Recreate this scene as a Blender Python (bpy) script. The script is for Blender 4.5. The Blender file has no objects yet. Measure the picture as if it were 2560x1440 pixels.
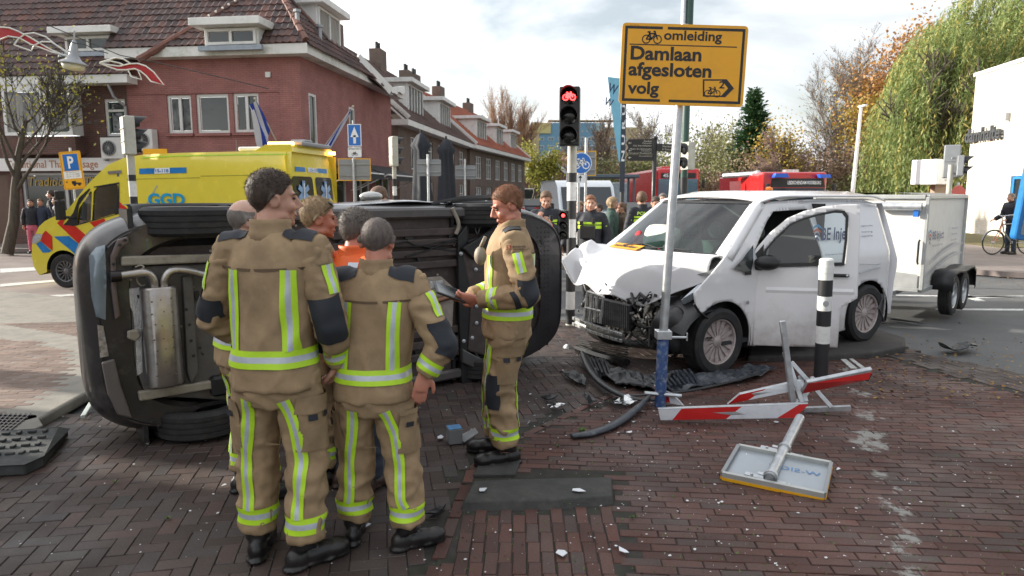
import bpy,bmesh,math,random
import numpy as np
from mathutils import Vector,Matrix,noise,Euler
from mathutils.bvhtree import BVHTree
from mathutils.geometry import delaunay_2d_cdt
V=Vector
R=random.Random(7)
sc=bpy.context.scene
C=sc.collection
PI=math.pi
# ------------------------------------------------------------------ camera, light, exposure
CAM_H=1.78;FP=1707.0;PITCH=math.radians(7.84)
cd=bpy.data.cameras.new('camera');cam=bpy.data.objects.new('camera',cd);C.objects.link(cam)
cam.location=(0,0,CAM_H);cam.rotation_euler=(PI/2-PITCH,0,0)
cd.lens=24;cd.sensor_width=36;cd.clip_start=0.05;cd.clip_end=900
cd.dof.use_dof=True;cd.dof.focus_distance=5.2;cd.dof.aperture_fstop=3.5
sc.camera=cam
SUN_AZ=V((-0.97,0.25,0)).normalized();SUN_EL=math.radians(18)
sun_dir=V((SUN_AZ.x*math.cos(SUN_EL),SUN_AZ.y*math.cos(SUN_EL),math.sin(SUN_EL)))  # towards the sun
sd=bpy.data.lights.new('sun','SUN');sd.energy=5.0;sd.angle=math.radians(0.6);sd.color=(1,.93,.82)
so=bpy.data.objects.new('sun',sd);C.objects.link(so);so.rotation_euler=sun_dir.to_track_quat('Z','Y').to_euler();so.location=(-20,10,30)
w=bpy.data.worlds.new('World');sc.world=w;w.use_nodes=True
nt=w.node_tree;nt.nodes.clear()
def wn(t,**k):
    n=nt.nodes.new(t)
    for a,b in k.items():setattr(n,a,b)
    return n
out=wn('ShaderNodeOutputWorld');bg=wn('ShaderNodeBackground');bg.inputs[1].default_value=0.088
sky=wn('ShaderNodeTexSky',sky_type='NISHITA',sun_disc=False,sun_elevation=SUN_EL,sun_rotation=math.atan2(SUN_AZ.x,SUN_AZ.y),air_density=1.2,dust_density=1.5)
tc=wn('ShaderNodeTexCoord');mp=wn('ShaderNodeMapping');mp.inputs['Scale'].default_value=(1.0,1.0,2.6);mp.inputs['Location'].default_value=(0.35,0.3,0.1)
no=wn('ShaderNodeTexNoise');no.inputs['Scale'].default_value=2.1;no.inputs['Detail'].default_value=7;no.inputs['Roughness'].default_value=.52;no.inputs['Distortion'].default_value=.25
cr=wn('ShaderNodeValToRGB');cr.color_ramp.elements[0].position=.38;cr.color_ramp.elements[1].position=.55
cr.color_ramp.elements[0].color=(.30,.30,.30,1);cr.color_ramp.elements[1].color=(1,1,1,1)
no2=wn('ShaderNodeTexNoise');no2.inputs['Scale'].default_value=3.3;no2.inputs['Detail'].default_value=5
cr2=wn('ShaderNodeValToRGB');cr2.color_ramp.elements[0].position=.35;cr2.color_ramp.elements[1].position=.65
cr2.color_ramp.elements[0].color=(8.4,8.6,8.9,1);cr2.color_ramp.elements[1].color=(9.6,9.7,9.9,1)
mix=wn('ShaderNodeMixRGB')
L=nt.links.new
L(tc.outputs['Generated'],mp.inputs[0]);L(mp.outputs[0],no.inputs['Vector']);L(mp.outputs[0],no2.inputs['Vector'])
ge_=wn('ShaderNodeVectorMath',operation='DOT_PRODUCT');ge_.inputs[1].default_value=tuple(sun_dir);L(tc.outputs['Generated'],ge_.inputs[0])
mr_=wn('ShaderNodeMapRange');mr_.inputs[1].default_value=-1;mr_.inputs[3].default_value=0;mr_.inputs[4].default_value=1;L(ge_.outputs['Value'],mr_.inputs[0])
pw_=wn('ShaderNodeMath',operation='POWER');pw_.inputs[1].default_value=1.6;L(mr_.outputs[0],pw_.inputs[0])
gn_=wn('ShaderNodeMath',operation='MULTIPLY_ADD');gn_.inputs[1].default_value=1.0;gn_.inputs[2].default_value=.60;L(pw_.outputs[0],gn_.inputs[0])  # clouds glow towards the sun
cs_=wn('ShaderNodeVectorMath',operation='SCALE')
L(no.outputs[0],cr.inputs[0]);L(no2.outputs[0],cr2.inputs[0]);L(cr.outputs[0],mix.inputs[0]);L(sky.outputs[0],mix.inputs[1]);L(cr2.outputs[0],cs_.inputs[0]);L(gn_.outputs[0],cs_.inputs['Scale']);L(cs_.outputs[0],mix.inputs[2])
L(mix.outputs[0],bg.inputs[0]);L(bg.outputs[0],out.inputs[0])
sc.view_settings.view_transform='Standard';sc.view_settings.look='None';sc.view_settings.exposure=0.80;sc.view_settings.gamma=1
sc.view_settings.use_curve_mapping=False
sc.cycles.max_bounces=8;sc.cycles.transparent_max_bounces=12;sc.cycles.caustics_reflective=False;sc.cycles.caustics_refractive=False
# ------------------------------------------------------------------ measuring helpers (surveying the place from the camera's known position)
_cp,_sp=math.cos(PITCH),math.sin(PITCH)
def ray(px,py):
    a=(px-1280)/FP;b=-(py-720)/FP
    return V((a,_cp+b*_sp,-_sp+b*_cp))
O0=V((0,0,CAM_H))
def G(px,py,z=0.0):
    d=ray(px,py);return O0+d*((z-CAM_H)/d.z)
def P(px,py,Y):
    d=ray(px,py);return O0+d*(Y/d.y)
def HP(px,py,o,n):
    d=ray(px,py);return O0+d*((V(o)-O0).dot(V(n))/d.dot(V(n)))
# ------------------------------------------------------------------ materials
MC={}
def mat(name,col,rough=.6,metal=0.0,var=.12,scale=6.0,bump=0.0,bscale=40.0,coat=0.0,emit=0.0,trans=0.0,alpha=1.0,dirt=None,dscale=3.0,damt=.5,isl=0.0,spec=.5,stretch=None,island_cols=None):
    if name in MC:return MC[name]
    m=bpy.data.materials.new(name);m.use_nodes=True;n=m.node_tree.nodes;l=m.node_tree.links
    b=n['Principled BSDF'];b.inputs['Roughness'].default_value=rough;b.inputs['Metallic'].default_value=metal
    b.inputs['Coat Weight'].default_value=coat;b.inputs['Coat Roughness'].default_value=.05
    b.inputs['Specular IOR Level'].default_value=spec
    b.inputs['Transmission Weight'].default_value=trans;b.inputs['Alpha'].default_value=alpha
    c=(col[0],col[1],col[2],1)
    t=n.new('ShaderNodeTexCoord');src=t.outputs['Object']
    if stretch:
        q=n.new('ShaderNodeMapping');q.inputs['Scale'].default_value=stretch;l.new(src,q.inputs[0]);src=q.outputs[0]
    cur=None
    rgb=n.new('ShaderNodeRGB');rgb.outputs[0].default_value=c;cur=rgb.outputs[0]
    if isl>0 or island_cols:
        g=n.new('ShaderNodeNewGeometry');oi=n.new('ShaderNodeObjectInfo')
        ad=n.new('ShaderNodeMath');ad.operation='ADD';l.new(g.outputs['Random Per Island'],ad.inputs[0]);l.new(oi.outputs['Random'],ad.inputs[1])
        fr=n.new('ShaderNodeMath');fr.operation='FRACT';l.new(ad.outputs[0],fr.inputs[0])
        if island_cols:
            rp=n.new('ShaderNodeValToRGB');rp.color_ramp.interpolation='LINEAR'
            k=len(island_cols)
            for i,ic in enumerate(island_cols):
                e=rp.color_ramp.elements[i] if i<2 else rp.color_ramp.elements.new(.5)
            for i,ic in enumerate(island_cols):
                e=rp.color_ramp.elements[i];e.position=i/(k-1.0) if k>1 else 0
            for i,ic in enumerate(island_cols):rp.color_ramp.elements[i].color=(ic[0],ic[1],ic[2],1)
            l.new(fr.outputs[0],rp.inputs[0]);cur=rp.outputs[0]
        if isl>0:
            mr=n.new('ShaderNodeMapRange');mr.inputs[3].default_value=1-isl;mr.inputs[4].default_value=1+isl;l.new(fr.outputs[0],mr.inputs[0])
            mx=n.new('ShaderNodeVectorMath');mx.operation='SCALE';l.new(cur,mx.inputs[0]);l.new(mr.outputs[0],mx.inputs['Scale']);cur=mx.outputs[0]
    if var>0:
        a=n.new('ShaderNodeTexNoise');a.inputs['Scale'].default_value=scale;a.inputs['Detail'].default_value=6;a.inputs['Roughness'].default_value=.6;l.new(src,a.inputs['Vector'])
        mr=n.new('ShaderNodeMapRange');mr.inputs[1].default_value=.3;mr.inputs[2].default_value=.7;mr.inputs[3].default_value=1-var;mr.inputs[4].default_value=1+var;l.new(a.outputs[0],mr.inputs[0])
        mx=n.new('ShaderNodeVectorMath');mx.operation='SCALE';l.new(cur,mx.inputs[0]);l.new(mr.outputs[0],mx.inputs['Scale']);cur=mx.outputs[0]
        rr=n.new('ShaderNodeMapRange');rr.inputs[3].default_value=max(0.02,rough-.1);rr.inputs[4].default_value=min(1,rough+.1);l.new(a.outputs[0],rr.inputs[0]);l.new(rr.outputs[0],b.inputs['Roughness'])
    if dirt:
        a=n.new('ShaderNodeTexNoise');a.inputs['Scale'].default_value=dscale;a.inputs['Detail'].default_value=9;a.inputs['Roughness'].default_value=.68;l.new(src,a.inputs['Vector'])
        r2=n.new('ShaderNodeMapRange');r2.inputs[1].default_value=.5;r2.inputs[2].default_value=.68;r2.inputs[4].default_value=damt;l.new(a.outputs[0],r2.inputs[0])
        mm=n.new('ShaderNodeMixRGB');l.new(r2.outputs[0],mm.inputs[0]);l.new(cur,mm.inputs[1]);mm.inputs[2].default_value=(*dirt,1);cur=mm.outputs[0]
    l.new(cur,b.inputs['Base Color'])
    if emit>0:b.inputs['Emission Color'].default_value=c;b.inputs['Emission Strength'].default_value=emit
    if bump>0:
        a=n.new('ShaderNodeTexNoise');a.inputs['Scale'].default_value=bscale;a.inputs['Detail'].default_value=5;l.new(src,a.inputs['Vector'])
        bp=n.new('ShaderNodeBump');bp.inputs['Strength'].default_value=1;bp.inputs['Distance'].default_value=bump;l.new(a.outputs[0],bp.inputs['Height']);l.new(bp.outputs[0],b.inputs['Normal'])
    MC[name]=m;return m
def brickmat(name,c1,c2,mortar,bw=.21,rh=.0625,ms=.008,bump=.006,rough=.85,dirt=None):
    if name in MC:return MC[name]
    m=mat(name,c1,rough,var=0);n=m.node_tree.nodes;l=m.node_tree.links;b=n['Principled BSDF']
    t=n.new('ShaderNodeTexCoord');s=n.new('ShaderNodeSeparateXYZ');l.new(t.outputs['Object'],s.inputs[0])
    a=n.new('ShaderNodeMath');a.operation='ADD';l.new(s.outputs[0],a.inputs[0]);l.new(s.outputs[1],a.inputs[1])
    cx=n.new('ShaderNodeCombineXYZ');l.new(a.outputs[0],cx.inputs[0]);l.new(s.outputs[2],cx.inputs[1])
    k=n.new('ShaderNodeTexBrick');l.new(cx.outputs[0],k.inputs['Vector']);k.inputs['Scale'].default_value=1
    k.inputs['Brick Width'].default_value=bw;k.inputs['Row Height'].default_value=rh;k.inputs['Mortar Size'].default_value=ms;k.inputs['Mortar Smooth'].default_value=.2
    k.inputs['Color1'].default_value=(*c1,1);k.inputs['Color2'].default_value=(*c2,1);k.inputs['Mortar'].default_value=(*mortar,1)
    z=n.new('ShaderNodeTexNoise');z.inputs['Scale'].default_value=1.3;z.inputs['Detail'].default_value=8;z.inputs['Roughness'].default_value=.7;l.new(t.outputs['Object'],z.inputs['Vector'])
    mr=n.new('ShaderNodeMapRange');mr.inputs[1].default_value=.3;mr.inputs[2].default_value=.7;mr.inputs[3].default_value=.75;mr.inputs[4].default_value=1.22;l.new(z.outputs[0],mr.inputs[0])
    mx=n.new('ShaderNodeVectorMath');mx.operation='SCALE';l.new(k.outputs[0],mx.inputs[0]);l.new(mr.outputs[0],mx.inputs['Scale'])
    l.new(mx.outputs[0],b.inputs['Base Color'])
    bp=n.new('ShaderNodeBump');bp.inputs['Distance'].default_value=bump;bp.invert=True;l.new(k.outputs['Fac'],bp.inputs['Height']);l.new(bp.outputs[0],b.inputs['Normal'])
    return m
def glassmat(name,col=(.02,.03,.03),rough=.03):
    return mat(name,col,rough,var=.05,spec=.8)
def clearglass(name,tint=(.75,.85,.82),refl=.12):
    if name in MC:return MC[name]
    m=bpy.data.materials.new(name);m.use_nodes=True;n=m.node_tree.nodes;l=m.node_tree.links;n.clear()
    o=n.new('ShaderNodeOutputMaterial');t=n.new('ShaderNodeBsdfTransparent');t.inputs[0].default_value=(*tint,1)
    g=n.new('ShaderNodeBsdfGlossy');g.inputs['Roughness'].default_value=.03;g.inputs[0].default_value=(1,1,1,1)
    f=n.new('ShaderNodeFresnel');f.inputs[0].default_value=1.5;a=n.new('ShaderNodeMath');a.operation='ADD';a.inputs[1].default_value=refl;l.new(f.outputs[0],a.inputs[0])
    x=n.new('ShaderNodeMixShader');l.new(a.outputs[0],x.inputs[0]);l.new(t.outputs[0],x.inputs[1]);l.new(g.outputs[0],x.inputs[2]);l.new(x.outputs[0],o.inputs[0])
    MC[name]=m;return m
# ------------------------------------------------------------------ objects
def tag(o,label=None,cat=None,group=None,kind=None):
    if label:o['label']=label
    if cat:o['category']=cat
    if group:o['group']=group
    if kind:o['kind']=kind
    return o
def thing(name,label,cat,loc=(0,0,0),rz=0.0,group=None,M=None,kind=None):
    o=bpy.data.objects.new(name,None);C.objects.link(o);o.empty_display_size=.2
    Mx=M if M is not None else Matrix.Translation(V(loc))@Matrix.Rotation(rz,4,'Z')
    o.matrix_world=Mx;o.matrix_basis=Mx;o['label']=label;o['category']=cat
    if group:o['group']=group
    if kind:o['kind']=kind
    WM[o.name]=Mx
    return o
WM={}
def wm(o):
    m=Matrix.Identity(4)
    while o is not None:
        m=o.matrix_basis@m;o=o.parent
    return m
def link(me,name,parent=None,M=None):
    o=bpy.data.objects.new(name,me);C.objects.link(o)
    if parent is not None:o.parent=parent
    if M is not None:o.matrix_basis=M
    return o
class MB:
    def __init__(s):s.v=[];s.f=[];s.m=[];s.mi=0;s.T=None
    def add(s,vs,fs,m=None):
        b=len(s.v)
        if s.T is not None:vs=[s.T@V(p) for p in vs]
        s.v.extend([tuple(p) for p in vs]);s.f.extend([tuple(b+i for i in f) for f in fs]);s.m.extend([s.mi if m is None else m]*len(fs));return s
    def box(s,c,d,M=None,m=None,taper=1.0):
        x,y,z=d[0]/2,d[1]/2,d[2]/2;t=taper
        vs=[V((a*x*(t if q>0 else 1),b*y*(t if q>0 else 1),q*z)) for q in (-1,1) for b in (-1,1) for a in (-1,1)]
        if M is not None:vs=[M.to_3x3()@p for p in vs]
        vs=[p+V(c) for p in vs]
        return s.add(vs,[(0,2,3,1),(4,5,7,6),(0,1,5,4),(2,6,7,3),(0,4,6,2),(1,3,7,5)],m)
    def beam(s,p0,p1,w,h,up=(0,0,1),m=None):
        p0,p1=V(p0),V(p1);d=(p1-p0).normalized();x=d.cross(V(up))
        if x.length<1e-4:x=d.cross(V((1,0,0)))
        x.normalize();z=x.cross(d)
        vs=[p+x*a*w/2+z*b*h/2 for p in (p0,p1) for a,b in ((-1,-1),(1,-1),(1,1),(-1,1))]
        return s.add(vs,[(0,3,2,1),(4,5,6,7),(0,1,5,4),(1,2,6,5),(2,3,7,6),(3,0,4,7)],m)
    def tube(s,pts,r,n=8,cap=True,m=None,flat=1.0,up=None):
        pts=[V(p) for p in pts]
        if not hasattr(r,'__len__'):r=[r]*len(pts)
        vs=[];fs=[];k=len(pts);prev=None
        for i,p in enumerate(pts):
            d=(pts[min(i+1,k-1)]-pts[max(i-1,0)]).normalized()
            if prev is None:
                a=V(up) if up is not None else (V((0,0,1)) if abs(d.z)<.9 else V((0,1,0)))
                x=d.cross(a).normalized()
            else:
                x=(prev-d*prev.dot(d)).normalized()
            prev=x;y=d.cross(x)
            for j in range(n):
                t=2*PI*j/n;vs.append(p+(x*math.cos(t)+y*math.sin(t)*flat)*r[i])
        for i in range(k-1):
            for j in range(n):fs.append((i*n+j,i*n+(j+1)%n,(i+1)*n+(j+1)%n,(i+1)*n+j))
        if cap:fs.append(tuple(range(n))[::-1]);fs.append(tuple((k-1)*n+j for j in range(n)))
        return s.add(vs,fs,m)
    def loft(s,rings,cap=True,m=None,closed=True):
        n=len(rings[0]);vs=[p for r in rings for p in r];fs=[]
        for i in range(len(rings)-1):
            for j in range(n if closed else n-1):fs.append((i*n+j,i*n+(j+1)%n,(i+1)*n+(j+1)%n,(i+1)*n+j))
        if cap:fs.append(tuple(range(n))[::-1]);fs.append(tuple((len(rings)-1)*n+j for j in range(n)))
        return s.add(vs,fs,m)
    def lathe(s,prof,n=16,M=None,m=None,cap=True):  # prof: (radius, height) about local Z
        rings=[[V((r*math.cos(2*PI*j/n),r*math.sin(2*PI*j/n),z)) for j in range(n)] for r,z in prof]
        if M is not None:rings=[[M@p for p in r] for r in rings]
        return s.loft(rings,cap,m)
    def ell(s,c,r,nu=12,nv=8,M=None,m=None):
        vs=[];fs=[];c=V(c)
        for i in range(nv+1):
            a=PI*i/nv
            for j in range(nu):
                t=2*PI*j/nu;p=V((r[0]*math.sin(a)*math.cos(t),r[1]*math.sin(a)*math.sin(t),r[2]*math.cos(a)))
                if M is not None:p=M.to_3x3()@p
                vs.append(p+c)
        for i in range(nv):
            for j in range(nu):fs.append((i*nu+j,(i+1)*nu+j,(i+1)*nu+(j+1)%nu,i*nu+(j+1)%nu))
        return s.add(vs,fs,m)
    def prism(s,pts,h,M=None,m=None,z0=0.0):  # convex or simple polygon extruded along local Z
        n=len(pts);vs=[V((p[0],p[1],z0)) for p in pts]+[V((p[0],p[1],z0+h)) for p in pts]
        if M is not None:vs=[M@p for p in vs]
        fs=[tuple(range(n))[::-1],tuple(range(n,2*n))]+[(i,(i+1)%n,n+(i+1)%n,n+i) for i in range(n)]
        return s.add(vs,fs,m)
    def build(s,name,mats,parent=None,world=False,smooth=False,bevel=0.0,bseg=1,M=None,weld=False,solid=0.0,sub=0):
        me=bpy.data.meshes.new(name);vs=s.v
        if world and parent is not None:
            inv=wm(parent).inverted();vs=[tuple(inv@V(p)) for p in vs]
        me.from_pydata(vs,[],s.f)
        for q in (mats if isinstance(mats,(list,tuple)) else [mats]):me.materials.append(q)
        if any(s.m):me.polygons.foreach_set('material_index',s.m)
        if weld or smooth:
            bm=bmesh.new();bm.from_mesh(me)
            if weld:bmesh.ops.remove_doubles(bm,verts=bm.verts,dist=1e-4)
            bmesh.ops.recalc_face_normals(bm,faces=bm.faces);bm.to_mesh(me);bm.free()
        if smooth:
            me.polygons.foreach_set('use_smooth',[True]*len(me.polygons))
            if smooth!='all':me.set_sharp_from_angle(angle=math.radians(38))
        o=link(me,name,parent,M)
        if solid:
            q=o.modifiers.new('s','SOLIDIFY');q.thickness=solid;q.offset=-1
        if bevel>0:
            q=o.modifiers.new('b','BEVEL');q.width=bevel;q.segments=bseg;q.limit_method='ANGLE';q.angle_limit=math.radians(40)
        if sub:
            q=o.modifiers.new('u','SUBSURF');q.levels=sub;q.render_levels=sub
        return o
def part(name,m,parent=None,fn=None,**k):
    b=MB();fn(b);return b.build(name,m,parent,**k)
def copy_tree(o,parent=None):
    c=o.copy();C.objects.link(c)
    if parent is not None:c.parent=parent
    for ch in list(o.children):copy_tree(ch,c)
    return c
def inpoly(x,y,poly):
    c=False;n=len(poly);j=n-1
    for i in range(n):
        xi,yi=poly[i];xj,yj=poly[j]
        if (yi>y)!=(yj>y) and x<(xj-xi)*(y-yi)/(yj-yi)+xi:c=not c
        j=i
    return c
def resample(poly,d):
    o=[]
    for i in range(len(poly)):
        a=V(poly[i]);b=V(poly[(i+1)%len(poly)]);k=max(1,int((b-a).length/d))
        for t in range(k):o.append(tuple(a.lerp(b,t/k)))
    return o
def panel2d(outline,holes,spacing,fn,mb,m=None,flip=False):
    """triangulated sheet inside outline minus holes, every 2D point lifted to 3D by fn"""
    loops=[resample(outline,spacing)]+[resample(h,spacing) for h in holes]
    co=[];ed=[]
    for lp in loops:
        b=len(co);co+=[V(p) for p in lp];ed+=[(b+i,b+(i+1)%len(lp)) for i in range(len(lp))]
    xs=[p[0] for p in outline];ys=[p[1] for p in outline]
    x=min(xs)+spacing/2
    while x<max(xs):
        y=min(ys)+spacing/2
        while y<max(ys):
            if inpoly(x,y,outline) and not any(inpoly(x,y,h) for h in holes):
                co.append(V((x+R.uniform(-.02,.02)*spacing,y+R.uniform(-.02,.02)*spacing)))
            y+=spacing
        x+=spacing
    r=delaunay_2d_cdt(co,ed,[],0,1e-5)
    vs,fs=r[0],r[2];keep=[]
    for f in fs:
        cx=sum(vs[i].x for i in f)/len(f);cy=sum(vs[i].y for i in f)/len(f)
        if inpoly(cx,cy,outline) and not any(inpoly(cx,cy,h) for h in holes):keep.append(tuple(f)[::-1] if flip else tuple(f))
    mb.add([fn(p.x,p.y) for p in vs],keep,m);return mb
def rrect(x0,y0,x1,y1,r,n=4):
    o=[]
    for cx,cy,a in ((x1-r,y0+r,-PI/2),(x1-r,y1-r,0),(x0+r,y1-r,PI/2),(x0+r,y0+r,PI)):
        for i in range(n+1):t=a+PI/2*i/n;o.append((cx+r*math.cos(t),cy+r*math.sin(t)))
    return o
def arc(cx,cy,r,a0,a1,n=12,ry=None):
    return [(cx+r*math.cos(math.radians(a0+(a1-a0)*i/n)),cy+(ry or r)*math.sin(math.radians(a0+(a1-a0)*i/n))) for i in range(n+1)]
def frame(o,x,y):
    """matrix: local X along x, local Y along y, Z out"""
    x=V(x).normalized();z=x.cross(V(y)).normalized();y=z.cross(x)
    m=Matrix((x,y,z)).transposed().to_4x4();m.translation=V(o);return m
def text(s,size,m,parent,M,name='lettering',bold=0.0,depth=.0015,align='LEFT',space=1.0,xs=1.0,world=True,shear=0.0):
    cu=bpy.data.curves.new('t','FONT');cu.body=s;cu.size=size;cu.offset=bold;cu.extrude=depth;cu.align_x=align;cu.align_y='CENTER';cu.space_character=space;cu.shear=shear;cu.resolution_u=3
    o=bpy.data.objects.new('t',cu);C.objects.link(o);dg=bpy.context.evaluated_depsgraph_get()
    me=bpy.data.meshes.new_from_object(o.evaluated_get(dg));bpy.data.objects.remove(o);bpy.data.curves.remove(cu)
    me.transform(Matrix.Diagonal((xs,1,1,1)));me.name=name
    me.materials.clear();me.materials.append(m)
    if world and parent is not None:M=wm(parent).inverted()@M
    return link(me,name,parent,M)
def bicycle_mark(mb,M,s,r=.06):
    """flat bicycle pictogram about s wide, centred, drawn with thin bars on the plane of M"""
    def seg(a,b,w):mb.add([M@V((p[0]*s,p[1]*s,.002)) for p in _seg(a,b,w)],[(0,1,2,3)])
    def _seg(a,b,w):
        a=V(a);b=V(b);d=(b-a).normalized();n=V((-d.y,d.x))*w/2;return [a-n,b-n,b+n,a+n]
    for cx in (-.29,.29):
        n=18
        for i in range(n):
            t0=2*PI*i/n;t1=2*PI*(i+1)/n;ri,ro=.17,.17+r*.75
            mb.add([M@V(((cx+q*math.cos(t))*s,(-.12+q*math.sin(t))*s,.002)) for q,t in ((ri,t0),(ro,t0),(ro,t1),(ri,t1))],[(0,1,2,3)])
    for a,b in (((-.29,-.12),(-.12,.16)),((-.12,.16),(.16,.16)),((.16,.16),(-.02,-.12)),((-.02,-.12),(-.29,-.12)),((-.02,-.12),(-.15,.22)),((.29,-.12),(.13,.26)),((-.24,.24),(-.08,.24)),((.06,.28),(.17,.26))):
        seg(a,b,r)
def pieces(parent,name,items,meshes,limit=300,key=None,stuff_name=None):
    """items: list of (matrix, mesh index). The nearest are single objects, the rest one joined stuff part"""
    pw=wm(parent)
    items=sorted(items,key=key or (lambda it:((pw@it[0].translation)-O0).length))
    for M,k in items[:limit]:
        link(meshes[k],name,parent,M)
    if len(items)>limit:
        data=[]
        for me in meshes:
            co=np.zeros(len(me.vertices)*3);me.vertices.foreach_get('co',co);data.append((co.reshape(-1,3),[tuple(p.vertices) for p in me.polygons]))
        vs=[];fs=[];b=0
        for M,k in items[limit:]:
            co,ff=data[k];a=np.array(M)
            vs.append(co@a[:3,:3].T+a[:3,3]);fs.extend([tuple(i+b for i in f) for f in ff]);b+=len(co)
        me=bpy.data.meshes.new(stuff_name or name);me.from_pydata(np.concatenate(vs).tolist(),[],fs);me.materials.append(meshes[0].materials[0])
        tag(link(me,stuff_name or (name+'s'),parent),kind='stuff')
def bvh_of(o):
    dg=bpy.context.evaluated_depsgraph_get();e=o.evaluated_get(dg);me=e.to_mesh();M=wm(o)
    t=BVHTree.FromPolygons([M@v.co for v in me.vertices],[tuple(p.vertices) for p in me.polygons]);e.to_mesh_clear();return t
WHITE=mat('white_paint',(.72,.72,.70),.5,var=.05,scale=3,dirt=(.35,.37,.32),dscale=2.5,damt=.35)
BLACKP=mat('black_plastic',(.012,.012,.013),.45,var=.2,bump=.0006,bscale=300)
RUBBER=mat('tyre_rubber',(.018,.018,.019),.8,var=.25,scale=12,bump=.001,bscale=120,dirt=(.07,.06,.05),dscale=9,damt=.4)
GALV=mat('galvanised_steel',(.52,.54,.56),.38,.75,var=.18,scale=14)
STEELG=mat('grey_steel',(.33,.34,.35),.45,.5,var=.1)
GREYB=mat('sign_back_grey',(.27,.28,.29),.55,.2,var=.06)
YEL=mat('sign_yellow',(.83,.42,.015),.4,var=.05,scale=3)
BLK=mat('sign_black',(.015,.015,.017),.5,var=0)
BLUE=mat('sign_blue',(.02,.16,.55),.35,var=.04)
WSIGN=mat('sign_white',(.82,.83,.84),.35,var=.03)
REDM=mat('reflective_red',(.55,.02,.02),.3,var=.08,coat=.3)
# ------------------------------------------------------------------ ground, roads, pavements
def xy(pxs,z=0.0):return [tuple(G(a,b,z).xy) for a,b in pxs]
def sheet(name,poly,z,m,kind='structure',th=0.0):
    b=MB();b.prism(poly,max(th,.02),z0=z-max(th,.02));o=b.build(name,m);tag(o,kind=kind);return o
ASPH=mat('asphalt',(.085,.088,.09),.72,var=.28,scale=1.2,bump=.003,bscale=160,dirt=(.15,.14,.13),dscale=.8,damt=.35)
FARB=mat('far_paving',(.20,.165,.15),.8,var=.22,scale=1.6,bump=.004,bscale=30,dirt=(.09,.08,.08),dscale=.7,damt=.5)
SAND=mat('joint_sand',(.030,.027,.023),.95,var=.5,scale=9,dirt=(.028,.04,.014),dscale=5,damt=.6)
CONC=mat('concrete',(.22,.205,.175),.85,var=.18,scale=7,bump=.002,bscale=90,dirt=(.13,.125,.11),dscale=2,damt=.6)
DCONC=mat('dark_concrete',(.045,.044,.041),.85,var=.3,scale=9,bump=.003,bscale=80,dirt=(.09,.085,.075),dscale=12,damt=.5)
MARK=mat('road_paint',(.6,.6,.58),.6,var=.15,scale=20,dirt=(.16,.16,.16),dscale=14,damt=.6)
g=MB();g.box((0,250,-.16),(1600,1300,.1));tag(g.build('ground',mat('earth',(.10,.10,.07),.95,var=.3,scale=.3)),kind='structure')
sheet('road',[(-60,-12),(70,-12),(70,24),(9,26),(12,200),(-2,200),(-3.6,24),(-60,24)],-.05,ASPH,th=.06)
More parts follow.
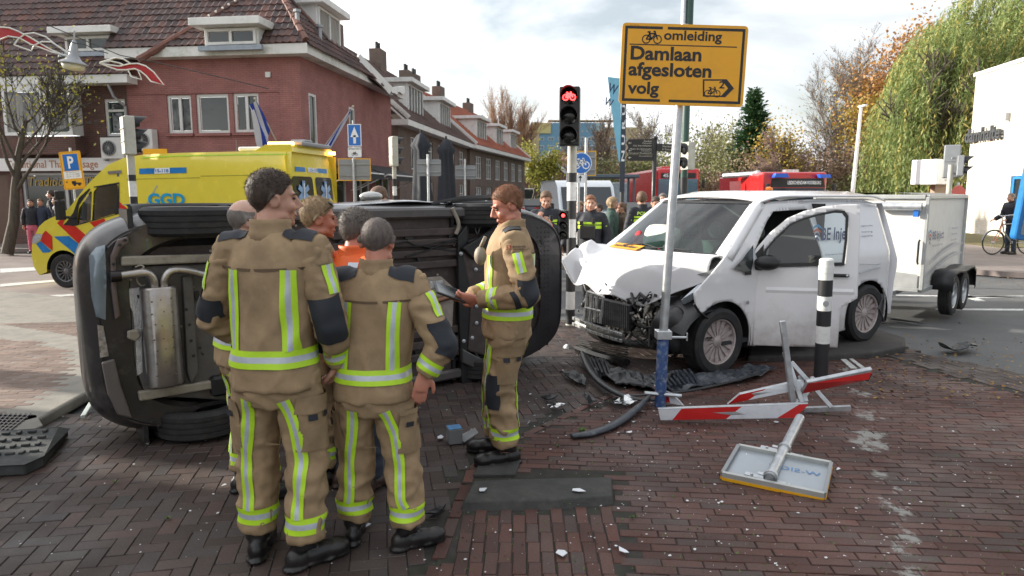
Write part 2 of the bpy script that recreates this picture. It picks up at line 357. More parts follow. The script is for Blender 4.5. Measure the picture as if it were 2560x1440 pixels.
# brick material with white paint remnants that run across the crossing at the right
def paver(name,cols,isl=.3):
    m=mat(name,cols[0],.72,var=.22,scale=60,isl=isl,island_cols=cols,bump=.0012,bscale=180,spec=.35)
    n=m.node_tree.nodes;l=m.node_tree.links;b=n['Principled BSDF'];cur=b.inputs['Base Color'].links[0].from_socket
    ge=n.new('ShaderNodeNewGeometry');no_=n.new('ShaderNodeTexNoise');no_.inputs['Scale'].default_value=2.6;no_.inputs['Detail'].default_value=11;no_.inputs['Roughness'].default_value=.72;l.new(ge.outputs['Position'],no_.inputs['Vector'])
    # slow brightness drift over the paving
    n3=n.new('ShaderNodeTexNoise');n3.inputs['Scale'].default_value=.9;n3.inputs['Detail'].default_value=4;l.new(ge.outputs['Position'],n3.inputs['Vector'])
    m3=n.new('ShaderNodeMapRange');m3.inputs[1].default_value=.3;m3.inputs[2].default_value=.7;m3.inputs[3].default_value=.7;m3.inputs[4].default_value=1.3;l.new(n3.outputs[0],m3.inputs[0])
    s3=n.new('ShaderNodeVectorMath');s3.operation='SCALE';l.new(cur,s3.inputs[0]);l.new(m3.outputs[0],s3.inputs['Scale']);cur=s3.outputs[0]
    sp=n.new('ShaderNodeSeparateXYZ');l.new(ge.outputs['Position'],sp.inputs[0])
    a=n.new('ShaderNodeMath');a.operation='MULTIPLY_ADD';l.new(sp.outputs[1],a.inputs[0]);a.inputs[1].default_value=-.42;a.inputs[2].default_value=-.62;  # x-0.42y-0.62
    d=n.new('ShaderNodeMath');d.operation='ADD';l.new(sp.outputs[0],d.inputs[0]);l.new(a.outputs[0],d.inputs[1])
    ab=n.new('ShaderNodeMath');ab.operation='ABSOLUTE';l.new(d.outputs[0],ab.inputs[0])
    mr=n.new('ShaderNodeMapRange');mr.inputs[1].default_value=.05;mr.inputs[2].default_value=.38;mr.inputs[3].default_value=.125;mr.inputs[4].default_value=-.12;l.new(ab.outputs[0],mr.inputs[0])
    ad=n.new('ShaderNodeMath');ad.operation='ADD';l.new(no_.outputs[0],ad.inputs[0]);l.new(mr.outputs[0],ad.inputs[1])
    th=n.new('ShaderNodeMapRange');th.inputs[1].default_value=.64;th.inputs[2].default_value=.69;th.inputs[4].default_value=.75;l.new(ad.outputs[0],th.inputs[0])
    mm=n.new('ShaderNodeMixRGB');l.new(th.outputs[0],mm.inputs[0]);l.new(cur,mm.inputs[1]);mm.inputs[2].default_value=(.30,.30,.28,1)
    # damp or worn patches change the sheen
    l.new(mm.outputs[0],b.inputs['Base Color'])
    n4=n.new('ShaderNodeTexNoise');n4.inputs['Scale'].default_value=1.7;n4.inputs['Detail'].default_value=5;l.new(ge.outputs['Position'],n4.inputs['Vector'])
    m4=n.new('ShaderNodeMapRange');m4.inputs[1].default_value=.35;m4.inputs[2].default_value=.7;m4.inputs[3].default_value=.45;m4.inputs[4].default_value=.85;l.new(n4.outputs[0],m4.inputs[0]);l.new(m4.outputs[0],b.inputs['Roughness'])
    return m
BR_STREET=paver('street_brick',[(.066,.046,.039),(.051,.037,.033),(.078,.057,.049),(.049,.042,.040),(.068,.043,.037)],.22)
BR_FOOT=paver('footway_brick',[(.088,.040,.031),(.068,.034,.028),(.10,.049,.038),(.058,.042,.037),(.092,.040,.031),(.074,.035,.028)],.2)
BR_ISLE=paver('isle_brick',[(.20,.13,.10),(.17,.115,.09),(.23,.16,.125),(.15,.11,.09)],.15)
def brick_meshes(l,wd,m,n=6,h=.06):
    o=[]
    for k in range(n):
        rr=random.Random(k*7+3);b=MB();e=.0035;a,c=l/2-.0018,wd/2-.0018
        bot=[V((sx*a,sy*c,-h)) for sx,sy in ((-1,-1),(1,-1),(1,1),(-1,1))]
        mid=[V((p.x+rr.uniform(-.002,.002),p.y+rr.uniform(-.002,.002),-e)) for p in bot]
        top=[V((p.x*(1-e/a),p.y*(1-e/c),rr.uniform(-.0016,.0016))) for p in mid]
        b.loft([bot,mid,top],cap=False);b.add(top,[(0,1,2,3)])
        me=bpy.data.meshes.new('brick');me.from_pydata(b.v,[],b.f);me.materials.append(m);o.append(me)
    return o
FOOT=xy([(1060,1500),(1095,1400),(1150,1255),(1180,1175),(1255,1115),(1360,1068),(1500,1000),(1580,975),(1700,930),(1900,885),(2110,872),(2250,905),(2420,955),(2560,985),(2800,1040),(3300,1500)])
STREET=[(-5.2,1.7),(-5.2,5.1),(-3.9,5.2),(-3.2,5.6),(-3.0,6.6),(-3.2,9.6),(4.9,9.6),(4.6,7.6),(5.4,6.1),(5.4,1.7)]
ISLE=xy([(-500,1150),(-60,1112),(105,1068),(235,992),(330,935),(360,880),(330,800),(240,762),(0,735),(-500,722)],.0)
KSTONE=xy([(1148,1282),(1180,1192),(1292,1192),(1288,1178),(1532,1172),(1542,1272)])
VERT=xy([(1070,1500),(1112,1385),(1158,1262),(1150,1278),(1545,1266),(1562,1290),(1575,1500)])
def near_edge(x,y,poly,d):
    p=V((x,y));n=len(poly)
    for i in range(n):
        a=V(poly[i]);b=V(poly[(i+1)%n]);t=max(0,min(1,(p-a).dot(b-a)/max(1e-9,(b-a).length_squared)))
        if (a+(b-a)*t-p).length<d:return True
    return False
def dz(x,y):return .003*noise.noise(V((x*.9,y*.9,3)))
street=sheet('brick_street',STREET,-.007,SAND,th=.03)
items=[];wbr=.092;th=math.radians(11)
for a in range(-90,90):
    for b_ in range(-20,130):
        k=(a-b_)%4
        if k==0:cx,cy,rz=(a+1)*wbr,(b_+.5)*wbr,0
        elif k==3:cx,cy,rz=(a+.5)*wbr,(b_+1)*wbr,PI/2
        else:continue
        x=cx*math.cos(th)-cy*math.sin(th);y=cx*math.sin(th)+cy*math.cos(th)
        if not inpoly(x,y,STREET) or inpoly(x,y,FOOT) or inpoly(x,y,ISLE):continue
        if near_edge(x,y,FOOT,.09) or abs(x)>.86*y+.3 or y<2.2:continue
        items.append((Matrix.Translation((x,y,dz(x,y)+R.uniform(-.0015,.0015)))@Euler((R.uniform(-.008,.008),R.uniform(-.008,.008),th+rz+R.uniform(-.012,.012))).to_matrix().to_4x4(),R.randrange(6)))
pieces(street,'brick',items,brick_meshes(.184,.092,BR_STREET))
foot=sheet('footway',FOOT,.001,SAND,th=.03)
items=[];th=math.radians(-5)
for j in range(0,110):
    for i in range(-20,60):
        cx=i*.2+(j%2)*.1+.03*math.sin(j*2.1);cy=j*.071
        x=cx*math.cos(th)-cy*math.sin(th);y=cx*math.sin(th)+cy*math.cos(th)+.6
        if not inpoly(x,y,FOOT) or near_edge(x,y,FOOT,.07) or inpoly(x,y,KSTONE) or inpoly(x,y,VERT) or abs(x)>.86*y+.3 or y<2.2:continue
        items.append((Matrix.Translation((x,y,dz(x,y)+.008+R.uniform(-.002,.002)))@Euler((R.uniform(-.012,.012),R.uniform(-.01,.01),th+R.uniform(-.012,.012))).to_matrix().to_4x4(),R.randrange(6)))
for i in range(0,40):
    for j in range(0,14):
        x=-.95+i*.0705;y=2.1+j*.2+(i%2)*.1
        if inpoly(x,y,VERT) and not near_edge(x,y,VERT,.02) and inpoly(x,y,FOOT):
            items.append((Matrix.Translation((x,y,dz(x,y)+.008+R.uniform(-.002,.002)))@Euler((0,R.uniform(-.01,.01),PI/2-.03+R.uniform(-.012,.012))).to_matrix().to_4x4(),R.randrange(6)))
# border course along the curved edge
for i in range(0,11):
    a=V(FOOT[i]);b_=V(FOOT[i+1]);L_=(b_-a).length;k=max(1,int(L_/.2));ang=math.atan2(b_.y-a.y,b_.x-a.x)
    for t in range(k):
        p=a.lerp(b_,(t+.5)/k);items.append((Matrix.Translation((p.x,p.y,.010))@Euler((0,0,ang+R.uniform(-.02,.02))).to_matrix().to_4x4(),R.randrange(6)))
pieces(foot,'brick',items,brick_meshes(.198,.068,BR_FOOT))
# raised pavement corner at the left
isle=MB();isle.prism(ISLE,.10,z0=-.02);isle=tag(isle.build('pavement',CONC,bevel=.025,bseg=3),kind='structure')
IN1=xy([(-500,1080),(-50,1055),(120,985),(180,925),(165,880),(80,852),(-500,830)],.08);IN2=xy([(-500,805),(0,812),(230,850),(300,820),(200,775),(0,750),(-500,738)],.08)
items=[];th=math.radians(8)
for Z,dx in ((IN1,0),(IN2,.05)):
    for j in range(0,110):
        for i in range(-90,10):
            cx=i*.2+(j%2)*.1+dx;cy=j*.071;x=cx*math.cos(th)-cy*math.sin(th);y=cx*math.sin(th)+cy*math.cos(th)+2
            if inpoly(x,y,Z) and abs(x)<.86*y+.3:items.append((Matrix.Translation((x,y,.082+.1*dz(x,y)+R.uniform(-.001,.001)))@Euler((0,0,th+R.uniform(-.01,.01))).to_matrix().to_4x4(),R.randrange(6)))
pieces(isle,'brick',items,brick_meshes(.198,.068,BR_ISLE),limit=260)
# raised stone set in the footway
ks=MB();q=[G(a,b) for a,b in ((1150,1280),(1180,1205),(1290,1203),(1530,1197),(1534,1262),(1400,1275))]
tops=[G(a,b,.05) for a,b in ((1158,1255),(1186,1203),(1290,1198),(1528,1193),(1530,1238),(1400,1248))]
n_=len(q);ks.add(q+tops,[(i,(i+1)%n_,n_+(i+1)%n_,n_+i) for i in range(n_)]+[tuple(range(n_,2*n_))])
o=ks.build('kerb_stone',DCONC,bevel=.008,bseg=2,smooth=True);tag(o,'long dark worn kerb stone raised out of the red brick paving, weeds along its edge','kerb stone')
ks=MB();q=[G(a,b) for a,b in ((1182,1196),(1200,1160),(1300,1160),(1288,1194))]
ks.prism([p.xy for p in q],.035,z0=-.01);o=ks.build('kerb_stone',DCONC,bevel=.006);tag(o,'short flat dark stone slab under the heel of the tablet firefighter boots','kerb stone')
# dark flush island under the van's rear
b=MB();b.prism(xy([(1870,905),(1880,860),(2000,835),(2200,838),(2262,858),(2262,880),(2180,897),(2050,905)]),.09,z0=-.02);tag(b.build('traffic_island',mat('island_dark',(.045,.040,.038),.85,var=.3,scale=6,bump=.004,bscale=30,dirt=(.09,.08,.07),dscale=4,damt=.5),bevel=.02,bseg=2),kind='structure')
# far pavements
sheet('pavement',[(-60,21.2),(-4.7,21.2),(-4.3,22.5),(0,60),(-8,60),(-60,30)],.09,FARB,th=.12)
sheet('pavement',xy([(2390,585),(2560,602),(2900,640),(2900,745),(2560,690),(2440,660),(2380,650)])[:0]+[(9.2,17.2),(10.8,14.9),(14,13.0),(40,12),(40,60),(12,60),(10.4,22)],.09,FARB,th=.12)
sheet('grass_verge',[(15.5,21.5),(22,21.5),(22,60),(15,60)],.115,mat('verge',(.10,.085,.03),.95,var=.35,scale=4),th=.03)
# light brick setts of the crossing carriageway on the left
sheet('brick_carriageway',[(-60,9.75),(-3.2,9.75),(-1.5,12.2),(-1.2,20.9),(-60,20.9)],-.044,brickmat('carriage_brick',(.20,.15,.13),(.15,.12,.11),(.07,.06,.055),.2,.1,.008) if False else FARB,th=.004)
for i,pl in enumerate((xy([(0,668),(90,664),(90,672),(0,678)]),xy([(0,706),(200,690),(200,694),(0,712)]),xy([(0,740),(235,727),(235,731),(0,746)]))):
    sheet('road_marking',pl,-.036,MARK,th=.004)
for pl in (xy([(2395,728),(2440,746),(2465,746),(2415,728)]),xy([(2375,735),(2560,733),(2560,737),(2375,739)]),xy([(2340,764),(2560,765),(2560,769),(2340,767)]),xy([(2240,730),(2560,735),(2560,738),(2240,733)])):
    sheet('road_marking',pl,-.045,MARK,th=.003)
for pl in (xy([(2082,884),(2094,884),(2142,924),(2126,924)]),xy([(2102,884),(2110,884),(2164,924),(2152,924)])):
    sheet('road_marking',pl,.0175,MARK,th=.003)
# loose stuff: leaves, white paint chips, weeds
LEAFM=mat('fallen_leaf',(.22,.10,.03),.8,island_cols=[(.28,.13,.03),(.14,.06,.02),(.35,.22,.05),(.1,.06,.03)])
b=MB()
def chip(b,x,y,z,s,up=.2):
    a=R.uniform(0,6.3);k=R.randint(3,5);t=V((R.uniform(-up,up),R.uniform(-up,up),1)).normalized();X=t.orthogonal().normalized();Y_=t.cross(X);c=V((x,y,z+s*up*.5))
    b.add([c+(X*math.cos(a+2*PI*i/k)+Y_*math.sin(a+2*PI*i/k))*s*R.uniform(.5,1) for i in range(k)],[tuple(range(k))])
for _ in range(1000):
    t=R.random()
    if t<.5:p=G(R.uniform(2150,2560),R.uniform(840,1000))
    elif t<.8:p=G(R.uniform(2430,2700),R.uniform(650,710),.0)
    else:p=V((R.uniform(4,14),R.uniform(7,18),0))
    chip(b,p.x,p.y,-.03 if t>.5 or p.x>5 else .012,R.uniform(.008,.026),.5)
tag(b.build('fallen_leaves',LEAFM),kind='stuff')
b=MB()
for _ in range(800):
    px=R.gauss(1800,420);py=R.uniform(900,1440)
    if R.random()<.35:px=R.uniform(0,2560)
    p=G(px,py)
    if inpoly(p.x,p.y,ISLE) or p.length>9:continue
    chip(b,p.x,p.y,.018,R.choice((.003,.004,.004,.006,.007,.012)),.15)
tag(b.build('paint_chips',mat('chip_white',(.62,.63,.64),.5,var=0)),kind='stuff')
b=MB()
for px,py,s in ((1455,1085,.045),(1420,1262,.05),(1520,1258,.025),(1395,1120,.018),(1300,1128,.02),(420,1302,.02),(30,938,.03),(290,1210,.02),(2065,1040,.015),(1580,1300,.02),(1480,1110,.015)):
    c=G(px,py)
    for _ in range(26):
        a=R.uniform(0,6.3);r=s*R.uniform(.3,1.3);tip=c+V((math.cos(a)*r,math.sin(a)*r,R.uniform(.3,.9)*s+.01));sd_=V((-math.sin(a),math.cos(a),0))*s*.12
        mid=c.lerp(tip,.5)+V((0,0,.25*s));b.add([c+V((0,0,.01)),mid-sd_,tip,mid+sd_],[(0,1,2,3)])
for _ in range(900):
    p=G(R.uniform(1100,2560),R.uniform(1020,1440));b.add([p+V((R.uniform(-.008,.008),R.uniform(-.008,.008),.008+.010*(i==2))) for i in range(3)],[(0,1,2)])
tag(b.build('weeds',mat('weed_green',(.09,.16,.03),.7,isl=.3)),kind='stuff')
# ------------------------------------------------------------------ buildings
PINK=brickmat('pink_brick',(.36,.155,.14),(.32,.135,.12),(.23,.11,.10))
BROWN=brickmat('brown_brick',(.15,.062,.048),(.105,.05,.042),(.13,.11,.095))
GBROWN=brickmat('grey_brown_brick',(.17,.115,.09),(.135,.092,.076),(.19,.17,.15))
DRED=brickmat('dull_red_brick',(.20,.068,.05),(.16,.058,.045),(.17,.14,.12))
WBRICK=brickmat('white_brick',(.80,.76,.66),(.74,.70,.61),(.62,.58,.50),.22,.07,.009)
TILEM=mat('roof_tile',(.07,.04,.035),.6,var=.25,scale=3,isl=.3,island_cols=[(.055,.038,.038),(.085,.042,.036),(.06,.042,.04),(.11,.048,.036)],dirt=(.15,.055,.035),dscale=.45,damt=.7)
TILER=mat('red_roof_tile',(.30,.09,.05),.7,var=.15,isl=.2)
TILEB=mat('brown_roof_tile',(.09,.055,.045),.7,var=.2,isl=.25)
GLASS=glassmat('window_glass',(.03,.035,.035))
CURT=mat('curtain',(.30,.29,.27),.9,var=.3,scale=3,stretch=(8,8,.5))
LEAD=mat('lead_flashing',(.28,.32,.37),.5,.2,var=.15)
GREENF=mat('dark_green_frame',(.015,.05,.035),.4,var=.05)
INT=mat('dark_interior',(.03,.028,.025),.9,var=.3)
K=V((-6.6,22,0));UL=V((1,-.13,0)).normalized();US=V((.13,1,0)).normalized()
FL=frame(K,UL,(0,0,1));FS=frame(K,US,(0,0,1))
def q2(F,px,py):
    p=F.inverted()@HP(px,py,F.translation,F.to_3x3()@V((0,0,1)));return (p.x,p.y)
def wallpart(parent,F,poly,holes,m,name='wall',deep=.13):
    b=MB();b.T=F;panel2d(poly,holes,2.5,lambda x,y:V((x,y,0)),b)
    for h in holes:
        n=len(h)
        for i in range(n):
            a,c=h[i],h[(i+1)%n];b.add([(a[0],a[1],0),(c[0],c[1],0),(c[0],c[1],-deep),(a[0],a[1],-deep)],[(0,1,2,3)])
    return b.build(name,m,parent,world=True)
def rect(x0,y0,x1,y1):return [(x0,y0),(x1,y0),(x1,y1),(x0,y1)]
def qrect(F,a,b,c,d):
    x0,y0=q2(F,a,b);x1,y1=q2(F,c,d);return (min(x0,x1),min(y0,y1),max(x0,x1),max(y0,y1))
def window(parent,F,r,cols=1,rows=(1.0,),fm=WHITE,gm=GLASS,fw=.07,sill=None,curtain=.0,z=-.10,sash=None):
    x0,y0,x1,y1=r;b=MB();b.T=F
    b.box(((x0+x1)/2,y0+fw/2,z),(x1-x0,fw,.08));b.box(((x0+x1)/2,y1-fw/2,z),(x1-x0,fw,.08))
    b.box((x0+fw/2,(y0+y1)/2,z),(fw,y1-y0-2*fw,.08));b.box((x1-fw/2,(y0+y1)/2,z),(fw,y1-y0-2*fw,.08))
    W=(x1-x0-2*fw);H=(y1-y0-2*fw);xs=[x0+fw+W*i/cols for i in range(cols+1)];ys=[y0+fw]
    for q in rows:ys.append(ys[-1]+H*q)
    for x in xs[1:-1]:b.box((x,(y0+y1)/2,z+.005),(fw*1.1,y1-y0-2*fw,.075))
    for y in ys[1:-1]:b.box(((x0+x1)/2,y,z+.002),(W,fw*.8,.07))
    if sill:b.box(((x0+x1)/2,y0-.05,.02),(x1-x0+.1,.09,.14),m=1)
    o=b.build('window',[fm,sill or fm],parent,world=True)
    for i in range(cols):
        for j in range(len(ys)-1):
            g_=MB();g_.T=F;a0,a1,b0,b1=xs[i]+.02,xs[i+1]-.02,ys[j]+.015,ys[j+1]-.015
            g_.box(((a0+a1)/2,(b0+b1)/2,z-.02),(a1-a0,b1-b0,.012));g_.build('pane',gm,o,world=True)
            if sash:
                s_=MB();s_.T=F;e=.05
                for c_,d_ in ((((a0+a1)/2,b0+e/2),(a1-a0,e)),(((a0+a1)/2,b1-e/2),(a1-a0,e)),((a0+e/2,(b0+b1)/2),(e,b1-b0-2*e)),((a1-e/2,(b0+b1)/2),(e,b1-b0-2*e))):
                    s_.box((*c_,z),(*d_,.05))
                s_.build('sash',sash,o,world=True)
    return o
def tile_mesh(m,wd=.235,ln=.36,k=3):
    o=[]
    for v in range(3):
        rr=random.Random(v);b=MB();n=5;t0,t1=.045+rr.uniform(-.006,.006),.012
        prof=[(-wd/2,0),(-wd*.28,.035),(0,.012),(wd*.25,-.004),(wd/2,.006)]
        lo=[V((x,-ln*.5,z+t0)) for x,z in prof];hi=[V((x,ln*.5,z+t1)) for x,z in prof];lw=[V((x,-ln*.5,z+t0-.03)) for x,z in prof]
        b.loft([lw,lo,hi],cap=False,closed=False)
        me=bpy.data.meshes.new('roof_tile');me.from_pydata(b.v,[],b.f);me.materials.append(m);o.append(me)
    return o
TM={}
def roof(parent,pts,u,m,tiles=True,limit=120,wd=.22,ln=.30,holes=(),name='roof'):
    """planar roof slope through 3D points; tiles laid in courses along u"""
    pts=[V(p) for p in pts];u=V(u).normalized();nrm=V((0,0,0))
    for i in range(1,len(pts)-1):nrm+=(pts[i]-pts[0]).cross(pts[i+1]-pts[0])
    nrm.normalize()
    if nrm.z<0:nrm=-nrm
    vv=nrm.cross(u);
    if vv.z<0:vv=-vv;u=-u
    F=Matrix((u,vv,u.cross(vv))).transposed().to_4x4();F.translation=pts[0];Fi=F.inverted()
    p2=[tuple((Fi@p).xy) for p in pts];b=MB();b.T=F;b.prism(p2,-.08 if False else .08,z0=-.09)
    ob=b.build(name,m,parent,world=True)
    if tiles:
        if m.name not in TM:TM[m.name]=tile_mesh(m)
        xs=[p[0] for p in p2];ys=[p[1] for p in p2];its=[];Mo=wm(ob).inverted()@F;y=min(ys)+ln/2
        while y<max(ys):
            x=min(xs)+wd/2
            while x<max(xs):
                if inpoly(x,y,p2) and not any(inpoly(x,y,h) for h in holes):
                    its.append((Mo@Matrix.Translation((x,y,R.uniform(-.004,.004)))@Matrix.Rotation(R.uniform(-.02,.02),4,'Z'),R.randrange(3)))
                x+=wd
            y+=ln
        pieces(ob,'roof_tile',its,TM[m.name],limit)
    return ob,F,p2
def ridge_caps(parent,a,b_,m,name='ridge_cap',lights=False):
    a,b_=V(a),V(b_);n=max(1,int((b_-a).length/.38));mb=MB()
    for i in range(n):
        p,q=a.lerp(b_,i/n),a.lerp(b_,(i+1.08)/n);mb.tube([p,q],[.12,.10],7)
    mb.build(name,m,parent,world=True)
# --- corner building of pink brick
pb=thing('corner_building','two storey corner house of pink painted brick with hipped tiled roof and three white windows','building',K,math.atan2(UL.y,UL.x))
Ez=6.02  # underside of the gutter board
s0=q2(FL,322,300)[0]
wr=[qrect(FL,415,238,482,333),qrect(FL,488,235,575,332),qrect(FL,581,233,650,330)]
shopx=qrect(FL,700,430,752,560)
wallpart(pb,FL,rect(s0,0,0,Ez+.2),[rect(*r) for r in wr],PINK)
WCREAM=mat('cream_frame',(.66,.66,.64),.45,var=.04)
for r,c in zip(wr,(2,1,2)):window(pb,FL,r,c,fm=WCREAM,fw=.085,sill=PINK)
b=MB();b.T=FL;yb=q2(FL,600,237)[1];b.box(((s0-.0)/2,yb+.08,.015),(-s0-.02,.03,.03));b.box((-.35,2.9,.02),(.7,5.8,.04));b.box((q2(FL,671,187)[0],q2(FL,671,187)[1],.03),(.16,.16,.06),m=1);b.build('brick_course',[PINK,WCREAM],pb,world=True)
tS=9.3
sw=[qrect(FS,764,226,772,332),qrect(FS,863,262,871,312)]
wr2=[(.55,2.95+.35,1.15,5.0),(4.1,3.6,4.7,5.0)]
wlow=[(1.2,.5,3.6,2.6),(4.3,.3,6.2,2.6),(7.0,.5,8.9,2.5)]
wallpart(pb,FS,rect(0,0,tS,Ez-.4),[rect(*r) for r in wr2+wlow],PINK)
b=MB();b.T=FS;b.add([(0,Ez-.4,0),(tS,Ez-.4,0),(tS,Ez+.2,0),(0,Ez+.2,0)],[(0,1,2,3)]);b.add([(tS,0,0),(tS,0,-7),(tS,Ez,-7),(tS,Ez,0)],[(0,1,2,3)]);b.build('wall',PINK,pb,world=True)
for r in wr2:window(pb,FS,r,1,fm=WCREAM,fw=.07,sill=PINK,z=-.05)
for r in wlow:window(pb,FS,r,2,fm=WCREAM,fw=.07,z=-.06)
# gutter boards: boxes round the eaves
b=MB();oh=.45;z0,z1=Ez,Ez+.30
c0=FL@V((s0-.35,0,oh));c1=FL@V((0,0,oh))+US*0+(FS.to_3x3()@V((0,0,oh)));c2=FS@V((tS+.55,0,oh));
i0=FL@V((s0-.35,0,-.1));i1=K+(FL.to_3x3()@V((0,0,-.1)))+(FS.to_3x3()@V((0,0,-.1)));i2=FS@V((tS+.55,0,-.1))
def slab(b,poly,za,zb,m=None):
    n=len(poly);vs=[V((p.x,p.y,za)) for p in poly]+[V((p.x,p.y,zb)) for p in poly]
    b.add(vs,[tuple(range(n))[::-1],tuple(range(n,2*n))]+[(i,(i+1)%n,n+(i+1)%n,n+i) for i in range(n)],m)
slab(b,[c0,c1,i1,i0],z0,z1);slab(b,[c1,c2,i2,i1],z0,z1-.002)
b.build('gutter_board',mat('weathered_white',(.70,.70,.67),.6,var=.06,scale=2,dirt=(.30,.34,.24),dscale=1.6,damt=.75),pb,world=True)
# roof planes
rn=math.tan(math.radians(52));nL=(FL.to_3x3()@V((0,0,1)));nS=(FS.to_3x3()@V((0,0,1)))
eL=c1+V((0,0,z1+.02));eL.z=z1+.02
planeL=(eL,(V((0,0,1))+nL*rn).normalized());planeS=(eL,(V((0,0,1))+nS*rn).normalized())
top=11.2
hipd=(planeL[1].cross(planeS[1]));hipd=hipd if hipd.z>0 else-hipd
hipT=eL+hipd*((top-eL.z)/hipd.z)
eW=V((c0.x,c0.y,eL.z));ridgeW=hipT-UL*9.0
def up(p,n,z):  # climb a slope from p
    d=V((-n.x,-n.y,0))*(1/rn);return p+(d+V((0,0,0)))*(z-p.z)/1.0+V((0,0,z-p.z))
wl=up(V((c0.x,c0.y,eL.z)),nL,top)
def upP(px,py,pl):return HP(px,py,pl[0],pl[1])
d1=[upP(a,c,planeL) for a,c in ((503,118),(640,118),(672,60),(505,62))]
oL,FRL,p2=roof(pb,[eL,hipT,wl,V((c0.x,c0.y,eL.z))],UL,TILEM,limit=160)
eE=V((c2.x,c2.y,eL.z))+US*.0
sl=[eL,hipT]+[upP(a,c,planeS) for a,c in ((716,-4),(812,98),(893,150),(976,234))]+[eE]
roof(pb,sl,US,TILEM,limit=110)
RCAP=mat('ridge_cap_dull',(.17,.075,.055),.7,var=.25);ridge_caps(pb,eL+hipd*.1,hipT,RCAP);ridge_caps(pb,sl[2]+V((0,0,.05)),sl[3]+V((0,0,.05)),TILEM);ridge_caps(pb,sl[3],sl[4],TILEM)
def dormer(parent,F,x0,x1,y0,y1,depth,slabh=.22,oh=.25,cols=2,gm=GLASS,m=WHITE,top_out=.35,back=3.0,fm=WHITE):
    """F: vertical frame with Z out. front window face at Z=depth"""
    b=MB();b.T=F;z=depth
    b.box(((x0+x1)/2,(y0+y1)/2,z-back/2-.02),(x1-x0,y1-y0,back));b.box(((x0+x1)/2,y1+slabh/2,z-back/2+top_out/2),(x1-x0+2*oh,slabh,back+top_out))
    o=b.build('dormer',m,parent,world=True,bevel=.01)
    F2=F@Matrix.Translation((0,0,z+.11))
    w_=window(o,F2,(x0+.06,y0+.05,x1-.06,y1-.04),cols,fm=fm,gm=gm,fw=.08)
    b=MB();b.T=F;b.box(((x0+x1)/2,y0-.06,z+.06),(x1-x0+.3,.14,.14));b.build('flashing',LEAD,o,world=True)
    return o
def sz(F,px,py,d):  # (s,z) on plane offset by d behind/in front
    F2=F@Matrix.Translation((0,0,d));return q2(F2,px,py)
dd=(FL.inverted()@upP(572,118,planeL)).z+.04;a=sz(FL,507,116,dd+.1);c=sz(FL,640,64,dd+.1);dormer(pb,FL,a[0],c[0],a[1],c[1],dd,m=WHITE,gm=CURT if False else GLASS,top_out=.4)
a=sz(FS,852,175,-.7);c=sz(FS,894,106,-.7);dormer(pb,FS,2.9,5.0,7.0,8.35,-.6,m=WHITE,gm=CURT)
for px,py,h in ((744,50,.35),(800,90,.4)):
    p=upP(px,py+10,planeS);b=MB();b.tube([p-V((0,0,.2)),p+V((0,0,h))],.07,8);b.tube([p+V((0,0,h)),p+V((0,0,h+.08))],.12,8);b.build('vent_pipe',STEELG,pb,world=True)
# barge board at the far gable of the corner house
b=MB();b.beam(sl[4]+V((0,0,.1)),sl[5]+V((0,0,.1)),.12,.35);b.beam(sl[5]+V((0,0,.1)),eE+V((0,0,.1)),.12,.3);b.build('barge_board',WHITE,pb,world=True)
# awnings and shop front along the street
AWN=mat('awning_black',(.02,.02,.022),.8,var=.1);
for t0,t1 in ((.9,3.9),(4.4,8.9)):
    b=MB();b.T=FS;b.add([(t0,2.95,.02),(t1,2.95,.02),(t1,2.5,1.35),(t0,2.5,1.35),(t0,2.3,1.37),(t1,2.3,1.37)],[(0,1,2,3),(3,2,5,4)]);o=b.build('awning',AWN,pb,world=True,solid=.01)
    b=MB();b.T=FS
    for t in (t0,t1):b.tube([(t,1.9,.03),(t,2.5,1.35)],.025,6)
    b.tube([(t0,2.5,1.35),(t1,2.5,1.35)],.03,6);b.build('arm',WHITE,o,world=True)
b=MB();b.T=FS;b.box((4.6,2.75,.03),(8.6,.35,.06));b.build('fascia',WCREAM,pb,world=True)
# --- brown brick neighbour with the massage shop
bb=thing('terrace_building','dark brown brick terrace with massage shop and dark tiled roof, left of the pink house','building',FL@V((s0-4,0,0)),math.atan2(UL.y,UL.x))
x0=s0-16;zE=q2(FL,200,215)[1]
bay=qrect(FL,33,228,210,340);nw=qrect(FL,258,247,318,340);shp=qrect(FL,50,432,282,575);shp2=(s0-14,shp[1],shp[0]-2.2,shp[3]);door=(shp[0]-1.5,.15,shp[0]-.5,2.45)
nw=(nw[0],nw[1],min(nw[2],s0-.08),nw[3])
wallpart(bb,FL,rect(x0,0,s0,zE+.25),[rect(*nw),rect(*shp),rect(*shp2),rect(*door),rect(*bay)],BROWN)
for s_,gl in ((bay[0],0),):pass
Fb=FL@Matrix.Translation((0,0,.55));bw_=bay[2]-bay[0]
b=MB();b.T=FL;b.box(((bay[0]+bay[2])/2,bay[1]-.33,.22),(bw_+.1,.56,.5));b.build('bay_base',BROWN,bb,world=True)
b=MB();b.T=FL;b.box((bay[0]+.05,(bay[1]+bay[3])/2,.2),(.1,bay[3]-bay[1],.5));b.box((bay[2]-.05,(bay[1]+bay[3])/2,.2),(.1,bay[3]-bay[1],.5));b.box(((bay[0]+bay[2])/2,bay[3]+.05,.2),(bw_,.14,.55));b.build('bay_side',WHITE,bb,world=True)
xm=q2(FL,138,280)[0]
window(bb,Fb,(bay[0],bay[1],xm,bay[3]),1,fw=.1,fm=WHITE,gm=GLASS);window(bb,Fb,(xm+.02,bay[1],bay[2],bay[3]),1,(.75,.25),fw=.1,fm=WHITE,sash=GREENF)
